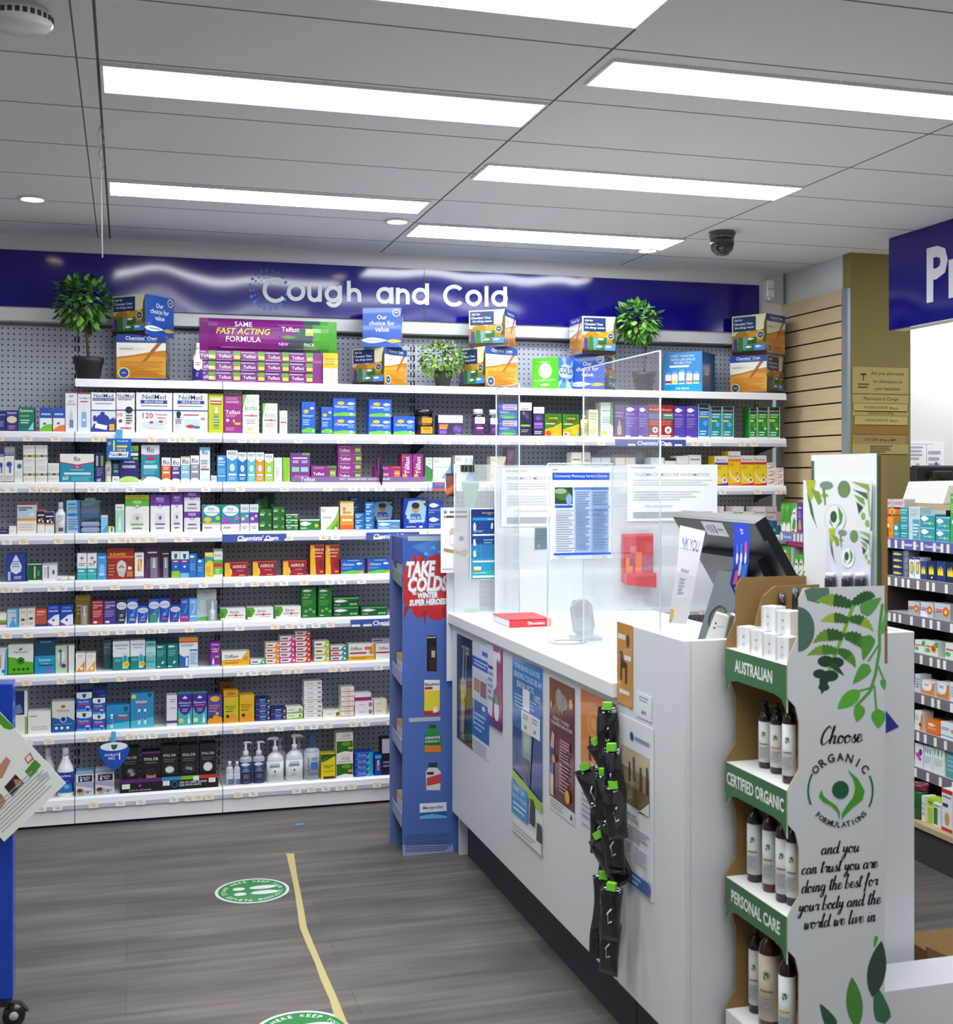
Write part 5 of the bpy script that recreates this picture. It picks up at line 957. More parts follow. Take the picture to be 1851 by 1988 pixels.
bottle(492, 515, 1441, 'navy labelled pump bottle beside the white ones', [(0.95, 0), (1, 0.02), (1, 0.9), (0.9, 0.96), (0.5, 1)], (0.5, 0.34, 'e4e4ea'), (0.02, 0.8, '22356c'), 'b8bcc4', name='pump_bottle', art=NV, pump=-1)
WP = [(0.9, 0), (1, 0.03), (1, 0.72), (0.92, 0.84), (0.6, 0.94), (0.36, 0.97), (0.34, 1)]
WL = 'r .05 .72 .8 .84 8aa0b4|r .1 .88 .8 .96 dde|r .4 .44 .48 .58 1c6a50|r .36 .49 .52 .53 1c6a50|l .2 .6 .2 .36 2 bbb'
bottle(519, 552, 1434, 'large white pump bottle with cross facing away from the spray', WP, (0.32, 0.32, 'eceff2'), (0.05, 0.68, 'f2f3f5'), 'e8ebee', name='pump_bottle', art=WL, pump=1)
bottle(556.5, 590, 1429, 'large white pump bottle with cross beside the spray bottle', WP, (0.32, 0.32, 'eceff2'), (0.05, 0.68, 'f2f3f5'), 'e8ebee', name='pump_bottle', art=WL.replace('r .36 .49', 'r .38 .49'), pump=-1)
bottle(530, 560, 1436, 'white pump bottle in the second rank, behind a gap', WP, (0.32, 0.3, 'd4d7dc'), None, 'c8ccd2', name='pump_bottle', pump=1, dy=0.1)  # white plastic, greyed to hold the shade of the second rank
bottle(566, 597, 1432, 'white pump bottle in the second rank, near the spray', WP, (0.32, 0.3, 'd4d7dc'), None, 'c8ccd2', name='pump_bottle', pump=-1, dy=0.1)  # also white plastic with the rear shade put into its grey
t = bottle(591.5, 622.5, 1424, 'grey antiseptic spray bottle with blue collar', [(0.96, 0), (1, 0.02), (1, 0.9), (0.8, 0.97), (0.3, 1)], (0.3, 0.32, '3a60b8'), (0.03, 0.86, 'b4bcc8'), 'b4bcc8', name='spray_bottle', art='v BAND-AID .18 .56 .2 .54 c8303c|r .36 .36 .92 .64 3a80c8|l .4 .9 .7 .84 2 8a94a8|r .1 .06 .9 .14 9aa8b8|l .14 .86 .2 .28 1 7a8aa0', pump=None)
b(623.5, 651.5, 1464, 'yellow olive leaf lozenge carton', 'f0d81c', 'p 2c5a28 0 .7 .3 .72 .9 .9 1 .9 1 1 0 1|p 4a7a28 .1 .66 .5 .86 .4 .9 0 .76|t Olive_Leaf .5 .54 .74 .08 4a4a20|t Lozenges .42 .46 .6 .07 4a4a20|l .15 .85 .28 .34 1 a09030|r .16 .0 .96 .1 3a3a24')
NATA = 'r .02 .08 .98 .62 2c6c1c|e .6 .5 .3 .1 6aa028|p f4f4ee 0 .08 .5 .18 1 .12 1 0 0 0|e .84 .3 .16 .06 d8a848|r .3 .82 .76 .9 e05028|t Xlear .5 .86 .4 .06 fff|l .1 .9 .7 .76 1 bbb'
b(653, 686, 1422, 'white and green chewing gum carton', 'f0f0ea', NATA, n=2)
BLT = 'p 28b0e0 .6 0 1 0 1 1 .8 1|t Nurofen .4 .62 .6 .3 e8f0ff|l .1 .7 .2 .36 1 bdf|r 0 .9 1 1 5ab0e8|o .76 .3 .04 c8d850'
b(689, 725, 1461, 'bright blue tube carton', '1c44c0', BLT, n=4, jit=0.0015)
b(728, 741, 1466, 'upright bright blue tube carton', '1c48b8', 'r 0 .84 1 1 4ab0e8|v Gel .5 .5 .5 .5 e8e0c0|r .2 .3 .6 .5 d06040')
b(742, 760, 1434, 'black tube carton half hidden by the stand', '221c30', 'r 0 .6 1 1 c8ccd4|l .1 .9 .2 .4 2 99a')
# ---------------------------------------------------------------- top shelf: display cubes, plants, big display box
CTX[:] = [1, 1]
GRASS = 'r 0 .93 1 1 2c4890|t {} .1 .1 .1 .1 fff'
def c_ask(fr, mb):
    mb.art(fr, 'r 0 0 1 1 8a7a40|r 0 .5 1 1 cfc8a0|p e8e0b8 .5 .5 1 .5 1 1 .6 1|p b88a28 0 .4 .3 .46 .6 .62 .8 .6 1 .66 1 .34 0 .34|e .3 .5 .2 .1 a87a20|e .62 .48 .16 .1 c8962c|p 4c5428 .9 .3 1 .3 1 1 .94 .8|r 0 0 1 .1 3a2418|r 0 .1 1 .16 5a4a30|r .04 .6 .7 .96 1f3a6c|t Ask_for .2 .89 .24 .07 fff|t Chemists\'_Own .34 .79 .54 .07 fff|t this_allergy_season .37 .69 .6 .07 fff|r .06 .12 .16 .42 4a3a8c|r .19 .1 .31 .46 2c7a3c|r .34 .12 .44 .44 5aa0b0|r .48 .28 .72 .44 1f6a38|f .56 .4 .1 .03 e8f0e8|r .4 .1 .64 .24 257a44|f .5 .2 .1 .03 e8f0e8|r .66 .1 .98 .25 4a8ad8|f .78 .2 .1 .03 e8f0e8|o .84 .48 .1 f0d870|o .84 .48 .08 34509c|t 100% .84 .48 .1 .03 fff')
def c_own(fr, mb):
    mb.art(fr, 'r 0 0 1 1 c8882c|p e0a040 0 .1 .6 .2 1 .1 1 .5 .6 .55 0 .45|e .3 .22 .26 .08 d08c34|e .7 .34 .24 .09 d89a40|e .55 .14 .3 .05 b87828|l .08 .94 .08 .42 7 c8842c|p f4f0e8 0 .5 .3 .54 .7 .62 1 .66 1 .84 0 .84|f .3 .68 .3 .06 e8e4dc|l .06 .34 .66 .7 1 998|p b06838 .52 .4 .6 .42 .86 .74 .94 .84 .84 .84 .7 .66|r 0 .82 1 1 2c4a98|t Chemists\'_Own .5 .92 .66 .08 fff|l .26 .8 .85 .87 1 9ab|o .15 .15 .12 f0d870|o .15 .15 .095 34509c|t 100% .15 .15 .12 .03 fff|r 0 0 1 .035 2c4a98')
def c_our(fr, mb):
    mb.art(fr, 'r 0 0 1 1 2456b4|t Our .5 .76 .26 .12 fff|t choice_for .5 .61 .66 .12 fff|t value .5 .45 .36 .12 fff|o .87 .87 .1 f0d870|o .87 .87 .08 34509c|t 100% .87 .87 .1 .03 fff|f .3 .17 .34 .07 fff|l .12 .5 .14 .2 1 8ab|f .82 .15 .2 .05 f0b030')
def cube(px0, pxm, px1, yt, yb, fl, frt, label, s=0.172, zb=None, dy=0.02):
    """display cube seen on two faces: left face px0..pxm, right face pxm..px1"""
    wl, wr = pxm - px0, px1 - pxm
    a = math.atan2(wr, wl); phi = YAW + math.atan((pxm - 925.5) / F)
    th = -(phi + a)                         # the left face is turned away from the eye by a, clockwise
    P = at(pxm, 900, Y=YF + dy); z0 = ZR[1] + 0.0004 if zb is None else zb
    dist = (P.x * SN + P.y * CS); P.y = YF + (0.004 if zb is None else -0.008); s = min(0.21, (wl * wl + wr * wr) ** 0.5 / F * dist); c_ = math.cos(th); sr = s if c_ < 0.2 else min(s, max(0.1, ((0.275 if zb is None else 0.255) - s * math.sin(-th)) / c_))
    hgt = (yb - yt) / F * dist
    o = thing('display_cube', label, 'box', (P.x, P.y, z0), th, 'cardboard display cubes on the top shelf')
    mb = MB(); mb.box((-s, 0, 0), (0, sr, hgt), '2c4a98', cols={4: '3a5498'})
    fl(Frame((-s, 0, 0), (1, 0, 0), (0, 0, 1), s, hgt), mb); frt(Frame((0, 0, 0), (0, 1, 0), (0, 0, 1), sr, hgt), mb)
    mb.build('printed_carton', 'gloss', o)
    return z0 + hgt + 0.0004
zt = cube(230, 322, 329, 646, 733.5, c_own, c_ask, 'orange cornfield display cube under the turned cube, beside the tall potted tree')
cube(220, 282, 337, 568, 646, c_ask, c_our, 'display cube turned on its corner, perched on the orange cube beside the tall tree', zb=zt, dy=0.0)
zt = cube(681, 743, 787, 670, 743, c_ask, c_own, 'corner turned display cube under the blue cube, beside the purple display', dy=0.04)
cube(701.5, 776, 779, 594, 670, c_our, c_own, 'blue display cube resting on a turned cube beside the purple display', zb=zt, dy=0.03)
zt = cube(889, 941, 1003.5, 667, 746, c_ask, c_own, 'display cube turned on its corner behind the small bushy plant', dy=0.02)
cube(907, 977, 998, 594, 666, c_ask, c_own, 'display cube stacked above the bushy plant, just under the fascia lettering', zb=zt, dy=0.02)
zt = cube(1104, 1170, 1191, 684, 751, c_our, c_ask, 'blue display cube beside the green cold box', dy=0.03)
def c_ownL(fr, mb): c_own(fr, mb)
cube(1101, 1125, 1190, 610, 683, c_own, c_ask, 'display cube stacked on the blue cube, next to the bent potted tree', zb=zt, dy=0.03)
zt = cube(1414, 1484, 1516, 681, 756, c_own, c_ask, 'orange cornfield display cube at the slatwall end, lower of two', dy=0.03)
cube(1415, 1481, 1520, 603, 681, c_ask, c_own, 'display cube at the slatwall end, stacked on the orange cube', zb=zt, dy=0.03)
def c_grn(fr, mb): mb.art(fr, 'r 0 0 1 1 54b82c|o .5 .58 .25 f4f8f0|o .5 .58 .2 eef4ea|r .46 .57 .54 .59 4a9a2c|r .49 .54 .51 .62 4a9a2c|t EMERGEN-C .5 .86 .36 .06 e8f4e0|t AN_PHARMACY_REMEDY .5 .28 .8 .06 f0f8ec|f .5 .14 .2 .04 f0f8ec')
def c_cold(fr, mb): mb.art(fr, 'r 0 0 1 1 5a8ce0|p bcd8f8 .5 .5 1 .8 1 1|p bcd8f8 .5 .5 0 .2 0 0|p a8ccf4 .5 .5 .2 1 .5 1|p a8ccf4 .5 .5 .5 0 .9 0|e .5 .55 .5 .25 cfe2fa|t COLD .5 .6 .9 .3 1f2c68|t SYMPTOMS .5 .32 .86 .1 3a4a90')
cube(1030, 1081, 1110, 688, 749, c_grn, c_cold, 'green and blue cold symptoms box, before the blue display cube', dy=0.03)
def c_life(fr, mb):
    mb.art(fr, 'r 0 0 1 1 3f8cd0|r 0 0 1 .2 1fa0d8|t START_YOUR_DAY .5 .9 .62 .07 e4f0fa|t WITH_LIFE-SPACE .5 .81 .64 .07 e4f0fa|t PROBIOTICS .5 .73 .44 .07 e4f0fa|r .16 .62 .66 .67 f4f8fc' + ''.join('|r %.2f .2 %.2f %.2f f2f4f6|r %.2f %.2f %.2f %.2f 6ab0e8|r %.2f .23 %.2f .29 %s' % (x, x + .15, t, x + .02, t, x + .13, t + .06, x, x + .15, c) for x, t, c in ((.05, .44, 'a83848'), (.22, .46, 'e8d040'), (.4, .5, '4a9ad8'), (.6, .46, 'f09060'), (.78, .44, '5ab868'))) + '|i Life-Space .5 .09 .34 .08 f0f8fc')
def c_lifes(fr, mb): mb.art(fr, 'r 0 0 1 1 1c5c98|r .2 .42 .5 .62 d8a888|r .24 .45 .46 .59 b87858')
cube(1281, 1355.5, 1381, 677, 755, c_life, c_lifes, 'blue probiotics display box with five white bottles printed on it', dy=0.05)
# small spray bottle in front of the big purple display
bottle(374, 395, 665, 'white and purple nasal spray bottle in front of the purple display', [(0.95, 0), (1, 0.03), (1, 0.7), (0.8, 0.82), (0.5, 0.88), (0.45, 1)], (0.36, 0.18, 'f2f2f6'), (0.02, 0.68, '3c2a90'), name='spray_bottle', art='r 0 .56 1 1 f0f0f4|o .5 .62 .34 f0f0f4|l .2 .8 .7 .9 2 c77|v Flo .4 .3 .3 .3 b8b0e0', dy=-0.004, sy=1)
# big purple display box with its glossy header
y = YF + 0.02; X0, X1 = at(388, 740, Y=y).x, at(655, 740, Y=y).x; W = X1 - X0
Zb = ZR[1] + 0.0004; Zm = at(520, 683, Y=y).z; Zt = at(520, 620, Y=y).z
dsp = thing('display_carton', 'large purple and green allergy display box with yellow headline on the top shelf', 'display box', ((X0 + X1) / 2, y, Zb))
mb = MB(); h1 = Zm - Zb; mb.box((-W / 2, 0, 0), (W / 2, 0.1, h1), '8a2c88'); f = Frame((-W / 2, 0, 0), (1, 0, 0), (0, 0, 1), W, h1)
for i in range(3):
    for j in range(5):
        x = -0.06 + j * 0.176; yy = i / 3
        u0, u1 = max(0, x), min(.88, x + .172)
        mb.art(f, 'r %.3f %.3f %.3f %.3f 7c2480|r %.3f %.3f %.3f %.3f 6aa840|r %.3f %.3f %.3f %.3f d8d048|t Telfast %.3f %.3f .09 .17 f4eef6|r %.3f %.3f %.3f %.3f b070b8|r %.3f %.3f %.3f %.3f b8a0c4' % (u0, yy + .01, u1, yy + .325, min(.88, x + .12), yy + .2, u1, yy + .32, min(.88, x + .125), yy + .06, u1 - .002, yy + .18, max(.05, x + .062), yy + .15, u0, yy + .02, min(.88, x + .11), yy + .05, u0, yy + .255, max(.03, min(.88, x + .1)), yy + .3))
mb.art(f, 'r .89 .5 1 1 f0c020|r .89 0 1 .5 f4f2ee|l .9 .98 .6 .85 3 b89010'); mb.build('printed_stack', 'gloss', dsp)
# cushioned header: a bowed sheet
hh = Zt - Zm; mb = MB(); nx, nz = 16, 8
def bow(u, v): return -0.028 * (1 - (2 * u - 1) ** 4) * (1 - (2 * v - 1) ** 4) - 0.004
for i in range(nx):
    for j in range(nz):
        q = [(i / nx, j / nz), ((i + 1) / nx, j / nz), ((i + 1) / nx, (j + 1) / nz), (i / nx, (j + 1) / nz)]
        uc, vc = (i + .5) / nx, (j + .5) / nz
        c = '4c9c34' if uc > 0.86 - 0.1 * (1 - vc) else ('3a5a58' if uc > 0.78 - .2 * (1 - vc) else ('7c1c78' if vc > .45 else '8c2484'))
        mb.face([(-W / 2 + u * W, bow(u, v) + 0.02, h1 + v * hh) for u, v in q], c, True)
mb.box((-W / 2, 0.02, h1), (W / 2, 0.1, h1 + hh), '5a1a60')
class Bow(Frame):
    def p(s, x, y, k): return s.o + Vector((x, bow(min(max(x / s.w, 0), 1), min(max(y / s.h, 0), 1)) - 0.0004 - 0.0002 * k, y))
f = Bow((-W / 2, 0.02, h1), (1, 0, 0), (0, 0, 1), W, hh)
mb.art(f, 't SAME .31 .82 .14 .16 f8f4f8|i FAST_ACTING .31 .6 .38 .2 f4e020|t FORMULA .31 .36 .25 .17 f8f4f8|r .56 .42 .82 .84 7c2078|t Telfast .65 .7 .13 .2 f4eef6|r .76 .52 .82 .74 b8c838|t 180 .79 .66 .05 .1 fff|f .64 .46 .06 .05 4a9a38|t NEW .6 .24 .07 .12 f8f4f8|t PURPLE .69 .24 .1 .11 a03894|t PACK .79 .24 .08 .12 f8f4f8|l .15 .85 .08 .14 1 c890c0')
mb.build('header', 'gloss', dsp)
# potted plants
def plant(px, py_base, pot_w, pot_h, label, foliage, trunk=None, leaf=0.035, n=300, dy=0.06, col=('4c7a34', '5c9440', '3c6a2c', '74a84c'), name='potted_tree', z0=None, flat=1.0):
    y = YF + dy if z0 is None else z0[1]
    P = at(px, py_base, Y=y) if z0 is None else Vector(z0[0]); dist = P.x * SN + P.y * CS; k = dist / F
    zb = ZR[1] + 0.0004 if z0 is None else P.z
    o = thing(name, label, 'plant', (P.x, P.y, zb), 0, 'artificial plants on the top shelf')
    r1, hh = pot_w * k / 2, pot_h * k
    MB().lathe([(r1 * 0.72, 0), (r1 * 0.92, hh * 0.72), (r1 * 1.0, hh * 0.74), (r1 * 1.0, hh), (r1 * 0.9, hh), (r1 * 0.86, hh * 0.85), (0.001, hh * 0.85)], n=24, col='2c2b2e').build('pot', 'dark_pot', o)
    fx, fz, fr_, fh = foliage; cx, cz, R, RH = (fx - px) * k, (py_base - fz) * k, fr_ * k, fh * k
    if trunk:
        mb = MB(); mb.tube([(0, 0, hh * 0.8), (trunk[0] * k, 0.003, (hh * 0.8 + cz) * 0.5), (cx * 0.9, 0, cz - RH * 0.3), (cx, 0, cz)], [0.006, 0.0055, 0.005, 0.003], '5a4636', 8)
        for a in range(6):
            t = a * 1.05; mb.tube([(cx * 0.95, 0, cz - RH * 0.7), (cx + R * 0.6 * math.cos(t), R * 0.6 * math.sin(t), cz - RH * 0.1)], 0.002, '4a3a2c', 5)
        mb.build('trunk', 'matte', o)
    mb = MB(); rg = random.Random(px)
    for i in range(n):
        while True:
            v = Vector((rg.uniform(-1, 1), rg.uniform(-1, 1), rg.uniform(-1, 1)))
            if 0.3 < v.length < 1 and v.length > rg.random() ** 0.6: break
        c = Vector((cx + v.x * R, v.y * R * flat, cz + v.z * RH))
        d = (v + Vector((rg.uniform(-.6, .6), rg.uniform(-.6, .6), rg.uniform(-.9, .3)))).normalized()
        s = d.cross(Vector((rg.uniform(-.4, .4), rg.uniform(-.4, .4), 1))).normalized(); u = s.cross(d)
        L = leaf * rg.uniform(0.7, 1.25); w_ = L * 0.27; cc = rg.choice(col)
        A, Bq, T = c, c + d * L * 0.5, c + d * L - u * L * 0.12
        l1, l2 = c + d * L * 0.3 + s * w_ - u * L * .05, c + d * L * 0.68 + s * w_ * 0.8 - u * L * .08
        r_1, r_2 = c + d * L * 0.3 - s * w_ - u * L * .05, c + d * L * 0.68 - s * w_ * 0.8 - u * L * .08
        for q in ((A, Bq, l1), (Bq, l2, l1), (Bq, T, l2), (A, r_1, Bq), (Bq, r_1, r_2), (Bq, r_2, T)): mb.face(q, cc, True)
    mb.build('foliage', 'matte', o)
    return o
plant(172, 732, 58, 43, 'tall potted tree with a round leafy crown, beside the turned cube', (160, 582, 50, 48), (-4, 0), 0.042, 330, 0.06)
plant(1251, 753, 47, 36, 'potted tree with a bent stem behind the clear screen edge', (1236, 618, 42, 36), (4, 0), 0.042, 300, 0.06, ('5a9440', '6ca848', '4c8038', '8cc058'), flat=0.9)
plant(860, 745, 38, 32, 'small bushy potted plant with fine bright leaves', (858, 690, 42, 35), None, 0.024, 520, 0.10, ('6a9440', '8cb050', '557c38', 'a8c466'), name='potted_bush')
# hanging shelf cards (wobblers)
def card_on(px_list, Y, thick, label, col, art, name='shelf_card', strip=None, ratio=None):
    P = [at(x, y, Y=Y) for x, y in px_list]
    o = thing(name, label, 'sign', P[0]); O = P[0]
    mb = MB(); mb.prism([p - O for p in P], (0, thick, 0), col, 'ccc')
    xs = [p.x - O.x for p in P]; zs = [p.z - O.z for p in P]
    f = Frame((min(xs), 0, min(zs)), (1, 0, 0), (0, 0, 1), max(xs) - min(xs), max(zs) - min(zs)); mb.art(f, art)
    mb.build('printed_card', 'gloss', o)
    if strip:
        Q = [at(x, y, Y=Y + 0.001) - O for x, y in strip]; MB().prism(Q, (0, 0.001, 0), '5ab0e8').build('hang_strip', 'gloss', o)
    return o
card_on([(207, 892), (254, 892), (255, 852), (207, 851)], YF - 0.03, 0.0015, 'yellow and blue number one card hanging from the second shelf lip', '1c6cc0', 't # .12 .76 .12 .2 f4e040|t 1 .3 .66 .16 .5 f4e040|t Worldwide .65 .88 .46 .1 fff|t nasal .62 .62 .42 .16 f4e040|t care .6 .46 .36 .14 f4e040|p f4f6fa .08 .1 .84 .1 .9 .36 .14 .36|t NeilMed .48 .23 .66 .16 1c2c70', strip=[(225, 853), (238, 853), (238, 834), (225, 834)])
sh = [(219, 1495)] + [(219 + 30 * math.sin(t) * (1.05 - 0.1 * abs(math.cos(t))), 1468 - 27 * math.cos(t) if t > 0.0 else 1495) for t in (0.6,)][:0] + [(206, 1486), (196, 1472), (191, 1456), (194, 1449), (206, 1442), (221, 1440), (238, 1442), (250, 1449), (251.5, 1457), (246, 1472), (234, 1487), (226, 1494)]
card_on(sh[::-1], YF - 0.028, 0.0015, 'blue shield shaped card with white top, hanging above the nasal strip cartons', '1c50b8', 'e .5 .83 .44 .15 f4f6fa|p 1c6a48 .4 .9 .62 .9 .58 .76 .5 .7 .43 .76|t WORLD\'S .42 .54 .46 .1 fff|t NO. .44 .42 .26 .1 fff|t 1 .68 .48 .14 .24 fff', strip=[(216, 1442), (225, 1442), (225, 1420), (216, 1420)])
card_on([(729, 900), (733, 874), (745, 915), (742, 944), (737, 935)][::-1], YF - 0.02, 0.0015, 'dark purple pointed card sticking out over the purple tray', '2e1430', 'v NON-DROWSY .4 .55 .3 .5 8a6a8c')
card_on([(840, 953), (864, 953), (864, 929), (840, 930)], YF - 0.022, 0.002, 'blue and white kids card below the immune carton', '5a6ab8', 't kids .55 .6 .7 .4 e87838|r 0 .7 1 1 e8eef8|t Ki .2 .88 .3 .2 8a9|r 0 0 1 .18 e06838')
# ---------------------------------------------------------------- shelf on the slatted wall
st = thing('slatwall_shelf', 'small shelf on the slatted wall with grey ticket rail', 'shelf', (3.19, 5.0, 0))
SX = 3.02
for i, (yy, L) in enumerate(((1031, ''), (1128, ''))):
    z = at(1517, yy, X=SX).z
    y1 = at(1517, yy, X=SX).y; y0 = at(1598, yy, X=SX).y
    B((SX - 3.19, y0 - 5.0 - 0.05, z - 0.02), (-0.022, y1 - 5.0, z - 0.002), 'e0dcd8').build('board', 'card', st)
    mb = MB(); mb.box((SX - 3.19 - 0.006, y0 - 5.0 - 0.05, z - 0.045), (SX - 3.19 - 0.001, y1 - 5.0, z - 0.002), '8e8598')
    f = Frame((SX - 3.196, y1 - 5.0, z - 0.045), (0, -1, 0), (0, 0, 1), y1 - y0 + 0.05, 0.043)
    mb.art(f, 'r 0 .05 .3 .95 6a78b8|t Chemists\' .16 .5 .2 .6 e8ecf8' + ''.join('|r %.2f .1 %.2f .9 f0e6dc' % (u, u + .04) for u in (.02, .3, .38, .45, .54, .7, .78)) if i == 0 else ''); mb.build('ticket_rail', 'card', st)
z = at(1517, 1031, X=SX).z
def sidebox(px0, px1, yt, zb, label, base, art, X=SX + 0.012, d=0.05, name='medicine_box', cat='box', n=1, group='cartons on the dispensary side'):
    y1, y0 = at(px0, 900, X=X).y, at(px1, 900, X=X).y
    h = (at((px0 + px1) / 2, yt, X=X).z - zb) / n; o0 = None
    for i in range(n):
        if o0 is None:
            mb = carton(name, (y1 - y0) * 0.985, d, h - 0.0006, base, art); o = o0 = mb.build(name, 'card')
        else: o = o0.copy(); COL.objects.link(o)
        o.location = (X, (y0 + y1) / 2, zb + 0.0004 + i * h); o.rotation_euler.z = -math.pi / 2
        tag(o, ('%s %s' % (POS[n][i], label)).strip(), cat, group)
LEAFY = 'e .3 .82 .5 .12 5cb848|p 3c9a30 .2 .4 .8 .9 1 .5 .5 .3|p f0f4ea 0 0 1 0 1 .26 .6 .34 .3 .2 0 .3|t nature .4 .86 .5 .06 f0f4ea'
sidebox(1517.5, 1526, 977, z, 'white and green herbal carton at the end of the slatwall shelf', '4cac3c', LEAFY)
sidebox(1526.5, 1535, 977, z, 'white and green herbal carton, second along the slatwall shelf', '4cac3c', LEAFY)
HRB = 'r 0 0 1 1 e8ecdc|p 58a83c 0 .5 .4 .7 1 .9 1 1 0 1|f .6 .66 .3 .14 f4f6ee|r .4 .62 .8 .68 c04848|p 4a9a3a .2 .1 .8 .1 .9 .4 .5 .5|p d05838 .1 0 .7 0 .6 .12'
sidebox(1536, 1547, 977, z, 'cream and green herbal carton beside the purple ones', 'e8ecdc', HRB)
PUR = 'r 0 .72 1 1 5a40a8|r .2 .8 .9 .86 e8c860|o .5 .64 .26 8a70d0|p e8b048 .3 .1 .9 .1 .7 .4 .5 .46|e .5 .14 .3 .06 e88838|l .2 .8 .5 .56 1 c8b8f0'
sidebox(1548, 1558, 976, z, 'purple herbal carton beside the cream one', '5a40a8', PUR)
sidebox(1559, 1572, 977, z, 'purple herbal carton turned to its grey back', '6a50b0', 'r .06 .16 .94 .98 9a9ca8|l .1 .9 .2 .95 8 b8bac4')
sidebox(1573, 1584, 976, z, 'purple herbal carton with orange flame, last on the slatwall shelf', '5a40a8', PUR)
z2 = at(1517, 1128, X=SX).z
sidebox(1518, 1535, 1062, z2, 'tall green digestive carton with orange seal, under the slatwall shelf', '54b03a', 'f .3 .86 .3 .06 f0f4ea|o .7 .68 .2 e87830|o .3 .6 .18 e88a38|p f0f4ea 0 0 1 0 1 .16 .5 .3 0 .2|p 3a9030 .2 .2 .9 .3 .9 .6 .5 .5')
sidebox(1536, 1541.5, 1062, z2, 'grey flank of a digestive carton under the slatwall shelf', 'b4b6ba', 'l .1 .9 .1 .9 8 c8cace')
for (u0, u1, yy, L) in ((1542, 1550.5, 1076, 'green and orange herbal carton under the slatwall shelf, beside the grey flank'), (1551, 1560, 1076, 'green and orange herbal carton, middle of three under the slatwall shelf'), (1560.5, 1572, 1070, 'taller green and orange herbal carton under the slatwall shelf'), (1584, 1594, 1074, 'green and orange herbal carton against the white display card')):
    sidebox(u0, u1, yy, z2, L, '5cac40', 'p f0f2e8 0 .5 .5 .86 1 .7 1 .3 .6 .2 0 .3|r .3 .62 .8 .7 c04858|p d85030 .0 0 .7 0 .5 .2 .2 .2|p 4a9a3a .5 0 1 0 1 .3 .7 .34|p 3a8a30 0 .36 .6 .5 .5 .44 0 .3')
sidebox(1572.5, 1583, 1073, z2, 'grey carton back between green herbal cartons', 'a8aaae', 'l .1 .9 .1 .9 6 c0c2c6')
pk = thing('pink_hook_tray', 'pair of hot pink boxes hung beneath the slatwall ticket rail', 'box', (SX, 4.9, 0))
for u0, u1 in ((1530, 1557), (1558, 1592)):
    y1, y0 = at(u0, 1040, X=SX).y - 4.9, at(u1, 1040, X=SX).y - 4.9; zt_, zb_ = at(1556, 1045, X=SX).z, at(1556, 1060, X=SX).z
    B((0.0, y0, zb_), (0.1, y1, zt_), 'c41a70').build('tray', 'card', pk)
# ---------------------------------------------------------------- dispensary shelving
DX = 2.95
LZ = {k: at(1790, v, X=DX).z for k, v in dict(A=1049, B=1125, C=1197, D=1269, E=1346, F=1420, G=1492).items()}
du = thing('dispensary_unit', 'dispensary counter with grey ticket rails and pale timber base, under the blue hanging sign', 'shelving', (DX, 3.4, 0))
y0, y1 = -1.1, at(1722, 1050, X=DX).y - 3.4
B((-0.09, y0, 0.0), (0.3, at(1777, 1600, X=DX - 0.09).y - 3.4 + 0.25, 0.13), '4a4442').build('kick_board', 'matte', du)
B((-0.10, y0, 0.13), (0.3, y1, 0.15)).build('base_board', 'pale_timber', du)
B((0.28, y0, 0.15), (0.30, y1, 1.33), '6a6460').build('back_board', 'matte', du)
B((0.0, y1, 0.15), (0.30, y1 + 0.015, 1.24), '3a3230').build('end_board', 'matte', du)
B((0.12, y0, 1.315), (0.9, y1 + 0.45, 1.335)).build('top_board', 'pale_timber', du)
for k, z in LZ.items():
    sb = B((0.002, y0, z - 0.012), (0.28, y1, z), 'c0bcc0').build('shelf', 'card', du)
    mb = MB(); hz = 0.041; mb.box((-0.004, y0, z - hz), (0.0015, y1, z - 0.001), '5862ac' if k == 'A' else '75717c')
    f = Frame((-0.004, y1, z - hz), (0, -1, 0), (0, 0, 1), y1 - y0, hz - 0.001)
    if k == 'A':
        for u in (0.13, 0.27): mb.text(f, "Chemists' Own", u + 0.03, hz / 2, 0.1, 0.016, 'f0f0f8', 0.03)
    mb.build('ticket_rail', 'card', sb)
    rg = random.Random(k); u = 0.02
    while u < 0.7:
        c = B((-0.0065, y1 - u - 0.014, z - hz * 0.95), (-0.0045, y1 - u + 0.002, z - hz * 0.15), 'f2ece4' if k != 'A' else 'ecdcc4').build('price_ticket', 'paper', sb)
        u += rg.choice((0.035, 0.045, 0.06, 0.075))
TEA = 'r 0 .9 1 1 8cc8d0|f .3 .66 .28 .2 f4f8f8|t Chemists .4 .32 .5 .14 dff|e .66 .3 .07 .1 e8d850|e .84 .3 .06 .1 8cd060'
def sd(k, *a, **kw):
    sidebox(a[0], a[1], a[2], LZ[k], *a[3:], X=DX + 0.008, **kw)
sd('A', 1719, 1735, 1003, 'orange vitamin carton with sun ring, beside the display header', 'ec9a28', 'r 0 .9 .2 1 f4e8d8|o .42 .58 .22 e86828|o .42 .58 .15 f8e8c8|p d8582c .5 .3 .8 .3 .7 .5|r 0 0 1 .14 e87820')
sd('A', 1736, 1748, 1016, 'small teal carton beside the orange vitamin carton', '38909c', 'f .4 .7 .3 .16 f4f8f8|l .1 .8 .2 .4 2 bdd')
sd('A', 1749, 1764, 986, 'teal carton in the stack of four, dispensary top row', '2e98a0', 'l .1 .9 .6 .8 1 dff|t Chemists .45 .36 .6 .3 dff', n=4)
sd('A', 1765, 1787, 984, 'white and teal tall carton on the dispensary top row', 'c4d4da', 'r .35 0 .96 .62 48a4b0|l .1 .9 .7 .95 4 a8b8c0|l .4 .9 .1 .5 4 cee')
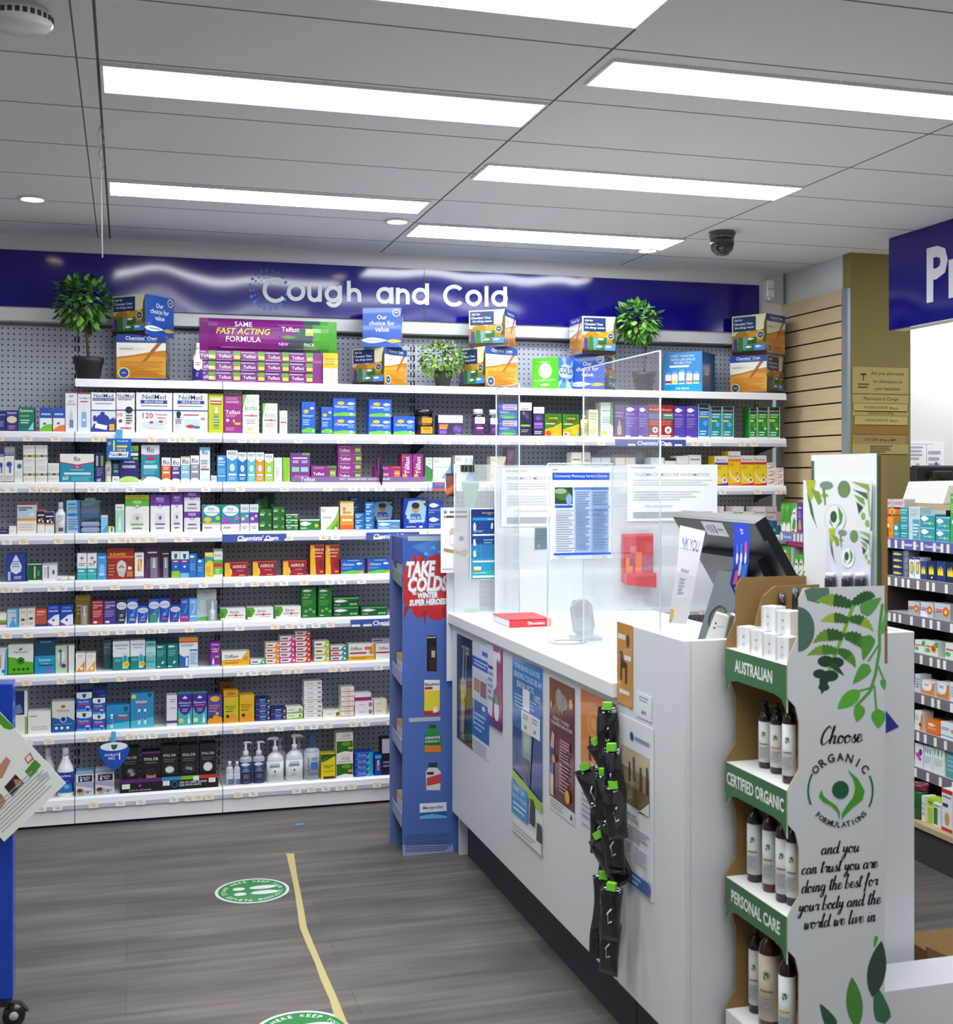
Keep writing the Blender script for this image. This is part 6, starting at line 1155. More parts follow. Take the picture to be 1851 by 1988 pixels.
sd('A', 1788, 1816, 998, 'teal carton with white fish shape in the pair', '2a96a4', TEA, n=2)
sd('A', 1818, 1845, 1004, 'wide teal carton with white fish shape beside the green box', '2a94a2', TEA, n=2)
sd('A', 1846, 1860, 958, 'tall bright green carton cut by the frame edge', '38a838', 'r .1 .9 .9 .94 8d8|f .6 .42 .4 .06 fff|l .1 .9 .6 .8 4 8d8')
sidebox(1717, 1749, 988, at(1733, 1001, X=DX).z, 'low orange carton with three suns behind the vitamin cartons', 'e88a30', 'o .5 .5 .13 f4e0b0|o .5 .5 .09 e86020|o .16 .5 .1 d86820|o .84 .5 .1 d86820|r 0 0 1 .15 d85820', X=DX + 0.075)
sidebox(1717, 1733, 969, at(1733, 986, X=DX).z, 'pinkish white carton stacked behind the orange row, beside the header', 'cfc4ca', 'l .1 .9 .3 .7 2 c05a68', X=DX + 0.075)
sidebox(1734, 1757, 969, at(1733, 986, X=DX).z, 'pinkish white carton stacked behind the orange row, near the papers', 'cfc4ca', 'l .1 .9 .3 .7 2 c05a68', X=DX + 0.075)
NU = 'r 0 0 1 1 1c3268|t NIX .4 .56 .6 .4 f0e020|t plus .82 .4 .24 .3 d0d0d8'
def NIC(x): return 'p f0e020 .12 .3 .12 .7 .24 .5 .3 .75 .44 .5 .5 .8 .64 .5 .7 .7 .74 .3'
sd('B', 1733, 1753, 1069, 'navy and yellow gum pack on the dispensary second row', '1c3268', NIC(0) + '|l .74 .94 .3 .6 1 d0d0d8', n=4)
sd('B', 1754, 1765, 1068, 'grey side of a gum pack on the dispensary second row', '6c7076', 'l .3 .9 .1 .9 4 a0a4a8', n=4)
sd('B', 1766, 1776, 1082, 'white lozenge tube carton with yellow shield, of two', 'eef0f2', 'r 0 .9 1 1 2a3c8a|e .5 .5 .3 .3 2a2c18|e .5 .5 .2 .24 f0e020|p c8d0e0 .6 .1 1 .1 1 .8')
sd('B', 1777, 1787, 1082, 'white lozenge tube carton with yellow shield, beside the navy ones', 'eef0f2', 'r 0 .9 1 1 2a3c8a|e .5 .5 .3 .3 2a2c18|e .5 .5 .2 .24 f0e020|p c03048 .8 .7 1 .7 1 .95')
sd('B', 1788, 1801, 1090, 'navy gum carton beside the white tubes', '24407e', NIC(0))
sd('B', 1802, 1818, 1089, 'dark navy gum carton with two yellow marks', '14264c', NIC(0) + '|r .4 .1 .6 .2 f0e020')
sd('B', 1819, 1837, 1090, 'navy gum carton with big yellow mark', '1c3870', NIC(0))
sd('B', 1838, 1856, 1092, 'dark navy gum carton cut by the frame edge', '14223f', NIC(0))
NUR = 'p c8ccd2 0 .5 1 .7 1 1 0 1|o .72 .5 .22 e8902c|o .72 .5 .16 d04028|o .72 .5 .1 f0d060|l .06 .5 .4 .66 2 c84858'
sd('C', 1764, 1786, 1168, 'silver painkiller carton with orange target', 'aab0b8', NUR)
sd('C', 1788, 1813, 1170, 'silver and white painkiller carton with orange target', 'c4c8ce', NUR + '|p f0f0f2 0 0 .6 0 .4 .4 0 .4')
sd('C', 1815, 1846, 1172, 'wide silver painkiller carton with orange target', 'a8aeb6', NUR)
GRT = 'p 3aa848 .6 .6 1 .6 1 1 .8 1|e .2 .3 .2 .16 5ab858|l .06 .6 .5 .7 1 c84858'
sd('D', 1777, 1796, 1243, 'white and green tablet carton on the dispensary fourth row', 'dfe6dc', GRT)
sd('D', 1797, 1822, 1245, 'white and green tablet carton with orange target', 'd8e2d8', GRT + '|o .66 .5 .2 e8902c|o .66 .5 .12 c83828')
sd('D', 1836, 1862, 1250, 'white and green tablet carton at the frame edge', 'dfe6dc', GRT)
def box_o(c, c2): return 'r 0 0 1 1 d8d8dc|p ' + c + ' 0 0 1 0 1 .9 .85 .9 .7 .3 .3 .2 .0 .3|e .45 .62 .36 .3 f4f4f4|l .2 .6 .6 .8 2 ' + c2
sd('E', 1777, 1788, 1309, 'grey white carton at the counter edge, fifth row', 'c8ccd2', 'l .1 .9 .2 .8 4 8a8ca8')
sd('E', 1790, 1815, 1322, 'white and orange carton with round label', 'e8e4e0', box_o('e08830', 'c05a38'))
sd('E', 1820, 1843, 1325, 'white and orange carton with blue print', 'e8e4e0', box_o('d87c38', '3a5ab0'))
sd('E', 1845, 1860, 1326, 'white carton cut by the frame on the fifth row', 'dcdee0', 'l .1 .9 .2 .8 4 a8aab0')
sd('F', 1777, 1792, 1380, 'white and orange tablet carton on the sixth row', 'ecebea', 'p e88a28 .6 0 1 0 1 1 .8 .8|l .1 .5 .5 .8 3 aab|o .7 .3 .14 5a4038')
sd('F', 1799, 1826, 1399, 'bright orange low carton', 'e87828', 'f .4 .66 .3 .12 f8e8d8|l .1 .7 .3 .5 2 f8c898|r 0 0 1 .1 d86018')
sd('F', 1827, 1856, 1404, 'white and blue low carton with orange drop', 'e8ecf2', 'r 0 .1 1 .2 8aacd8|l .06 .6 .5 .7 2 5a7ac0|e .8 .55 .1 .12 e88838')
sd('G', 1777, 1793, 1444, 'white and magenta carton on the seventh row', 'ece8f0', 'e .4 .5 .3 .12 d048a8|e .7 .66 .2 .14 5a3a90|e .6 .36 .24 .08 c060b8')
sd('G', 1795, 1811, 1449, 'white and blue striped carton on the seventh row', 'e8eef4', 'r .1 .7 .2 .92 4a7ac0|r .4 .7 .5 .92 3a6ab8|r .7 .7 .8 .92 4a7ac0|l .1 .9 .3 .6 4 b8cce0')
sd('G', 1812, 1835, 1453, 'white and green striped carton on the seventh row', 'e8f0ec', 'r .1 .7 .2 .92 7cb868|r .4 .7 .5 .92 6a58a8|r .7 .7 .8 .92 8cc070|l .1 .9 .3 .6 4 c8d8cc')
sd('G', 1838, 1860, 1455, 'teal carton cut by the frame on the seventh row', '58a0ac', 'l .1 .9 .2 .8 4 8cc0c8')
def sdb(px0, px1, yt, zb, *a, **kw): sidebox(px0, px1, yt, zb, *a, X=DX - 0.07, **kw)
tub = thing('supplement_tub', 'green tub with dark red lid on the pale timber base', 'tub', (DX - 0.048, at(1787, 1560, X=DX - 0.048).y, 0.1505))
rr = 0.032; MB().lathe([(rr, 0), (rr, 0.10), (rr * 0.96, 0.105)], n=24, col='1e7030').build('body', 'gloss', tub); MB().lathe([(rr * 1.03, 0.1052), (rr * 1.03, 0.128), (rr * 0.95, 0.13), (0.001, 0.13)], n=24, col='7a2440').build('lid', 'gloss', tub)
sdb(1790, 1797, 1545, 0.1505, 'thin white carton beside the green tub', 'e4e6e6', 'l .1 .9 .2 .8 3 bbb')
sidebox(1799, 1826, 1552, 0.1505, 'lime green carton with yellow stripe on the timber base', 'a8cc30', 'r 0 .6 1 .68 f0e040|l .1 .9 .75 .92 1 5a9020', X=DX - 0.058)
sdb(1812, 1827, 1560, 0.1505, 'narrow white and green carton before the lime one', 'e8ece8', 'r .1 .1 .6 .8 3a7a48|l .1 .9 .85 .95 1 888')
sdb(1829, 1850, 1533, 0.1505, 'tall white and red formula carton with a tan picture', 'e4e8ee', 'r 0 .9 1 1 c82828|r 0 0 1 .08 c82828|r .1 .8 .9 .84 889|e .5 .3 .22 .16 d0a060|r .1 .58 .6 .66 2a3a70')
# till screen, papers and little plant behind the dispensary counter
ms = thing('till_screen', 'dark till screen behind the dispensary counter', 'monitor', (3.32, 4.6, 1.336))
MB().bbox((0, 0, 0.012), (0.36, 0.05, 0.158), 0.008, '35343a').build('back_shell', 'black_plastic', ms); MB().bbox((0.06, -0.04, 0.1), (0.16, 0.0, 0.135), 0.006, '26252a').build('hinge_block', 'black_plastic', ms)
B((0.05, -0.02, 0), (0.3, 0.08, 0.012), '2a292e').build('foot', 'black_plastic', ms)
pp = MB(); Q = [at(1722, 966, X=3.3), at(1796, 957, X=3.3), at(1797, 947, X=3.5), at(1740, 946, X=3.5)]
a = at(1725, 985, X=3.3)
pp.loft([[Vector((3.12, 4.15, 1.337)), Vector((3.42, 4.15, 1.337)), Vector((3.42, 4.42, 1.337)), Vector((3.12, 4.42, 1.337))], [Vector((3.14, 4.14, 1.41)), Vector((3.46, 4.12, 1.41)), Vector((3.43, 4.4, 1.43)), Vector((3.14, 4.4, 1.425))]], 'e8e8e6')
tag(pp.build('paper_tray', 'paper'), 'white stack of papers with curled edge behind the teal cartons', 'papers')
pl = thing('small_potted_plant', 'little green plant in a tan pot in front of the dark till screen', 'plant', at(1812, 978, X=3.45) * 1.0)
pl.location = (3.3, at(1812, 978, X=3.3).y, 1.3354)
k = 0.0023
MB().lathe([(0.012, 0), (0.015, 0.028), (0.013, 0.028), (0.001, 0.022)], n=16, col='c8a878').build('pot', 'matte', pl)
mb = MB(); mb.tube([(0, 0, 0.02), (0.001, 0, 0.05), (0, 0, 0.075)], 0.004, '7a9a58', 7); mb.build('stem', 'matte', pl)
mb = MB(); rg = random.Random(3)
for i in range(46):
    a = i * 2.4; e = 0.1 + 1.2 * (i / 46); d = Vector((math.cos(a) * math.cos(e), math.sin(a) * math.cos(e), math.sin(e))); L = 0.038; o_ = Vector((0, 0, 0.075)); s = d.cross(Vector((0, 0, 1))).normalized() * 0.006
    mb.face([o_, o_ + d * L * .5 + s, o_ + d * L + Vector((0, 0, -0.004)), o_ + d * L * .5 - s], rg.choice(('2c4c28', '3a6230', '24401f')))
mb.build('foliage', 'card', pl)
bx_ = thing('plan_drawing', 'white sheet of plan drawings pinned to the bright dispensary wall', 'poster', (0, 0, 0))
a, c = at(1766, 930, Y=5.63), at(1835, 858, Y=5.63)
mb = MB(); mb.box((a.x, 5.636, a.z), (c.x, 5.6395, c.z), 'f2f4f4'); f = Frame((a.x, 5.636, a.z), (1, 0, 0), (0, 0, 1), c.x - a.x, c.z - a.z)
mb.art(f, 'r .02 .93 .7 .94 889|r .5 .1 .51 .93 889|r .02 .1 .03 .93 889|r .02 .1 .9 .11 889|l .04 .4 .5 .9 4 aab|l .55 .9 .3 .8 3 aab|r .2 .3 .3 .42 bbc|p 667 .72 .3 .82 .3 .8 .46 .74 .46'); mb.build('printed_sheet', 'paper', bx_)
# ---------------------------------------------------------------- service counter
CX_ = 1.2
ct = thing('service_counter', 'long white service counter with dark kickboard and posters taped along its front', 'counter', (CX_, 3.7, 0))
def P_(a, b): return (a[0] - CX_, a[1] - 3.7, a[2]), (b[0] - CX_, b[1] - 3.7, b[2])
B(*P_((1.2, 2.882, 0.165), (1.225, 4.52, 0.885))).build('front_panel', 'laminate', ct, bevel=0.002)
B(*P_((1.185, 2.882, 0.885), (1.98, 4.54, 0.925))).build('counter_top', 'white_steel', ct, bevel=0.003)
B(*P_((1.255, 2.89, 0.0), (1.275, 4.495, 0.165))).build('kick_board', 'kick', ct)
B(*P_((1.225, 4.50, 0.0), (1.96, 4.52, 0.885))).build('end_panel', 'laminate', ct)
eu = thing('counter_end_unit', 'tall white boxed end of the counter with an open top', 'counter', (1.5, 2.69, 0))
def E_(a, b): return (a[0] - 1.5, a[1] - 2.69, a[2]), (b[0] - 1.5, b[1] - 2.69, b[2])
B(*E_((1.2, 2.5, 0.165), (1.218, 2.879, 1.08))).build('side_panel', 'laminate', eu, bevel=0.0015)
B(*E_((1.255, 2.52, 0.0), (1.275, 2.885, 0.164))).build('kick_board', 'kick', eu)
B(*E_((1.2185, 2.5, 0.0), (1.80, 2.518, 1.08))).build('front_panel', 'laminate', eu, bevel=0.0015)
B(*E_((1.782, 2.5185, 0.0), (1.80, 2.879, 1.08))).build('side_panel', 'laminate', eu, bevel=0.0015)
B(*E_((1.2185, 2.5185, 0.86), (1.7815, 2.879, 0.88))).build('inner_shelf', 'laminate', eu)
# ---------------------------------------------------------------- acrylic screens
def sheet(name, a, b_, m, label, bev=None, edge=None):
    o = thing(name, label, 'screen', ((a[0] + b_[0]) / 2, (a[1] + b_[1]) / 2, a[2]), 0, 'clear counter screens')
    c = o.location; q = MB().box((a[0] - c.x, a[1] - c.y, 0), (b_[0] - c.x, b_[1] - c.y, b_[2] - a[2])); q.build('acrylic_sheet', m, o)
    z1 = b_[2] - a[2]; e = MB()
    for (s, t) in (edge or ()):
        e.tube([Vector(s) - c, Vector(t) - c], 0.0022, 'e6f0f6', 6)
    if edge: e.build('polished_edge', 'edge_glow', o)
    return o
ZT = 0.9255
sheet('sneeze_guard', (1.379, 3.02, ZT), (1.383, 3.594, 1.786), 'acrylic', 'tall clear acrylic guard in front of the hazy screens, beside the till', edge=[((1.381, 3.02, ZT), (1.381, 3.02, 1.786)), ((1.381, 3.02, 1.786), (1.381, 3.594, 1.786)), ((1.381, 3.594, ZT), (1.381, 3.594, 1.786))])
sheet('sneeze_guard', (1.379, 4.246, ZT), (1.383, 4.535, 1.786), 'acrylic', 'tall narrow clear acrylic guard towards the back shelving', edge=[((1.381, 4.246, ZT), (1.381, 4.246, 1.786)), ((1.381, 4.246, 1.786), (1.381, 4.535, 1.786)), ((1.381, 4.535, ZT), (1.381, 4.535, 1.786))])
ch = sheet('charter_screen', (1.237, 3.52, ZT), (1.452, 3.524, 1.487), 'acrylic_haze', 'hazy acrylic screen that carries the blue titled charter page', edge=[((1.237, 3.522, ZT), (1.237, 3.522, 1.487)), ((1.237, 3.522, 1.487), (1.452, 3.522, 1.487))])
sheet('counter_screen', (1.345, 4.43, ZT), (2.27, 4.434, 1.487), 'acrylic_frost', 'wide hazy screen across the counter with medicine information sheets', edge=[((1.345, 4.432, ZT), (1.345, 4.432, 1.487)), ((1.345, 4.432, 1.487), (2.27, 4.432, 1.487))])
sheet('counter_screen', (1.195, 4.465, ZT), (1.352, 4.469, 1.492), 'acrylic_mist', 'narrow hazy screen at the counter end with a binder clip on top', edge=[((1.195, 4.467, ZT), (1.195, 4.467, 1.492))])
def page(px0, py0, px1, py1, Y, art, label, col='f4f6f8', name='notice', cat='notice', th=0.001, m='paper'):
    a, c = at(px0, py1, Y=Y), at(px1, py0, Y=Y)
    mb = MB(); mb.box((a.x, Y - th, a.z), (c.x, Y, c.z), col); f = Frame((a.x, Y - th, a.z), (1, 0, 0), (0, 0, 1), c.x - a.x, c.z - a.z); mb.art(f, art)
    return tag(mb.build(name, m), label, cat)
CH = "r .03 .86 .97 .94 1c5ad0|t Community_Pharmacy_Service_Charter .5 .9 .88 .05 fff|l .03 .12 .96 .98 1 88a|r .07 .6 .36 .78 2a4a2c|e .2 .7 .12 .06 4c7a3c|e .3 .65 .05 .06 8ab0e0|e .16 .74 .1 .03 a0b890|r .07 .56 .36 .585 1c5ad0|r .38 .06 .66 .78 c6d8f8|r .66 .06 .95 .78 a8c4ee|r .38 .752 .66 .78 5a86d8|r .66 .752 .95 .78 4a74b8|l .4 .64 .1 .74 26 7a90b8|l .68 .93 .1 .74 20 6a88b4|l .07 .36 .08 .54 18 99a0b4|r .03 .0 .97 .028 1c5ad0|r .66 .55 .95 .58 8ab0ee"
page(1069, 907, 1187, 1086, 3.518, CH.replace('|r .03 .0 .97 .028 1c5ad0', '|r .03 .045 .97 .07 1c5ad0|t Pharmacy .16 .02 .2 .016 555|t Guild .86 .02 .14 .016 555'), 'white charter page with blue title bar and blue columns on the hazy screen')
MED = 't PHARMACY_MEDICINE_INFORMATION .5 .82 .9 .06 9a9ea4|l .06 .94 .62 .74 3 c4c8cc|l .06 .8 .36 .54 4 ccd0d4|t Ask_your_pharmacist .34 .26 .6 .06 aaa8b0|r .06 .06 .94 .16 a8aeb2|l .04 .3 .93 .97 1 ccc'
page(974, 908, 1150, 1023, 4.428, MED, 'white medicine information sheet on the wide hazy screen, behind the charter', 'eef1f3')
page(1218, 902, 1393, 1012, 4.426, MED.replace('PHARMACY_MEDICINE', 'PHARMACY_MEDICINE'), 'white medicine information sheet on the wide hazy screen, above the till', 'eef1f3')
page(1039, 1025, 1062, 1066, 4.428, 'o .3 .14 .14 8aa0a8|l .2 .9 .4 .9 3 66747c', 'small grey card under the medicine sheet on the hazy screen', '6a7c86')
DOSE = 'r 0 0 1 .5 2a7cb8|r 0 .0 1 .3 2f9ac0|r 0 .0 1 .12 3ab0b8|r 0 .5 1 1 1c3f88|r 0 .9 1 1 142c68|t Paracetamol .7 .95 .5 .025 d8c8a0|t dosing .75 .925 .3 .02 d8c8a0|r .06 .84 1 .88 1f9ad8|t Children .8 .86 .3 .02 dff|r .06 .62 1 .645 d8e8f4|r .06 .24 1 .265 d8e8f4|r .06 .02 1 .05 e8f0f4|p e8ecf0 .08 .7 .18 .7 .2 .76 .14 .82 .08 .78|p e8ecf0 .8 .72 .88 .72 .9 .8 .82 .8|p e8ecf0 .08 .48 .2 .48 .16 .58 .08 .56|p e8ecf0 .08 .32 .2 .32 .18 .42 .08 .4|r .38 .3 .39 .52 5ab0d8|r .1 .4 .4 .405 5ab0d8|r .1 .13 .4 .18 f0e8e0|r .12 .12 .36 .14 e0c030|l .08 .5 .67 .7 2 9cd|l .5 .9 .5 .58 2 7ac|l .08 .6 .08 .1 1 bee'
page(913, 986, 958, 1126, 4.46, 'r 0 0 1 1 f0f4f6', 'white framed dosing chart with blue panels on the counter end screen', name='dosing_chart', cat='poster')
a, c = at(915, 1124.5, Y=4.458), at(962, 988.5, Y=4.458); mb = MB(); mb.box((a.x, 4.457, a.z), (c.x, 4.4585, c.z), '1c3f88'); mb.art(Frame((a.x, 4.457, a.z), (1, 0, 0), (0, 0, 1), c.x - a.x, c.z - a.z), DOSE)
o = mb.build('printed_panel', 'paper'); o.parent = bpy.data.objects['dosing_chart']
cl = thing('binder_clip', 'black binder clip with wire arms on the counter end screen', 'clip', at(908, 905, Y=4.46))
MB().prism([(-0.024, -0.006, -0.022), (0.026, -0.006, -0.022), (0.026, -0.003, 0.004), (-0.024, -0.003, 0.004)], (0, 0.018, 0), '181c18').build('jaw', 'gloss', cl)
for s in (-0.008, 0.010): MB().tube([(s - 0.008, -0.007, -0.02), (s - 0.002, -0.012, 0.03), (s + 0.002, -0.012, 0.03), (s + 0.008, -0.007, -0.02)], 0.0012, 'c8ccd0', 6).build('wire_arm', 'alu', cl)
# mint funnel shape added behind the screen in place of a green lamp reflection
sp = thing('mint_reflection', 'mint green funnel shape added for a lamp reflection in the counter end screen', 'funnel', (at(915, 1185, Y=4.53).x, 4.54, ZT))
zt_ = at(915, 935, Y=4.54).z - ZT; zm_ = at(915, 990, Y=4.54).z - ZT; zb_ = at(915, 1050, Y=4.54).z - ZT
MB().lathe([(0.03, 0), (0.03, 0.01), (0.006, 0.014), (0.006, zb_), (0.017, zb_ + 0.002), (0.016, zm_), (0.034, zt_ - 0.01), (0.034, zt_), (0.028, zt_)], n=20, col='7cc8a4').build('body', 'gloss', sp)
page(856, 985, 913, 1112, 4.47, 'l .3 .9 .9 .96 1 4a5058|o .15 .93 .06 5a90d8|r .1 .84 .9 .875 4a443c|o .14 .857 .05 c8a848|e .42 .62 .12 .07 c8b8a4|e .6 .5 .2 .14 d8d4d0|o .7 .52 .1 8a9aa8|o .7 .52 .05 4a6078|e .4 .5 .12 .08 e8e4e0|p b08c50 .1 .38 .9 .3 .9 .26 .1 .33|p e0d8d0 .6 .4 .95 .2 .98 .3|e .8 .3 .14 .05 a89880|l .06 .4 .04 .07 1 a99', 'white owl advert leaning beside the dosing chart', 'e9e9ec', name='owl_poster', cat='poster')
page(866, 919, 886, 964, 4.48, 'p d8702c 0 .3 1 .6 1 .3 0 .1|p 2a1a14 0 .0 1 0 1 .2|r 0 .9 1 1 5a3424', 'small brown and orange card beside the binder clip screen', '8a5040', name='small_card', cat='card')
lf = thing('leaflet_board', 'tall white panel hooked on the far end of the counter beside the cold remedy stand', 'panel', (1.175, 4.515, 0.0))
a, c = at(867, 1322, Y=4.53), at(882, 1108, Y=4.53)
B((a.x - 1.175, 0.012, a.z), (c.x - 1.175 + 0.1, 0.0135, c.z), 'e6e8f0').build('sheet', 'paper', lf)
# red leaflet holder, red book, dark curved card reader and cables
rf = thing('leaflet_holder', 'red plastic leaflet holder with orange leaflets fixed to the hazy screen', 'leaflet holder', (at(1240, 1135, Y=4.40).x, 4.40, at(1240, 1130, Y=4.40).z))
a, c = at(1209, 1130, Y=4.4), at(1267, 1035, Y=4.4); w_, h_ = c.x - a.x, c.z - a.z
mb = MB(); mb.box((-w_ / 2, 0, 0), (w_ / 2, 0.02, h_), 'c8242c'); mb.art(Frame((-w_ / 2, 0, 0), (1, 0, 0), (0, 0, 1), w_, h_), 'r 0 .94 1 1 e04850|r .08 .2 .3 .5 e88038|r .2 .34 .4 .7 a83848|r .4 .2 .62 .62 e87838|r .6 .22 1 .56 b04a78|r .02 .0 1 .18 d8343c|r .22 .6 .42 .74 d86068'); mb.build('leaflet_front', 'gloss', rf)
MB().prism([(-w_ / 2, -0.03, -0.008), (w_ / 2, -0.03, -0.022), (w_ / 2, -0.03, h_ * 0.2), (-w_ / 2, -0.03, h_ * 0.2)], (0, 0.028, 0), 'd02c34').build('pocket', 'gloss', rf)
bk = thing('red_book', 'red book with white spine lettering lying on the counter behind the charter', 'book', (at(1030, 1217, Z=0.9255).x, at(1030, 1217, Z=0.9255).y, ZT))
mb = MB(); mb.box((-0.075, 0, 0.001), (0.075, 0.2, 0.024), 'd8d8dc'); mb.build('page_block', 'paper', bk)
mb = MB(); mb.box((-0.077, -0.003, 0), (0.077, -0.0005, 0.026), 'd0343a'); mb.box((-0.077, -0.003, 0.0245), (0.077, 0.2, 0.027), 'd0343a'); mb.art(Frame((-0.077, -0.003, 0), (1, 0, 0), (0, 0, 1), 0.154, 0.026), 't Boosters .66 .5 .34 .5 fff|e .46 .5 .03 .3 e8a0a0'); mb.build('cover', 'card', bk)
cr = thing('card_reader', 'dark rounded card reader standing blurred behind the charter screen', 'card reader', (1.42, 3.66, ZT))
MB().bbox((-0.045, -0.012, 0.012), (0.03, 0.012, 0.13), 0.022, '4a5258', Matrix.Rotation(math.radians(-8), 4, 'Y')).build('body', 'grey_plastic', cr)
MB().bbox((-0.05, -0.04, 0), (0.04, 0.05, 0.012), 0.005, '3a4046').build('foot', 'grey_plastic', cr)
MB().box((-0.035, -0.0135, 0.075), (0.015, -0.0121, 0.115), '2a3034', Matrix.Rotation(math.radians(-8), 4, 'Y')).build('display_window', 'gloss', cr)
cb = MB(); cb.tube([(1.33, 3.60, 1.04), (1.328, 3.60, 0.96), (1.315, 3.60, 0.945), (1.285, 3.59, 0.94), (1.265, 3.585, 0.929)], 0.0022, 'e8eaec', 6)
tag(cb.build('white_cable', 'gloss'), 'thin white cable curling down behind the charter screen', 'cable')
cb = MB(); cb.tube([(1.33 + 0.06 * math.cos(t / 3), 3.60 + 0.045 * math.sin(t / 3), ZT + 0.003) for t in range(0, 20)], 0.0026, '23252a', 6)
tag(cb.build('black_cable_coil', 'gloss'), 'black cable coil lying on the counter below the charter page', 'cable')
# ---------------------------------------------------------------- posters on the counter front (plane x = 1.2)
def ponst(px, py0, py1, px1, py2, py3, art, label, col, X=1.199, name='poster', th=0.0012, cat='poster', curl=0.0):
    """poster on the counter front: left edge px (py0 top, py1 bottom), right edge px1 (py2 top, py3 bottom)"""
    A, Bq = at(px, py1, X=X), at(px1, py3, X=X); z0 = (A.z + Bq.z) / 2; z1 = (at(px, py0, X=X).z + at(px1, py2, X=X).z) / 2
    w_, h_ = A.y - Bq.y, z1 - z0
    o = MB(); o.box((X - th, Bq.y, z0), (X, A.y, z1), col); f = Frame((X - th, A.y, z0), (0, -1, 0), (0, 0, 1), w_, h_); o.art(f, art)
    return tag(o.build(name, 'gloss'), label, cat, 'posters on the counter front')
ponst(888, 1230, 1432, 918, 1243, 1455, 't A_VET_STARTS .56 .9 .8 .03 d8dce0|t WISE .7 .86 .4 .03 d8dce0|p 8a9098 .3 .5 .44 .9 .5 .9 .5 .5|p 8a9098 .56 .5 .6 .86 .66 .86 .64 .5|e .45 .52 .2 .1 c8a084|e .4 .44 .12 .1 d8b498|p 8a8470 .2 .08 .5 .1 .6 .4 .3 .4|p b8a098 .3 .04 .5 .04 .48 .4 .36 .4|l .3 .7 .02 .1 3 667', 'dark navy poster with a pale face, farthest along the counter front'.replace('farthest', 'last'), '22283a')
ponst(918, 1243, 1452, 951, 1265, 1480, 'r 0 .78 1 .88 2a66c0|l .1 .9 .8 .86 2 cfe0f8|r .6 .92 1 .96 3a70c8|r .06 .5 .9 .74 d8e0ea|r .1 .56 .46 .68 c08868|r .5 .54 .84 .68 a86850|r 0 .14 1 .48 2c66b8|p f0f4f8 .6 .42 .8 .42 .78 .46 .62 .46|l .16 .8 .2 .38 4 a8c8f0|r .1 .24 .16 .48 b8d0f0|l .06 .9 .02 .12 3 c0c4cc', 'white and blue skin care poster with two skin photos', 'eceff3')
ponst(948, 1252, 1404, 975, 1258, 1420, 'p eceef4 0 .14 .3 .1 .46 .5 .4 1 0 1|e .45 .6 .2 .14 f0f2f6|r .36 .52 .66 .8 f0f2f4|p f0f2f4 .4 .8 .64 .8 .8 .94 .3 .94|e .66 .24 .18 .16 eceef4|r .5 .3 .8 .42 4a9a48|o .84 .9 .1 f4e8f4|r .05 .7 .4 .74 3a3a8a|l .06 .4 .3 .68 5 9a9ab8|r 0 0 1 .1 5a2a80', 'magenta spray bottle poster overlapping the skin care poster', 'b01c7c', X=1.1975)
g = ponst(996, 1274, 1618, 1055, 1297, 1650, 'r 0 .28 1 .8 23408c|r 0 .6 1 1 1c6fc0|r 0 .88 1 1 1c86d8|t YOUR_BLOOD_GLUCOSE .5 .955 .82 .035 f0f4f8|t READING_COULD_BE_AN .52 .905 .9 .035 f0f4f8|t ERROR_UP_TO .45 .855 .66 .035 f0f4f8|t 100% .84 .82 .24 .04 f0f4f8|l .1 .8 .72 .8 4 9cc8f0|p 3a4a78 .36 .3 .6 .3 .72 .68 .3 .68|p 8a98b0 .38 .46 .64 .46 .68 .66 .34 .66|p b0c0a8 .42 .5 .6 .5 .62 .62 .4 .62|e .5 .4 .1 .05 2a3048|p 23408c .36 .3 .6 .3 .5 .38|p a8d020 0 .28 0 .34 1 .22 1 .26 .0 .34|p a8d020 0 .3 1 .22 1 .28 0 .35|r 0 .1 .56 .28 2c9ae0|t MAKE_THE .26 .25 .42 .03 f0f8ff|t SWITCH_TODAY .28 .205 .5 .03 f0f8ff|l .06 .5 .12 .18 2 cfe8fa|p 2c3038 .62 .12 .78 .12 .76 .26 .64 .26|p 3a3e48 .84 .06 1 .06 1 .16 .86 .16|r 0 0 1 .06 eceef2|l .06 .8 .01 .05 2 b8bcc4', 'tall blue glucose meter poster with lime stripe on the counter front', 'f0f2f4')
for (a0, b0, a1, b1, c0, c1, L, X_) in ((1016, 1338, 1029, 1342, 1378, 1382, 'blank white slip taped over the blue glucose poster', 1.1965), (1013, 1380, 1030, 1384, 1420, 1424, 'small white price slip under the blank slip on the glucose poster', 1.1962), (1030, 1390, 1049, 1394, 1430, 1436, 'small white price slip lower down the glucose poster', 1.196)):
    ponst(a0, b0, c0, a1, b1, c1, ('l .2 .8 .6 .9 2 99a|t $29 .5 .24 .5 .2 333') if 'price' in L else '', L, 'f2f3f6', X=X_, name='price_slip', cat='price slip')
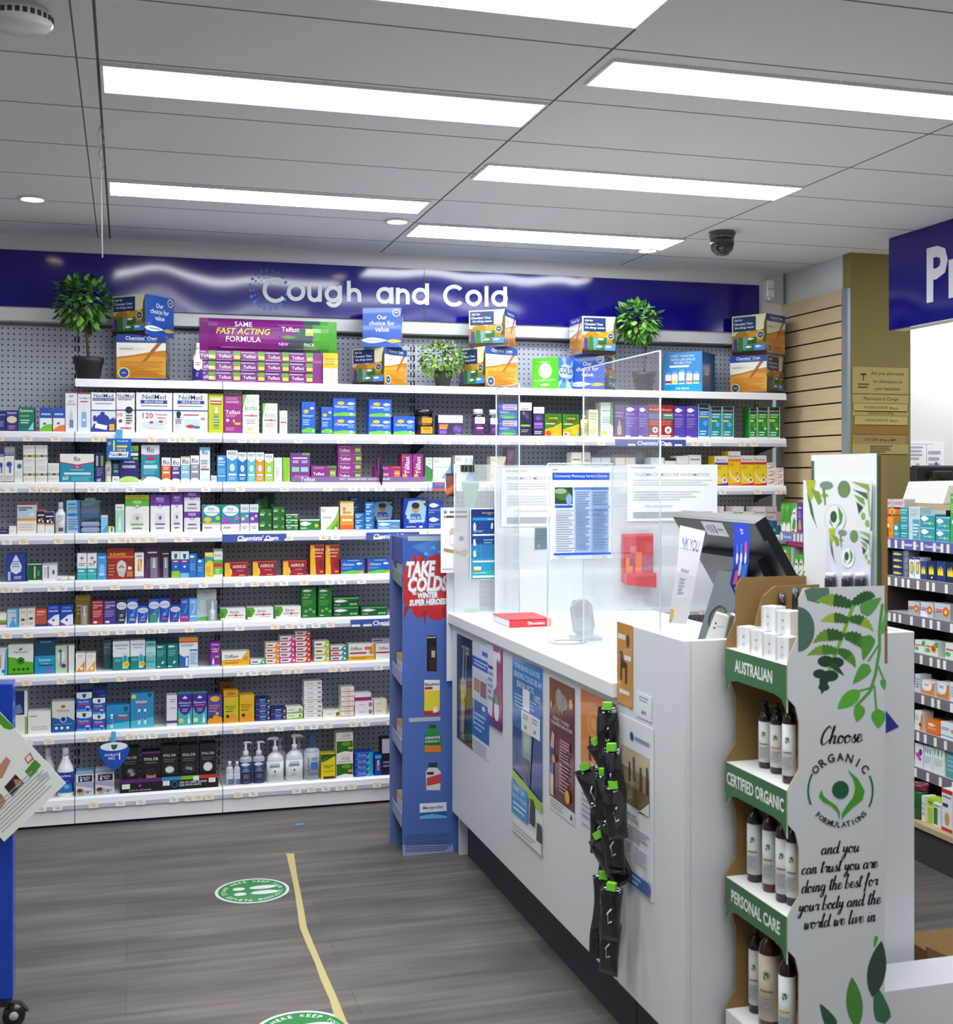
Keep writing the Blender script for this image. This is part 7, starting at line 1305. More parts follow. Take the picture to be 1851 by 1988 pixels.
ponst(1068, 1316, 1546, 1116, 1335, 1576, 'r 0 0 1 1 6c2c30|e .5 .84 .24 .07 8a8884|e .4 .88 .12 .06 9a9894|p 8a8884 .4 .82 .6 .82 .5 .74|o .88 .86 .07 e8b030|p e8a030 .4 .78 .44 .78 .4 .7|p e8a030 .54 .78 .58 .78 .54 .7|o .1 .78 .05 d89830|t PROTECT_YOURSELF .5 .68 .82 .03 f0e8e4|t THUNDERSTORM_ASTHMA .52 .64 .86 .03 f0e8e4|p d8b098 .05 .4 .2 .36 .24 .54 .14 .56|r .04 .2 .2 .42 3a4a8a|r .06 .02 .2 .2 d8c8b8|r .5 .46 .86 .54 8a4a48|l .46 .84 .36 .54 7 c08888|l .46 .84 .1 .34 8 c08888|o .8 .1 .09 e8b030|o .24 .34 .06 e8a030', 'maroon storm asthma poster with a grey cloud', '6c2c30')
ponst(1068, 1546, 1570, 1116, 1576, 1600, 'l .05 .6 .2 .9 3 a8acb4|p 334 .84 .3 .94 .3 .9 .8', 'pale foot strip of the maroon storm poster', 'e6e8ea', name='poster')
ponst(1129, 1338, 1600, 1180, 1360, 1625, 'r 0 .3 1 1 e08a3c|p d0602c 0 1 1 1 1 .86 .5 .94 0 .9|e .6 .78 .34 .1 e8a858|e .6 .78 .28 .08 dc8c40|e .6 .78 .2 .05 e8a858|p 2a1a18 .32 .5 .42 .5 .4 .68 .34 .68|r 0 .3 .9 .4 e87c34|r 0 0 1 .26 e0dce4|l .06 .9 .04 .24 5 b0a8b8', 'orange sunset poster half covered by hanging black packets', 'e08a3c')
ponst(1199, 1209, 1362, 1229, 1212, 1378, 'r .08 .8 .56 .86 f0ead8|r .5 .56 .92 .62 f0ead8|r .2 .14 .84 .19 f0ead8|e .72 .8 .1 .08 5a2a14|p 3a2418 .25 .3 .34 .3 .34 .46 .56 .46 .56 .28 .66 .28 .68 .52 .42 .56 .36 .64 .26 .6|e .3 .63 .1 .03 3a2418|e .2 .36 .02 .01 8a5a14|e .6 .72 .02 .01 8a5a14|e .3 .92 .03 .01 8a5a14', 'orange poster with a dark dog silhouette near the top of the counter end', 'd08a24')
ponst(1237, 1346, 1392, 1266, 1350, 1400, 'l .2 .8 .66 .9 2 99a|t $8.95 .5 .25 .5 .16 333', 'small white price slip beside the dog poster', 'eef0f4', name='price_slip', cat='price slip')
ponst(1203, 1395, 1705, 1270, 1405, 1748, 'r .06 .48 .9 .82 a08c6c|r .06 .7 .9 .82 c8b898|r .06 .48 .9 .6 7a6446|p 3a6aa0 .06 .56 .3 .48 .06 .48|p 4a3a30 .3 .62 .36 .62 .35 .74 .31 .74|p 3a4a58 .42 .64 .5 .64 .48 .78 .43 .78|p 5a4a3c .62 .6 .7 .6 .68 .74 .63 .74|p 3c342e .8 .6 .88 .6 .86 .76 .81 .76|p e8e6e4 .3 .48 .9 .48 .9 .56 .6 .47|o .4 .9 .05 3a5a9a|l .5 .9 .88 .92 1 8a94b0|t Palliative_care .34 .43 .56 .025 4a5a78|t in_your_community .4 .4 .66 .025 4a5a78|l .06 .9 .28 .37 4 a8acb8|l .06 .4 .16 .26 5 b0b4c0|l .5 .86 .16 .26 5 b0b4c0|r .06 .02 .94 .1 3a62a8|l .1 .7 .03 .09 2 9ab8e8', 'tall white poster with a rounded group photo on the counter end', 'eceef2')
# strip of black packets
hp = thing('hanging_strip', 'black plastic merchandising strip hooked on the counter corner', 'strip', at(1193, 1366, X=1.19))
p0 = hp.location.copy(); zend = at(1185, 1860, X=1.19).z
MB().prism([(0, -0.012, 0), (0, 0.012, 0), (0, 0.022, zend - p0.z), (0, 0.0, zend - p0.z)], (-0.002, 0, 0), '1a1a1e').build('strip', 'gloss', hp)
rg = random.Random(11)
pos = [(1180, 1372, 0), (1160, 1440, 1), (1188, 1452, 0), (1138, 1490, 1), (1172, 1500, 0), (1190, 1525, 0), (1168, 1560, 0), (1186, 1592, 0), (1164, 1622, 1), (1182, 1660, 0), (1172, 1700, 0), (1188, 1722, 0), (1174, 1762, 0), (1186, 1790, 0)]
wd = ['topmost on the strip, right under the hook'.replace('right ', ''), 'flaring outward over the orange poster', 'against the strip below the topmost packet', 'sticking out lowest over the orange poster', 'crumpled in the upper bunch', 'flat on the strip beside the group photo', 'below the flared packets', 'beside the top of the group photo caption', 'twisted at the middle of the strip', 'level with the small print of the group poster', 'in the lower bunch, upper of its pair', 'level with the blue band of the group poster', 'second from the foot of the strip', 'lowest at the foot of the strip']
for i, (px, py, fl) in enumerate(pos):
    P = at(px, py, X=1.160 - 0.014 * (i % 3)); tilt = rg.uniform(-0.12, 0.12) - fl * 0.5
    # flat foil pouch hanging roughly square to the panel, face towards the aisle
    o = thing('charger_packet', 'glossy black packet with green tag %s' % wd[i], 'packet', P, 0, 'black packets on the hanging strip'); o.rotation_euler = (0.0, tilt, rg.uniform(-0.95, -0.35))
    mb = MB(); W2, L2 = 0.027 + 0.008 * fl, 0.13; rings = []; ph = rg.uniform(0, 6)
    for k_ in range(8):
        v = k_ / 7; bulge = 0.0015 + 0.009 * math.sin(math.pi * min(1, v * 1.1 + .02)) ** 0.7; n_ = 14; tw_ = 0.35 * math.sin(ph + 3 * v); rr_ = []
        for j in range(n_):
            t = 2 * math.pi * j / n_; x_, y_ = W2 * (1 + 0.08 * math.sin(5 * v + ph)) * math.cos(t), bulge * math.sin(t) * (1 + 0.5 * math.sin(3 * t + ph + 4 * v))
            rr_.append((x_ * math.cos(tw_) - y_ * math.sin(tw_), x_ * math.sin(tw_) * 0.5 + y_ * math.cos(tw_), -L2 * v))
        rings.append(rr_)
    mb.loft(rings, '151517', None, True); mb.build('pouch', 'black_film', o)
    B((-0.010, -0.012, -0.006), (0.012, 0.004, 0.012), '7cd838').build('green_tag', 'card', o)
    mb = MB(); mb.tube([(0.004, -0.0105, -0.05), (-0.005, -0.012, -0.062), (-0.002, -0.012, -0.085), (0.006, -0.011, -0.08)], 0.0019, 'e8e8ec', 6); mb.build('white_cord', 'gloss', o)
# ---------------------------------------------------------------- till monitor seen from behind
mo = thing('till_monitor', 'black till monitor seen from behind, tilted, with a grey stand on the counter end', 'monitor', (1.45, 2.8, 0.88))
top0, top1 = Vector((1.44, 3.05, 1.343)), Vector((1.44, 2.60, 1.341)); dn = Vector((0.16, 0, -0.27)); nrm = Vector((0.27, 0, 0.16)).normalized()
o_ = mo.location
pts = [top0, top1, top1 + dn, top0 + dn]
MB().prism([p - o_ for p in pts], nrm * 0.025, '2b2c31').build('back_shell', 'black_plastic', mo)
hub = [top0 + dn * 0.32 + Vector((0, -.06, 0)), top1 + dn * 0.32 + Vector((0, .06, 0)), top1 + dn * 0.98 + Vector((0, .1, 0)), top0 + dn * 0.98 + Vector((0, -.1, 0))]
MB().prism([p - o_ for p in hub], nrm * -0.022, '34363b').build('rear_housing', 'black_plastic', mo)
MB().prism([p - o_ - nrm * 0.001 for p in (top0, top1, top1 + dn * 0.16, top0 + dn * 0.16)], nrm * -0.008, '4a4c52').build('top_band', 'black_plastic', mo)
q = [top0.lerp(top1, t) + dn * e - nrm * 0.0095 - o_ for t, e in ((.36, .02), (.62, .02), (.62, .15), (.36, .15))]
mb = MB(); mb.prism(q, nrm * 0.0004, 'f0f0f4'); f = Frame(q[3], q[2] - q[3], q[0] - q[3], (q[2] - q[3]).length, (q[0] - q[3]).length)
mb.art(f, 'e .14 .5 .05 .2 aab|r .24 .2 .28 .8 4a4ab8|r .36 .2 .4 .8 445|r .5 .2 .56 .8 c83848|l .64 .9 .4 .6 1 889'); mb.build('sticker', 'paper', mo)
# grey stand leaning up to the back of the monitor
d0, d1 = Vector((1.325, 2.72, 0.881)), Vector((1.435, 2.72, 1.215))
ax = (d1 - d0).normalized(); sd_ = Vector((0, 1, 0)); up_ = ax.cross(sd_)
ex = Vector((0.62, -0.78, 0)).normalized()
mb = MB(); w2 = 0.036
mb.prism([d0 + ex * w2 - o_, d1 + ex * w2 - o_, d1 - ex * w2 - o_, d0 - ex * w2 - o_], Vector((0.03, 0.04, -0.004)), '5f666a', '1c1d20'); 
f = Frame(d0 - ex * w2 - o_, ex, ax, 2 * w2, (d1 - d0).length)
n_ = f.n; mb.build('stand_arm', 'grey_plastic', mo)
mb = MB(); c0 = d0.lerp(d1, 0.66) - o_
fr_ = (ex.cross(ax)).normalized(); fr_ = fr_ if fr_.y < 0 else -fr_
mb.tube([c0 + fr_ * 0.003 + ex * 0.021 * math.cos(t * .3142) + ax * 0.03 * math.sin(t * .3142) for t in range(21)], 0.0016, '2a2e30', 6); mb.build('emblem_ring', 'gloss', mo)
mb = MB(); f = Frame(c0 + fr_ * 0.0015, ex if True else -ex, ax, 0.04, 0.02)
if f.n.dot(fr_) < 0: f = Frame(c0 + fr_ * 0.0015, -ex, ax, 0.04, 0.02)
mb.text(f, 'DELL', 0, 0, 0.026, 0.011, '2a2e30', 0.02); mb.build('emblem_lettering', 'card', mo)
MB().bbox((1.27 - o_.x, 2.66 - o_.y, 0.0), (1.44 - o_.x, 2.80 - o_.y, 0.016), 0.005, '3a3d40').build('stand_foot', 'grey_plastic', mo)
MB().tube([d1 - o_ + Vector((0.0, 0.02, -0.02)), d1 - o_ + Vector((0.06, 0.04, -0.02)), Vector((1.53, 2.8, 1.19)) - o_], 0.022, '18181b', 10).build('pivot', 'black_plastic', mo)
# receipt strip and blue sleeve hanging from the monitor
def ribbon(L, R, Y, label, name, col, art, cat, th=0.0012, bend=0.02):
    mb = MB(); n = len(L); A = [at(x, y, Y=Y - bend * math.sin(math.pi * i / (n - 1))) for i, (x, y) in enumerate(L)]; C = [at(x, y, Y=Y - bend * math.sin(math.pi * i / (n - 1))) for i, (x, y) in enumerate(R)]
    class Rb(Frame):
        def p(s, x, y, k):
            t = (1 - min(max(y, 0), 1)) * (n - 1); i = min(int(t), n - 2); u = t - i
            a = A[i].lerp(A[i + 1], u); c = C[i].lerp(C[i + 1], u); return a.lerp(c, x) + Vector((0, -0.0003 * k - 0.0002, 0))
    for i in range(n - 1):
        mb.face([A[i + 1], C[i + 1], C[i], A[i]], col, True)
        mb.face([A[i] + Vector((0, th, 0)), C[i] + Vector((0, th, 0)), C[i + 1] + Vector((0, th, 0)), A[i + 1] + Vector((0, th, 0))], col, True)
        mb.face([A[i], A[i] + Vector((0, th, 0)), A[i + 1] + Vector((0, th, 0)), A[i + 1]], col); mb.face([C[i + 1], C[i + 1] + Vector((0, th, 0)), C[i] + Vector((0, th, 0)), C[i]], col)
    mb.art(Rb((0, 0, 0), (1, 0, 0), (0, 0, 1), 1, 1), art)
    return tag(mb.build(name, 'paper'), label, cat)
ribbon([(1321, 1020), (1319, 1060), (1314, 1110), (1306, 1160), (1298, 1210)], [(1370, 1031), (1362, 1070), (1352, 1120), (1345, 1160), (1334, 1212)], 2.62, 'long white handwritten thank you strip hanging from the till monitor', 'thank_you_strip', 'f0f0f4', 't NK_YOU .5 .8 .8 .14 5a5a9a|l .2 .6 .5 .56 1 c0b8c8|l .2 .5 .28 .46 5 b8b8c4|p e8c838 .02 .14 .16 .14 .2 .04 .04 .04|p 8890a0 .02 .04 .14 .04 .08 .0', 'paper strip')
ribbon([(1426, 1014), (1426, 1060), (1424, 1100), (1418, 1133), (1432, 1165)], [(1456, 1018), (1456, 1060), (1453, 1100), (1449, 1133), (1436, 1166)], 2.535, 'blue printed sleeve hanging down the back of the till monitor', 'blue_sleeve', '2c48c8', 't Because .46 .93 .6 .04 e8ecff|t disability .5 .89 .7 .04 e8ecff|p e86070 .66 .66 .84 .66 .8 .8 .7 .8|r .12 .66 .26 .76 5a70e0|r .4 .66 .5 .78 5a80e8|o .2 .6 .07 e8e8f8|o .46 .6 .07 e8e8f8|o .74 .6 .07 e8e8f8|p e86878 .1 .24 .4 .24 .34 .44 .18 .44|p 4a8af0 .5 .24 .8 .24 .9 .52 .6 .52|o .42 .46 .1 c8d8f8|l .1 .8 .16 .2 1 c8d0ff', 'sleeve')
# cards, folders and cables in the open top
fo = thing('card_pack', 'white card box with two blue dots leaning in the open counter end', 'box', at(1396, 1238, Y=2.56))
a = fo.location; q = [at(x, y, Y=2.56) - a for x, y in ((1369, 1242), (1407, 1242), (1421, 1200), (1389, 1190))]
mb = MB(); mb.prism(q, (0.02, 0.03, 0), 'f2f2f0', 'd8d4b8'); f = Frame(q[0], q[1] - q[0], (0, 0, 1), (q[1] - q[0]).length, q[2].z - q[0].z)
mb.art(f, 'o .56 .8 .05 3a3ab0|o .48 .58 .05 3a3ab0|l .6 .95 .6 .66 1 aab'); mb.build('printed_box', 'card', fo)
for i, (x0, x1, c, L) in enumerate(((1408, 1416, '6a706c', 'grey folder'), (1417, 1424, 'dcdcd4', 'cream folder'), (1424, 1438, '1c5a44', 'dark green folder'))):
    a = at(x0, 1242, Y=2.55); q = [at(x, y, Y=2.55) for x, y in ((x0, 1244), (x1, 1244), (x1 + 10, 1196), (x0 + 10, 1196))]
    mb = MB(); mb.prism(q, (0.02, 0.06, 0), c); tag(mb.build('folder', 'card'), '%s leaning beside the white card box in the counter end' % L, 'folder')
mb = MB(); mb.tube([(1.36, 2.60, 1.07), (1.40, 2.62, 1.125), (1.47, 2.62, 1.14), (1.55, 2.66, 1.10)], 0.006, '17181b', 8); mb.tube([(1.33, 2.58, 0.95), (1.37, 2.6, 1.09), (1.45, 2.6, 1.12), (1.53, 2.62, 1.09), (1.6, 2.7, 0.9)], 0.006, '17181b', 8)
tag(mb.build('black_cable_loop', 'black_plastic'), 'loops of black cable behind the white card box', 'cable')
# ---------------------------------------------------------------- organic display stand
OX0, OX1, OY0, OY1 = 1.30, 1.512, 2.2, 2.47
og = thing('organic_display', 'tall cardboard display with green lipped shelves, fern print and script lettering', 'display stand', (1.4, 2.33, 0))
oo = og.location
LV = [(1.066, 1.0), (0.812, 0.745), (0.556, 0.49), (0.26, 0.19)]          # lip top, lip bottom
# scalloped side outline (front edge on the low x side)
def outline():
    pts = []; xf, xr = -0.0135, 0.012                          # lip line and recess relative to OX0
    pts += [(OX0 + xf, 0.0), (OX0 + xf, LV[3][0])]
    for i in (2, 1, 0):
        top, bot = LV[i]; zb = LV[i + 1][0]
        pts += [(OX0 + xf + 0.006, zb + 0.012), (OX0 + xr, zb + 0.04), (OX0 + xr, bot - 0.05), (OX0 + xr - 0.008, bot - 0.018), (OX0 + xf, bot), (OX0 + xf, top)]
    pts += [(OX0 + xf + 0.004, 1.085), (OX0 + xr - 0.012, 1.105), (OX0 + xr, 1.13), (OX0 + xr, 1.2), (OX0 + xr + 0.012, 1.222), (OX1, 1.222), (OX1, 0.0)]
    return pts
ol = outline()
mb = MB(); mb.prism([(x - oo.x, OY0 - oo.y, z) for x, z in ol[::-1]][::-1], (0, 0.004, 0), 'd0d3d6', 'b8a27c', '8f7248')  # white card, greyed in its colour for the weak light on this side
f = Frame((OX0 - oo.x, OY0 - oo.y, 0), (1, 0, 0), (0, 0, 1), OX1 - OX0, 1.222); f.e = 0.00002
def spx(px, py): p = at(px, py, Y=OY0); return (p.x - OX0, p.z)
def leafp(pts, col): mb.poly(f, [spx(*p) for p in pts][::-1] if True else None, col)
def ccw(P): 
    A = sum(P[i][0] * P[(i + 1) % len(P)][1] - P[(i + 1) % len(P)][0] * P[i][1] for i in range(len(P)))
    return P if A > 0 else P[::-1]
def shp(pts, col): mb.poly(f, ccw([spx(*p) for p in pts]), col)
def blade(x0, y0, x1, y1, w, col, tip=0.5, serr=0):
    """a leaf from (x0,y0) to (x1,y1), half width w"""
    dx, dy = x1 - x0, y1 - y0; L = math.hypot(dx, dy); nx_, ny_ = -dy / L, dx / L; n = 14 if serr else 8
    up, dn_ = [], []
    for i in range(n + 1):
        t = i / n; ww = w * math.sin(math.pi * min(1, t ** tip)) ** 0.8 if 0 < t < 1 else 0
        if serr and i % 2: ww *= 0.62
        up.append((x0 + dx * t + nx_ * ww, y0 + dy * t + ny_ * ww)); dn_.append((x0 + dx * t - nx_ * ww, y0 + dy * t - ny_ * ww))
    shp(up + dn_[::-1][1:-1], col)
def curve_blade(P, w, col, col2=None, serr=0):
    n = 18; (ax, ay), (bx2, by2), (cx2, cy2) = P; up, dn_ = [], []
    for i in range(n + 1):
        t = i / n; x = (1 - t) ** 2 * ax + 2 * t * (1 - t) * bx2 + t * t * cx2; y = (1 - t) ** 2 * ay + 2 * t * (1 - t) * by2 + t * t * cy2
        tx, ty = 2 * (1 - t) * (bx2 - ax) + 2 * t * (cx2 - bx2), 2 * (1 - t) * (by2 - ay) + 2 * t * (cy2 - by2); L = math.hypot(tx, ty) or 1
        ww = w * (0.55 + 0.45 * math.sin(math.pi * t)) * (1 - t ** 4)
        k = (0.7 if (serr and i % 2) else 1)
        up.append((x - ty / L * ww * k, y + tx / L * ww * k)); dn_.append((x + ty / L * ww * k, y - tx / L * ww * k))
    f.k += 1; f.hold = True
    for i in range(n):
        shp([up[i], up[i + 1], dn_[i + 1], dn_[i]], col if not col2 or i < n * 0.45 else col2)
    f.hold = False
def strokes(P, w, col):
    f.k += 1; f.hold = True
    for (x0, y0), (x1, y1) in zip(P, P[1:]):
        L = math.hypot(x1 - x0, y1 - y0) or 1; nx_, ny_ = -(y1 - y0) / L * w / 2, (x1 - x0) / L * w / 2
        shp([(x0 + nx_, y0 + ny_), (x1 + nx_, y1 + ny_), (x1 - nx_, y1 - ny_), (x0 - nx_, y0 - ny_)], col)
    f.hold = False
shp([(1548 + 38 * (0.0 + math.sin(t)) if False else 1550 + 36 * math.sin(t) * 0.9, 1222 - 44 * math.cos(t)) for t in [math.pi * i / 12 for i in range(13)]], '4f6f62')
shp([(1562, 1146), (1575, 1141), (1610, 1141), (1612, 1160), (1590, 1172), (1568, 1166)], '5a7a68')
strokes([(1664, 1160), (1652, 1190), (1638, 1230), (1626, 1262), (1610, 1300)], 7, '7cb03a')
for P, w_, c1, c2 in (([(1654, 1176), (1620, 1158), (1582, 1168)], 11, '365c34', '84a83c'), ([(1656, 1172), (1690, 1150), (1700, 1160)], 10, '2f5a34', '36603a'), ([(1648, 1206), (1620, 1192), (1592, 1208)], 9, '3e6a34', 'a0b83c'), ([(1650, 1204), (1676, 1196), (1698, 1228)], 9, '3a6a36', '92b03c'), ([(1638, 1238), (1606, 1222), (1578, 1250)], 11, '35602f', '6c9438'), ([(1640, 1236), (1672, 1232), (1684, 1270)], 11, '3a6832', '4c7c34'), ([(1626, 1266), (1598, 1254), (1566, 1274)], 9, '4c7c34', '7ca03c'), ([(1628, 1264), (1652, 1268), (1662, 1298)], 9, '3f7034', '5c8c38')):
    curve_blade(P, w_ * 1.35, c1, c2, 1)
for x, y, r in ((1604, 1284, 15), (1624, 1286, 14), (1592, 1308, 12), (1612, 1312, 15), (1600, 1334, 10)):
    shp([(x + r * 1.1 * math.cos(t * .5236), y + r * .75 * math.sin(t * .5236)) for t in range(12)], '23452f')
blade(1612, 1286, 1640, 1312, 6, '28523a'); blade(1602, 1310, 1596, 1348, 9, '23452f')
strokes([(1714, 1172), (1708, 1220), (1708, 1262), (1700, 1310), (1690, 1342), (1660, 1374)], 6, '5c9c4c'); strokes([(1722, 1190), (1712, 1230)], 8, '6aa858'); strokes([(1708, 1250), (1686, 1284)], 4, '5c9c4c'); strokes([(1704, 1290), (1716, 1318)], 4, '5c9c4c'); strokes([(1696, 1334), (1666, 1342)], 4, '5c9c4c'); strokes([(1698, 1330), (1702, 1380)], 4, '5c9c4c')
blade(1672, 1190, 1712, 1160, 14, '5a9a4a'); blade(1690, 1232, 1676, 1282, 13, '4f963c'); blade(1688, 1290, 1656, 1328, 12, '5aa044'); blade(1670, 1340, 1626, 1376, 14, '5cae3c', 0.8); blade(1672, 1368, 1664, 1402, 11, '58a83c', 0.7); blade(1706, 1376, 1706, 1414, 14, '58a83c', 0.7); blade(1714, 1318, 1718, 1340, 6, '5aa044')
# printed leaves at the foot
blade(1718, 1988, 1700, 1910, 16, '3c6f50'); blade(1694, 1936, 1712, 1826, 18, '3a4a42', 0.9); blade(1664, 1996, 1654, 1896, 16, '4c8a3c', 0.9); blade(1620, 1996, 1592, 1948, 12, '2c5a40'); blade(1702, 1816, 1698, 1840, 4, '4ca83c')
# brush script lettering
GL = {  # strokes on a baseline grid, x height 1
'a': ([[(.78, .8), (.5, 1), (.12, .6), (.2, .05), (.5, .08), (.8, .95), (.72, .2), (.9, .02), (1.1, .3)]], 1.0), 'b': ([[(.1, .6), (.5, 2.1), (.38, 2.2), (.12, .3), (.3, 0), (.7, .3), (.7, .8), (.4, .8)]], .9),
'c': ([[(.75, .8), (.5, 1), (.12, .55), (.25, .02), (.6, .1), (.85, .35)]], .8), 'd': ([[(.72, .85), (.4, 1), (.1, .5), (.25, 0), (.6, .35), (1.0, 2.1), (.78, .3), (.95, .02), (1.1, .25)]], 1.05),
'e': ([[(.1, .4), (.6, .6), (.6, .95), (.3, .95), (.12, .4), (.35, 0), (.85, .35)]], .78), 'f': ([[(.0, .4), (.5, 1.2), (.75, 2.0), (.55, 2.1), (.35, 1), (.1, -.9)], [(.1, .85), (.75, 1.0)]], .7),
'g': ([[(.75, .85), (.5, 1), (.12, .6), (.2, .1), (.5, .15), (.8, .95), (.6, -.6), (.2, -.95), (.1, -.6), (.9, .2)]], .95), 'h': ([[(.1, .3), (.55, 2.0), (.42, 2.1), (.08, 0)], [(.15, .4), (.5, 1), (.7, .85), (.6, .1), (.8, .02), (1, .3)]], 1.0),
'i': ([[(.1, .5), (.3, 1), (.2, .15), (.35, .02), (.6, .3)], [(.36, 1.4), (.42, 1.5)]], .52), 'l': ([[(.05, .4), (.5, 1.9), (.4, 2.15), (.18, .4), (.3, 0), (.6, .3)]], .5), 'n': ([[(.1, .7), (.25, 1), (.1, 0)], [(.15, .4), (.5, 1), (.68, .85), (.6, .1), (.75, .02), (1, .35)]], .95),
'o': ([[(.5, 1), (.15, .7), (.2, .05), (.6, .1), (.75, .7), (.5, 1), (.6, .75), (.95, .8)]], .85), 'r': ([[(.1, .6), (.3, 1.05), (.4, .85), (.75, .95), (.6, .3), (.7, .02), (.95, .3)]], .82), 's': ([[(.05, .2), (.5, 1.05), (.45, .7), (.65, .25), (.4, 0), (.1, .15)]], .68),
't': ([[(.1, .4), (.5, 1.9), (.25, .3), (.35, .02), (.65, .3)], [(.05, 1.45), (.85, 1.6)]], .6), 'u': ([[(.1, .7), (.25, 1), (.18, .2), (.4, 0), (.75, .95), (.68, .15), (.8, .02), (1.05, .3)]], .98), 'v': ([[(.1, .8), (.25, 1), (.3, 0), (.75, .95), (.9, .85)]], .8),
'w': ([[(.1, .7), (.25, 1), (.2, .1), (.4, .05), (.65, .9), (.6, .1), (.8, .05), (1.1, .95), (1.25, .85)]], 1.2), 'y': ([[(.1, .7), (.25, 1), (.2, .3), (.4, .2), (.78, 1), (.5, -.6), (.15, -1.0), (.1, -.6), (.95, .25)]], .95), 'b2': ([], 0),
'C': ([[(1.2, 1.9), (1.0, 2.3), (.4, 1.6), (.15, .5), (.4, -.05), (.9, .3), (1.15, .6)]], 1.15)}
def smooth(P, n=5):
    out = []
    for i in range(len(P) - 1):
        p0, p1, p2, p3 = P[max(i - 1, 0)], P[i], P[i + 1], P[min(i + 2, len(P) - 1)]
        for j in range(n):
            t = j / n; out.append(tuple(0.5 * (2 * p1[k] + (p2[k] - p0[k]) * t + (2 * p0[k] - 5 * p1[k] + 4 * p2[k] - p3[k]) * t * t + (3 * p1[k] - p0[k] - 3 * p2[k] + p3[k]) * t ** 3) for k in (0, 1)))
    return out + [P[-1]]
def script(txt, x0, x1, yb, xh, col='17181f', sl=0.14):
    """write txt from pixel x0 to x1; yb: (baseline at x0, at x1); xh: x height in pixels"""
    adv = sum(0.55 if c == ' ' else GL[c][1] for c in txt); kx = (x1 - x0) / adv; u = 0
    f.k += 1; kk = f.k
    for c in txt:
        if c == ' ': u += 0.55; continue
        for st_ in GL[c][0]:
            S_ = smooth(st_)
            Q = [(x0 + (u + x + sl * y * 0.8) * kx, yb[0] + (yb[1] - yb[0]) * (u + x) / adv - y * xh) for x, y in S_]
            L_, R_ = [], []
            for i, (x, y) in enumerate(Q):
                a, b2 = Q[max(i - 1, 0)], Q[min(i + 1, len(Q) - 1)]; dx, dy = b2[0] - a[0], b2[1] - a[1]; l_ = math.hypot(dx, dy) or 1
                wd_ = xh * (0.062 + 0.082 * max(0, dy / l_)); L_.append((x - dy / l_ * wd_, y + dx / l_ * wd_)); R_.append((x + dy / l_ * wd_, y - dx / l_ * wd_))
            for i in range(len(Q) - 1):
                f.k = kk - 1; shp([L_[i], L_[i + 1], R_[i + 1], R_[i]], col)
        u += GL[c][1]
    f.k = kk
script('Choose', 1592, 1674, (1445, 1440), 15)
script('and you', 1594, 1668, (1659, 1653), 12)
script('can trust you are', 1556, 1704, (1698, 1684), 12)
script('doing the best for', 1556, 1704, (1734, 1718), 12)
script('your body and the', 1550, 1710, (1771, 1754), 12)
script('world we live in', 1560, 1700, (1804, 1788), 12)
# round emblem
ec = (1632, 1535); R1 = 61
def arc(a0, a1, R_, wd_, col, n=16):
    for i in range(n):
        a, b2 = math.radians(a0 + (a1 - a0) * i / n), math.radians(a0 + (a1 - a0) * (i + 1) / n)
        shp([(ec[0] + (R_ + d) * math.cos(t) * 1.0, ec[1] - (R_ + d) * 1.06 * math.sin(t)) for t, d in ((a, 0), (b2, 0), (b2, wd_), (a, wd_))], col)
k0 = f.k
for a0, a1 in ((150, 204), (-28, 26)): f.k = k0; arc(a0, a1, R1, 3.4, '1f5a46')
shp([(ec[0] + 16.5 * math.cos(t * .3142), 1533 + 17.5 * math.sin(t * .3142)) for t in range(20)], '235a38')
shp([(1645, 1493), (1666, 1512), (1679, 1535), (1675, 1552), (1655, 1568), (1640, 1583), (1634, 1592), (1635, 1578), (1644, 1564), (1656, 1548), (1661, 1530), (1657, 1512)], '469a2c')
shp([(1595, 1532), (1590, 1546), (1598, 1556), (1614, 1564), (1626, 1576), (1630, 1592), (1631, 1576), (1624, 1564), (1610, 1554), (1599, 1545)], '469a2c')
def arctext(txt, a0, a1, R_, h, col, inv=False):
    n = len(txt); f.k += 1; kk = f.k
    for i, c in enumerate(txt):
        a = math.radians(a0 + (a1 - a0) * i / max(1, n - 1)); x, y = spx(ec[0] + R_ * math.cos(a), ec[1] - R_ * 1.06 * math.sin(a))
        sc = OY0 * 1.0; px2m = (spx(1700, 1500)[0] - spx(1600, 1500)[0]) / 100
        f.k = kk - 1; mb.text(f, c, x, y, h * 0.95 * px2m, h * px2m, col, 0.03, 0, (a - math.pi / 2) if not inv else (a + math.pi / 2))
    f.k = kk
arctext('ORGANIC', 141, 40, 62, 15, '2c3440'); arctext('FORMULATIONS', 225, 318, 62, 10, '2c3440', True)
mb.build('printed_side', 'card', og)
mb = MB(); mb.prism([(x - oo.x, OY1 - oo.y, z) for x, z in ol], (0, -0.004, 0), '8f7248', 'b8a27c', 'd8d8d8'); mb.build('side_panel', 'cardboard', og)
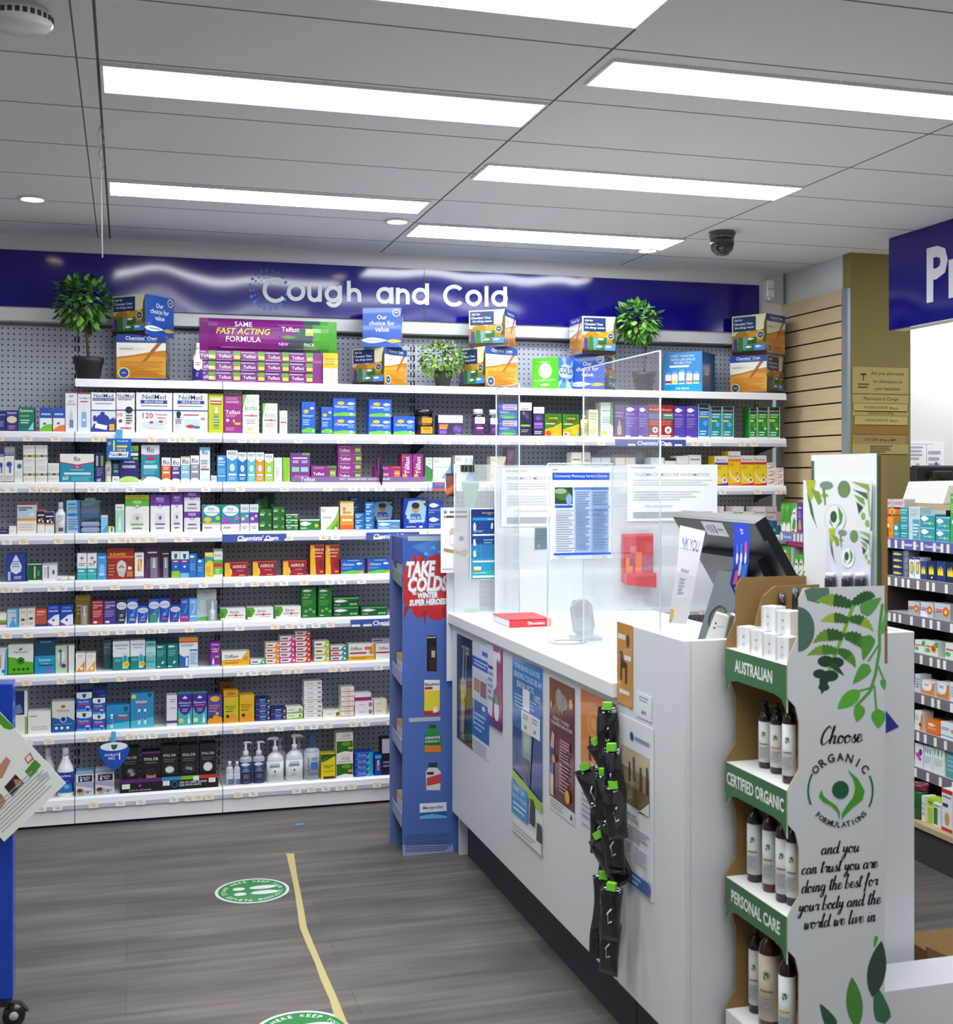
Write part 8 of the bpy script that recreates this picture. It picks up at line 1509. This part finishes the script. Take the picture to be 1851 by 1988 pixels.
# curved inner divider cards
mb = MB(); z0 = 1.067
prof = [(OX0 + 0.0, z0), (OX0 + 0.004, 1.14), (OX0 + 0.02, 1.19), (OX0 + 0.05, 1.212), (OX0 + 0.2, 1.214), (OX0 + 0.2, z0)]
mb.prism([(x - oo.x, OY1 - 0.055 - oo.y, z - 0.006) for x, z in [(p[0] + 0.028, p[1]) for p in prof]], (0, -0.004, 0), '8f7248'); mb.build('divider_card', 'cardboard', og)
B((OX1 - 0.004 - oo.x, OY0 + 0.0045 - oo.y, 0.0), (OX1 - oo.x, OY1 - 0.0045 - oo.y, 1.21), '8f7248').build('back_panel', 'cardboard', og)
TX = ['AUSTRALIAN', 'CERTIFIED_ORGANIC', 'PERSONAL_CARE', '']
for i, (zt_, zb_) in enumerate(LV):
    mb = MB(); mb.box((OX0 - 0.010 - oo.x, OY0 + 0.0045 - oo.y, zt_ - 0.004), (OX1 - 0.005 - oo.x, OY1 - 0.0045 - oo.y, zt_), 'f0f0ec'); sb = mb.build('shelf', 'card', og)
    mb = MB(); y1, y0 = OY1 - 0.0045 - oo.y, OY0 + 0.0045 - oo.y; wy = y1 - y0; x = OX0 - 0.0135 - oo.x
    arch = [(0, zt_), (0, zb_ - 0.03), (0.02, zb_ - 0.006), (0.05, zb_), (wy - 0.05, zb_), (wy - 0.02, zb_ - 0.006), (wy, zb_ - 0.03), (wy, zt_)]
    mb.prism([(x, y1 - u, z) for u, z in arch], (0.003, 0, 0), '3a6e44' if i < 3 else 'e4e4e0', 'e8e8e4')
    fr2 = Frame((x, y1, zb_), (0, -1, 0), (0, 0, 1), wy, zt_ - zb_)
    if TX[i]: mb.text(fr2, TX[i].replace('_', ' '), wy * (0.47, 0.49, 0.5, 0)[i], (zt_ - zb_) * 0.5, wy * (.62, .94, .8, 0)[i], (zt_ - zb_) * 0.42, 'f0f2ec', 0.025, stretch=True)
    mb.build('shelf_lip', 'card', sb)
# header
HX = OX1 - 0.012
a = at(1587, 877, X=HX - 0.03); hz = 1.497
mb = MB(); mb.box((HX - oo.x, OY0 + 0.01 - oo.y, 1.06), (HX + 0.008 - oo.x, OY1 - 0.008 - oo.y, hz), 'eef0f2', cols={2: '8f7248', 1: '3a6e44', 0: '3a6e44'})
fh = Frame((HX - oo.x, OY1 - 0.008 - oo.y, 1.06), (0, -1, 0), (0, 0, 1), OY1 - OY0 - 0.018, hz - 1.06)
mb.art(fh, 'r 0 0 .05 .97 3a6e44|t ORGANIC .55 .78 .56 .06 2c3440|e .1 .76 .06 .08 6a9a3a')
mb.build('header', 'card', og)
B((HX + 0.0085 - oo.x, OY0 + 0.004 - oo.y, 1.06), (HX + 0.022 - oo.x, OY1 - 0.004 - oo.y, hz - 0.004), '4a3424').build('header_back', 'cardboard', og)
# leaflets standing in the header
def leaflet(y0, y1, z0, z1, x0, x1, label, flare=0.0, paper='e6e8e8'):
    o = thing('leaflet', label, 'leaflet', (x0, (y0 + y1) / 2, z0), 0, 'fern leaflets in the organic display')
    n = 8; mb = MB(); H_ = z1 - z0
    def pt(u, v):
        return Vector(((x1 - x0) * v - 0.006 * math.sin(math.pi * v), (y1 - y0) * (0.5 - u) * (1 + flare * v) + flare * 0.03 * v * v, H_ * v))
    for i in range(n):
        q = [pt(0, i / n), pt(1, i / n), pt(1, (i + 1) / n), pt(0, (i + 1) / n)]
        mb.face(q, paper, True); mb.face([p + Vector((0.0012, 0, 0)) for p in reversed(q)], 'd8dada', True)
    class Lf(Frame):
        def p(s, x, y, k): return pt(x, y) + Vector((-0.00004 * k - 0.0003, 0, 0))
    ff = Lf((0, 0, 0), (0, -1, 0), (0, 0, 1), 1, 1)
    mb.art(ff, 'p a8b830 .04 1.000 .2 1.000 .16 0.900 .1 0.850|p 4a7a34 .02 0.980 .1 0.850 .24 0.700 .14 0.780|p 7a9a3a .12 0.950 .24 0.850 .3 0.870 .26 0.930|p 3c6a3a .06 0.930 .12 0.800 .2 0.730 .14 0.850|e .36 0.970 .1 0.025 7a8a78|f .34 0.910 .06 0.015 98b048|p 6a8a48 .3 0.950 .34 0.850 .36 0.850 .34 0.950|e .62 0.950 .09 0.050 6a8a50|p 86a83c .72 0.995 .96 0.980 .98 0.940 .84 0.970|p 3c6a3a .74 0.950 .94 0.930 .96 0.890 .86 0.920|p 7aa040 .76 0.920 .9 0.900 .92 0.860 .84 0.880|p 2c4a34 .8 0.880 .9 0.850 .84 0.810|e .9 0.800 .03 0.020 8ab058|e .96 0.760 .03 0.020 8ab058|p 9ab878 .96 0.950 1 0.800 .98 0.800 .94 0.950|e .5 0.775 .16 0.085 c8ccd0|e .5 0.775 .15 0.080 e6e8e8|e .48 0.785 .05 0.035 235a38|p 469a2c .54 0.850 .62 0.800 .6 0.750 .5 0.710 .57 0.760|p 469a2c .42 0.770 .42 0.750 .49 0.710 .46 0.740')
    mb.build('printed_sheet', 'card', o)
leaflet(2.225, 2.465, 1.07, 1.44, HX - 0.003, HX - 0.008, 'wide fern printed leaflet fanning out of the organic display header', 0.12)
leaflet(2.207, 2.375, 1.07, 1.335, HX - 0.008, HX - 0.013, 'smaller fern printed leaflet in front of the wide one', 0.0, 'd4d6e4')
# testers and cosmetics: pump bottles in brown glass
def brown_bottle(x, y, z, r, h, label, body='2a1610', lab_='e6e6e6', stripe='8a8a4a', capc='141416', pump=False, grp='brown glass bottles in the organic display', rz=0.0):
    o = thing('lotion_bottle', label, 'bottle', (x, y, z), rz, grp)
    MB().lathe([(r * 0.94, 0), (r, 0.004), (r, h * 0.76), (r * 0.86, h * 0.83), (r * 0.5, h * 0.87), (r * 0.42, h * 0.9)], n=24, col=body).build('body', 'gloss', o)
    mb = MB(); mb.lathe([(r * 1.02, h * 0.1), (r * 1.02, h * 0.73)], n=28, col=lab_)
    fL = Frame((-r * 1.02, -r * 1.022, h * 0.1), (1, 0, 0), (0, 0, 1), 2 * r * 1.02, h * 0.63, r * 1.022); fL.o = Vector((-r * 1.02, -r * 1.022, h * 0.1))
    mb.art(fL, 'o .5 .7 .2 c4c8c8|o .5 .7 .18 %s|o .5 .72 .07 235a38|e .58 .7 .05 .05 469a2c|e .43 .66 .05 .03 469a2c|r .2 .44 .8 .47 %s|l .2 .8 .1 .38 6 a8acb0' % (lab_, stripe)); mb.build('label', 'paper', o)
    if pump:
        MB().lathe([(r * 0.5, h * 0.9), (r * 0.5, h * 0.95), (r * 0.2, h * 0.955), (r * 0.2, h)], n=16, col=capc).build('collar', 'gloss', o)
        MB().tube([(r * 0.3, 0, h), (0, 0, h * 1.01), (-r * 0.9, 0, h * 1.0), (-r * 1.1, 0, h * 0.97)], [r * 0.3, r * 0.3, r * 0.18, r * 0.12], capc, 8).build('pump_nozzle', 'gloss', o)
    else:
        MB().lathe([(r * 0.46, h * 0.9), (r * 0.46, h * 0.995), (r * 0.42, h), (0.001, h)], n=16, col=capc).build('cap', 'gloss', o)
    return o
ZS = [l[0] + 0.0004 for l in LV]
TURN = -0.85
def ob(i, X, px, r, py, label, **kw):
    """bottle on display shelf i at depth line x = X seen at pixel column px with its top at pixel row py"""
    P = at(px, py, X=X); brown_bottle(X, P.y, ZS[i], r * 1.15, P.z - ZS[i], label, rz=TURN, **kw)
# second shelf
ob(1, 1.345, 1487, 0.013, 1366, 'brown pump bottle, slim, at the inner end of the certified shelf', pump=True)
ob(1, 1.345, 1510, 0.0135, 1370, 'brown pump bottle in the middle of the certified shelf', pump=True, lab_='ece6de', stripe='d09060')
ob(1, 1.325, 1533, 0.0125, 1362, 'white labelled bottle at the outer end of the certified shelf', lab_='f0f0f0')
ob(2, 1.335, 1466, 0.0145, 1556, 'dark bottle at the inner end of the personal care shelf')
ob(2, 1.335, 1496, 0.0145, 1566, 'reddish brown bottle, second on the personal care shelf', body='4a1e18')
ob(2, 1.330, 1522, 0.0145, 1580, 'dark bottle with pink edged label, third on the personal care shelf', lab_='e8e2e4')
ob(2, 1.338, 1541, 0.0135, 1588, 'bottle peeking round the side panel, last on the personal care shelf', lab_='f0f0ee')
ob(3, 1.345, 1468, 0.0135, 1796, 'dark bottle at the back of the lowest display shelf')
ob(3, 1.335, 1495, 0.0205, 1795, 'fat reddish bottle with cream label on the lowest display shelf', body='4a1e18', lab_='d8c8b0')
ob(3, 1.322, 1529, 0.0155, 1838, 'dark bottle with yellow striped label on the lowest display shelf', stripe='d8b030')
# top shelf: white cartons and black capped tubes
def wcube(x, y, z, s, h, label):
    o = carton('cream_carton', s, s, h, 'f2f1f0', 'r .36 .0 .64 1 e8eaf0|o .5 .6 .07 7ab088|l .42 .58 .2 .34 2 b0b8d8|r 0 0 .1 1 e0d8d2', side='e4e0de').build('cream_carton', 'card')
    o.location = (x, y, z); o.rotation_euler.z = -math.pi / 2 + 0.35
    return tag(o, label, 'carton', 'white cream cartons on the organic display')
zc = ZS[0]; hc = 0.052
wcube(1.302, 2.412, zc, 0.038, hc, 'white cream carton at the inner end of the bottom row')
wcube(1.300, 2.352, zc, 0.038, hc, 'white cream carton, second in the bottom row')
wcube(1.298, 2.294, zc, 0.038, hc, 'white cream carton, third in the bottom row, before the fern panel')
wcube(1.297, 2.240, zc, 0.034, hc, 'white cream carton at the fern panel end of the bottom row')
wcube(1.318, 2.335, zc + hc + 0.0004, 0.036, hc, 'white cream carton stacked on the bottom row, inner of two')
wcube(1.316, 2.27, zc + hc + 0.0004, 0.038, hc * 0.95, 'white cream carton stacked on the bottom row, beside the fern panel')
for i, (x, y, h) in enumerate(((1.39, 2.40, 0.125), (1.40, 2.36, 0.14), (1.40, 2.325, 0.142), (1.405, 2.29, 0.145))):
    o = thing('lip_tube', 'slim black capped tube behind the white cartons, %s' % ('first', 'second', 'third', 'fourth')[i], 'tube', (x, y, zc), 0, 'black capped tubes on the organic display')
    MB().lathe([(0.008, 0), (0.008, h * 0.6)], n=16, col='e8e8ea').build('body', 'gloss', o); MB().lathe([(0.0085, h * 0.6), (0.0085, h), (0.001, h)], n=16, col='1a1a1e').build('cap', 'gloss', o)
for i, px in enumerate((1612, 1645, 1671)):
    P = at(px, 1112, X=1.472); hgt = P.z - zc
    o = thing('tester_bottle', 'tester bottle with dark collar and white top before the leaflets, %s' % ('beside the slatwall shelf', 'in the middle', 'last of three')[i], 'bottle', (1.472, P.y, zc), 0, 'tester bottles on the organic display')
    MB().lathe([(0.012, 0), (0.012, hgt * 0.72), (0.0105, hgt * 0.8)], n=18, col='d4d4d8').build('body', 'gloss', o)
    MB().lathe([(0.0115, hgt * 0.72), (0.0115, hgt * 0.93), (0.009, hgt * 0.95)], n=18, col='2a2a36').build('collar', 'gloss', o)
    MB().lathe([(0.0095, hgt * 0.95), (0.0095, hgt), (0.001, hgt)], n=18, col='f4f4f4').build('top', 'gloss', o)
# blue warning triangle on the white panel, white plinth box, open carton on the floor
mb = MB(); q = [at(x, y, Y=2.4985) for x, y in ((1721, 1380), (1721, 1423), (1746, 1411))]; mb.prism(q, (0, 0.001, 0), '343a9a'); tag(mb.build('triangle_sticker', 'card'), 'blue triangular sticker on the white counter end beside the display', 'sticker')
wb = thing('white_plinth', 'low white box in front of the counter end at the bottom of the picture', 'box', (1.95, 2.3, 0))
a = at(1722, 1924, Y=2.32); B((1.535 - 1.95, 0.02, 0), (0.55, 0.15, a.z), 'e2e4ea').build('carcass', 'card', wb, bevel=0.002)
oc = thing('open_carton', 'brown open cardboard carton on the floor behind the counter end', 'carton', (2.35, 2.95, 0))
B((-0.1, -0.08, 0), (0.4, 0.25, 0.06), '9a7a50').build('body', 'cardboard', oc)
q = [at(x, y, Y=2.85) - oc.location for x, y in ((1806, 1908), (1800, 1838), (1875, 1872), (1878, 1908))]; MB().prism(q[::-1], (0, 0.004, 0), 'a8845a').build('flap', 'cardboard', oc)
# ---------------------------------------------------------------- cold remedy cardboard stand
cs = thing('cold_remedy_stand', 'tall blue cardboard stand with red burst and white headline beside the counter', 'display stand', (1.12, 4.63, 0))
SY0, SY1, SX0, SX1 = 4.55, 4.725, 1.012, 1.262
c0 = cs.location; hS = 1.213
mb = MB(); mb.box((SX0 - c0.x, SY0 - c0.y, 0), (SX1 - c0.x, SY0 + 0.004 - c0.y, hS), '4f6cb4')
fS = Frame((SX0 - c0.x, SY0 - c0.y, 0), (1, 0, 0), (0, 0, 1), SX1 - SX0, hS); fS.e = 0.00003
def sp(px, py): p = at(px, py, Y=SY0); return (p.x - SX0, p.z)
def S_(pts, col): mb.poly(fS, ccw([sp(*p) for p in pts]), col)
S_([(782, 1046), (882, 1050), (884, 1100), (782, 1130)], '2c5cac'); S_([(800, 1060), (850, 1046), (882, 1056), (880, 1080), (830, 1080)], '3f7cc8'); S_([(782, 1640), (880, 1640), (882, 1664), (782, 1664)], '9aa6cc')
for (x, y) in ((822, 1076), (836, 1064), (812, 1086), (850, 1072)): S_([(x, y), (x + 7, y - 5), (x + 10, y + 3)], '6ab4e8')
rg = random.Random(5); pts = []
for i in range(48):
    t = 2 * math.pi * i / 48; r = (1.0 if i % 2 else 1.14 + rg.random() * 0.16); 
    if i in (33, 37, 39, 41, 11, 15): r *= 1.22
    pts.append((835 + 58 * math.cos(t) * r, 1140 - 52 * math.sin(t) * r))
bpts = [(max(783, min(885, x)), y) for x, y in pts]
fS.k += 1; fS.hold = True
for i in range(len(bpts)): S_([(835, 1140), bpts[i], bpts[(i + 1) % len(bpts)]], 'c4242c')
fS.hold = False
for (x, y, l, dx) in ((790, 1178, 26, -6), (824, 1186, 30, 2), (860, 1180, 22, 4), (808, 1096, -20, -4), (820, 1094, -26, 2)): S_([(x - 4, y), (x + 4, y), (x + dx, y + l)], 'a01c28')
fS.k += 2
def st_(txt, px, py, w_, h_, sh=0.12):
    p = sp(px, py); k = (sp(900, 1100)[0] - sp(800, 1100)[0]) / 100
    mb.text(fS, txt, p[0] + 0.0, p[1], w_ * k, h_ * k, '8a8a90', 0.05, sh, 0.02, True); mb.text(fS, txt, p[0] - 0.003, p[1] + 0.003, w_ * k, h_ * k, 'f2f2f4', 0.05, sh, 0.02, True)
st_('TAKE', 818, 1106, 56, 30); st_('COLDS', 833, 1135, 78, 30); st_('WINTER', 832, 1157, 40, 11); st_('WITH', 806, 1154, 8, 5); st_('SUPER HEROES!', 833, 1170, 72, 12)
S_([(792, 1041), (858, 1041), (858, 1050), (792, 1050)], 'a8b0b8'); S_([(793, 1394), (855, 1391), (855, 1399), (795, 1402)], 'b0b6bc')
# printed products
S_([(829, 1234), (848, 1234), (848, 1303), (829, 1303)], '1c1614'); S_([(834, 1255), (846, 1255), (846, 1302), (834, 1302)], '3c2420'); S_([(838, 1263), (845, 1263), (845, 1276), (838, 1276)], 'c8b8a0')
S_([(824, 1320), (854, 1320), (854, 1387), (824, 1387)], 'e8d83c'); S_([(824, 1320), (854, 1320), (854, 1340), (824, 1340)], 'f0ece8'); S_([(825, 1334), (840, 1333), (840, 1338), (825, 1339)], 'c02c30'); S_([(824, 1380), (854, 1380), (854, 1388), (824, 1388)], 'c02c30'); S_([(841, 1374), (847, 1371), (851, 1382), (841, 1384)], 'f4f0ee')
S_([(832, 1408), (848, 1408), (848, 1417), (857, 1428), (857, 1461), (824, 1461), (824, 1428), (832, 1417)], '2c8a3c'); S_([(825, 1428), (856, 1428), (856, 1447), (825, 1447)], '1f7030'); S_([(825, 1447), (856, 1447), (856, 1460), (825, 1460)], 'e07828'); S_([(833, 1407), (847, 1407), (847, 1414), (833, 1414)], '1c5a2c')
S_([(832, 1482), (848, 1482), (848, 1490), (856, 1498), (855, 1534), (828, 1534), (827, 1498), (832, 1490)], 'd8d8d6'); S_([(832, 1481), (849, 1480), (849, 1490), (832, 1490)], '18402c'); S_([(829, 1510), (856, 1502), (856, 1520), (829, 1526)], 'c84048'); S_([(829, 1499), (842, 1498), (842, 1504), (829, 1504)], '2a2c38')
S_([(815, 1560), (867, 1557), (868, 1588), (815, 1590)], 'e8ecf2'); S_([(815, 1578), (868, 1574), (868, 1588), (815, 1590)], '2a5cb0'); S_([(815, 1584), (840, 1580), (868, 1584), (868, 1588), (815, 1590)], '6ab8e8')
def tt(txt, px, py, w_, h_, col):
    p = sp(px, py); k = (sp(900, 1100)[0] - sp(800, 1100)[0]) / 100; mb.text(fS, txt, p[0], p[1], w_ * k, h_ * k, col, 0.02)
tt('Robitussin', 838, 1237, 17, 5, 'e8e8e8'); tt('Bisolvon', 839, 1328, 27, 6, '3a2a2a'); tt('CENOVIS', 840, 1432, 29, 6, 'f4f4f4'); tt('SUGARLESS C', 840, 1439, 29, 5, 'f4f4f4'); tt('Mersynofen', 841, 1568, 40, 8, '2a5cb0')
for i in range(9): S_([(787, 1620 + i * 4), (876 - (i % 3) * 6, 1617 + i * 4), (876 - (i % 3) * 6, 1618.6 + i * 4), (787, 1621.6 + i * 4)], '5a68a0')
mb.build('printed_side', 'card', cs)
mb = MB(); mb.box((SX0 - 0.013 - c0.x, SY1 - 0.004 - c0.y, 0), (SX1 - c0.x, SY1 - c0.y, hS + 0.004), '6a7cb8'); mb.build('side_panel', 'card', cs)
B((SX1 - 0.006 - c0.x, SY0 + 0.0045 - c0.y, 0), (SX1 - c0.x, SY1 - 0.0045 - c0.y, hS), '3a56a0').build('back_panel', 'card', cs)
for i, z in enumerate((1.075, 0.70, 0.44, 0.16)):
    B((SX0 - c0.x, SY0 + 0.0045 - c0.y, z - 0.004), (SX1 - 0.0065 - c0.x, SY1 - 0.0045 - c0.y, z), '8a98c8').build('shelf', 'card', cs)
    mb = MB(); mb.prism([(SX0 - 0.004 - c0.x, SY0 + 0.0045 - c0.y, z - 0.05), (SX0 - 0.004 - c0.x, SY1 - 0.0045 - c0.y, z - 0.03), (SX0 - 0.004 - c0.x, SY1 - 0.0045 - c0.y, z + 0.02), (SX0 - 0.004 - c0.x, SY0 + 0.0045 - c0.y, z + 0.0)][::-1], (0.003, 0, 0), '9aa4cc' if i else '6f8a78'); mb.build('shelf_lip', 'card', cs)
for i, (z, c, L) in enumerate(((1.0754, '5a7a60', 'green topped'), (0.7004, 'e0a83c', 'yellow topped'), (0.4404, 'd8983c', 'amber topped'), (0.1604, 'd8b070', 'tan topped'))):
    o = carton('remedy_carton', 0.12, 0.05, 0.055, c, 'r 0 0 1 .6 d8d0cc').build('remedy_carton', 'card'); o.location = (SX0 + 0.01, 4.64, z); o.rotation_euler.z = -math.pi / 2
    tag(o, '%s carton on the %s shelf of the blue cold remedy stand' % (L, ('highest', 'second', 'third', 'lowest')[i]), 'carton', 'cartons in the cold remedy stand')
mb = MB(); mb.box((SX0 - 0.004 - c0.x, SY0 + 0.005 - c0.y, 1.12), (SX0 - c0.x, SY1 - 0.005 - c0.y, hS), '1f4a9c'); mb.build('top_card', 'card', cs)
# ---------------------------------------------------------------- blue wheeled stand with tilted card
bs = thing('wheeled_stand', 'bright blue wheeled display stand at the edge of the frame', 'display stand', (-0.62, 3.45, 0))
b0 = bs.location; xr = at(25, 1700, Y=3.42).x; zt_ = at(12, 1328, Y=3.42).z
B((-0.98 - b0.x, 3.42 - b0.y, 0.075), (xr - b0.x, 3.5 - b0.y, zt_), '0f3fb0').build('panel', 'gloss', bs, bevel=0.003)
B((-0.97 - b0.x, 3.41 - b0.y, 0.06), (xr - 0.01 - b0.x, 3.52 - b0.y, 0.0745), '17181c').build('base_frame', 'black_plastic', bs)
for k, x in enumerate((xr - 0.012, -0.93)):
    cw = MB().tube([(x - b0.x, 0.0, 0.06), (x + 0.004 - b0.x, 0.0, 0.05), (x + 0.012 - b0.x, -0.005, 0.045)], 0.009, '18191c', 8); w_ = cw.build('caster', 'black_plastic', bs)
    M4 = Matrix.Translation((x + 0.014 - b0.x, -0.01, 0.0295)) @ Matrix.Rotation(math.radians(90), 4, 'X') @ Matrix.Rotation(math.radians(-20), 4, 'X')
    M4 = Matrix.Translation((x + 0.014 - b0.x, -0.01, 0.0295)) @ Matrix.Rotation(math.radians(90), 4, 'X')
    for q in (-0.012, 0.012):
        MB().lathe([(0.012, q - 0.008), (0.0285, q - 0.007), (0.0285, q + 0.007), (0.012, q + 0.008)], n=24, col='141518', M4=M4).build('wheel', 'gloss', w_)
    MB().lathe([(0.001, 0.0215), (0.011, 0.0215), (0.012, 0.019)], n=20, col='b8bcc0', M4=M4).build('hub_cap', 'gloss', w_)
    MB().prism([(x - 0.004 - b0.x, -0.02, 0.062), (x + 0.03 - b0.x, -0.02, 0.056), (x + 0.05 - b0.x, -0.02, 0.034), (x + 0.043 - b0.x, -0.02, 0.034), (x + 0.02 - b0.x, -0.02, 0.05)], (0, 0.02, 0), '1c1d20').build('brake_lever', 'black_plastic', w_)
tc = thing('tilted_card', 'white leaflet board hanging tilted on the blue wheeled stand, with small photos', 'card', (at(20, 1540, Y=3.36).x, 3.36, at(20, 1540, Y=3.36).z))
t0 = tc.location
def tp(px, py): p = at(px, py, Y=3.36); return (p.x - t0.x, p.z - t0.z)
mb = MB(); cr = [(-112, 1262), (128, 1521), (8, 1634), (-232, 1375)]
mb.prism([Vector((tp(*p)[0], 0, tp(*p)[1])) for p in cr][::-1], (0, 0.006, 0), 'eceee6', 'b8b8b8')
fT = Frame((0, 0, 0), (1, 0, 0), (0, 0, 1), 1, 1); fT.e = 0.00005
def T_(pts, col): mb.poly(fT, ccw([tp(*p) for p in pts]), col)
T_([(-30, 1352), (0, 1384), (26, 1410), (29, 1413), (20, 1417), (8, 1414), (-6, 1400), (-30, 1380)], '4a9a2c')
T_([(-5, 1490), (12, 1469), (21, 1477), (5, 1510), (-5, 1514)], 'c08a6c'); T_([(8, 1528), (30, 1503), (47, 1521), (24, 1547)], '3a1a18'); T_([(26, 1512), (38, 1514), (44, 1522), (32, 1530)], 'b8806c'); T_([(-8, 1550), (2, 1540), (12, 1556), (2, 1570), (-8, 1572)], 'b8705c')
T_([(47, 1472), (59, 1460), (66, 1474), (54, 1484)], 'c86a3c'); T_([(50, 1472), (58, 1464), (62, 1472), (54, 1480)], 'e8e0d8'); T_([(56, 1488), (68, 1474), (80, 1486), (60, 1510), (48, 1498)], '4a9038'); T_([(72, 1506), (92, 1498), (96, 1508), (76, 1516)], 'c0c4c8')
for i in range(1, 9):
    d = 9 + i * 6.5; ax_, ay_ = 128 - .686 * d, 1521 - .727 * d; s0, s1 = 14 + (i % 3) * 9, 155
    T_([(ax_ - .728 * s0, ay_ + .686 * s0), (ax_ - .728 * s1, ay_ + .686 * s1), (ax_ - .728 * s1 - 1.4, ay_ + .686 * s1 - 1.5), (ax_ - .728 * s0 - 1.4, ay_ + .686 * s0 - 1.5)], 'b09888' if i == 4 else 'a8acb0')
mb.build('printed_board', 'card', tc)
# ---------------------------------------------------------------- floor markings
tp_ = MB(); L = [(556, 571, 1657), (566, 577, 1700), (572, 583, 1728), (578, 591, 1770), (582, 596, 1800), (594, 608, 1830), (612, 625, 1870), (622, 638, 1900), (640, 656, 1940), (650, 670, 1975), (666, 684, 2010)]
for (a0, a1, y), (c0_, c1, y2) in zip(L, L[1:]):
    q = [at(a0, y, Z=0.0006), at(c0_, y2, Z=0.0006), at(c1, y2, Z=0.0006), at(a1, y, Z=0.0006)]; tp_.face(q, 'c2b37c')
tag(tp_.build('floor_tape', 'paper'), 'wavy line of tan masking tape stuck along the floor', 'tape')
def decal(cx, cy, label):
    P = at(cx, cy, Z=0.0006); o = MB(); n = 48; R = 0.128
    fD = Frame((P.x, P.y, 0.0004), (1, 0, 0), (0, 1, 0), 1, 1)
    o.poly(fD, [(R * math.cos(2 * math.pi * i / n), R * math.sin(2 * math.pi * i / n)) for i in range(n)], 'e0e6e0')
    o.poly(fD, [(R * .92 * math.cos(2 * math.pi * i / n), R * .92 * math.sin(2 * math.pi * i / n)) for i in range(n)], '2f8a4c')
    for s in (-1, 1):
        fD.k = 2; o.poly(fD, [(-0.01 + 0.05 + 0.048 * math.cos(2 * math.pi * i / 16) * (1.0), s * 0.027 + 0.019 * math.sin(2 * math.pi * i / 16)) for i in range(16)], 'e8ece8')
        fD.k = 2; o.poly(fD, [(-0.044 + 0.022 * math.cos(2 * math.pi * i / 12), s * 0.027 + 0.016 * math.sin(2 * math.pi * i / 12)) for i in range(12)], 'e8ece8')
    def ring(txt, a0, a1):
        for i, c in enumerate(txt):
            if c == ' ': continue
            a = math.radians(a0 + (a1 - a0) * i / (len(txt) - 1)); fD.k = 2
            o.text(fD, c, 0.098 * math.cos(a), 0.098 * math.sin(a), 0.013, 0.018, 'e0ece0', 0.02, 0, a - math.pi / 2)
    ring('KEEP YOUR DISTANCE', 80, -80); ring('PLEASE STAND HERE', 260, 100)
    return tag(o.build('floor_decal', 'gloss'), label, 'floor sticker', 'round green floor stickers')
decal(490, 1729, 'round green footprint sticker on the floor, wholly in view beside the tape')
decal(585, 2004, 'round green footprint sticker cut off by the bottom of the picture')
g = B((0, 0, 0), (0.035, 0.012, 0.002), '4ac0e8').build('blue_litter_scrap', 'paper'); g.location = at(574, 1602, Z=0.0); tag(g, 'tiny bright blue scrap lying on the floor before the shelving', 'litter')
dup = {k: v for k, v in USED.items() if len(v) > 1}
for k, v in dup.items(): print('DUPLABEL', k, v[:4])
for k in USED:
    n = len(k.replace('-', ' ').split())
    if n > 16: print('LONG', n, k)
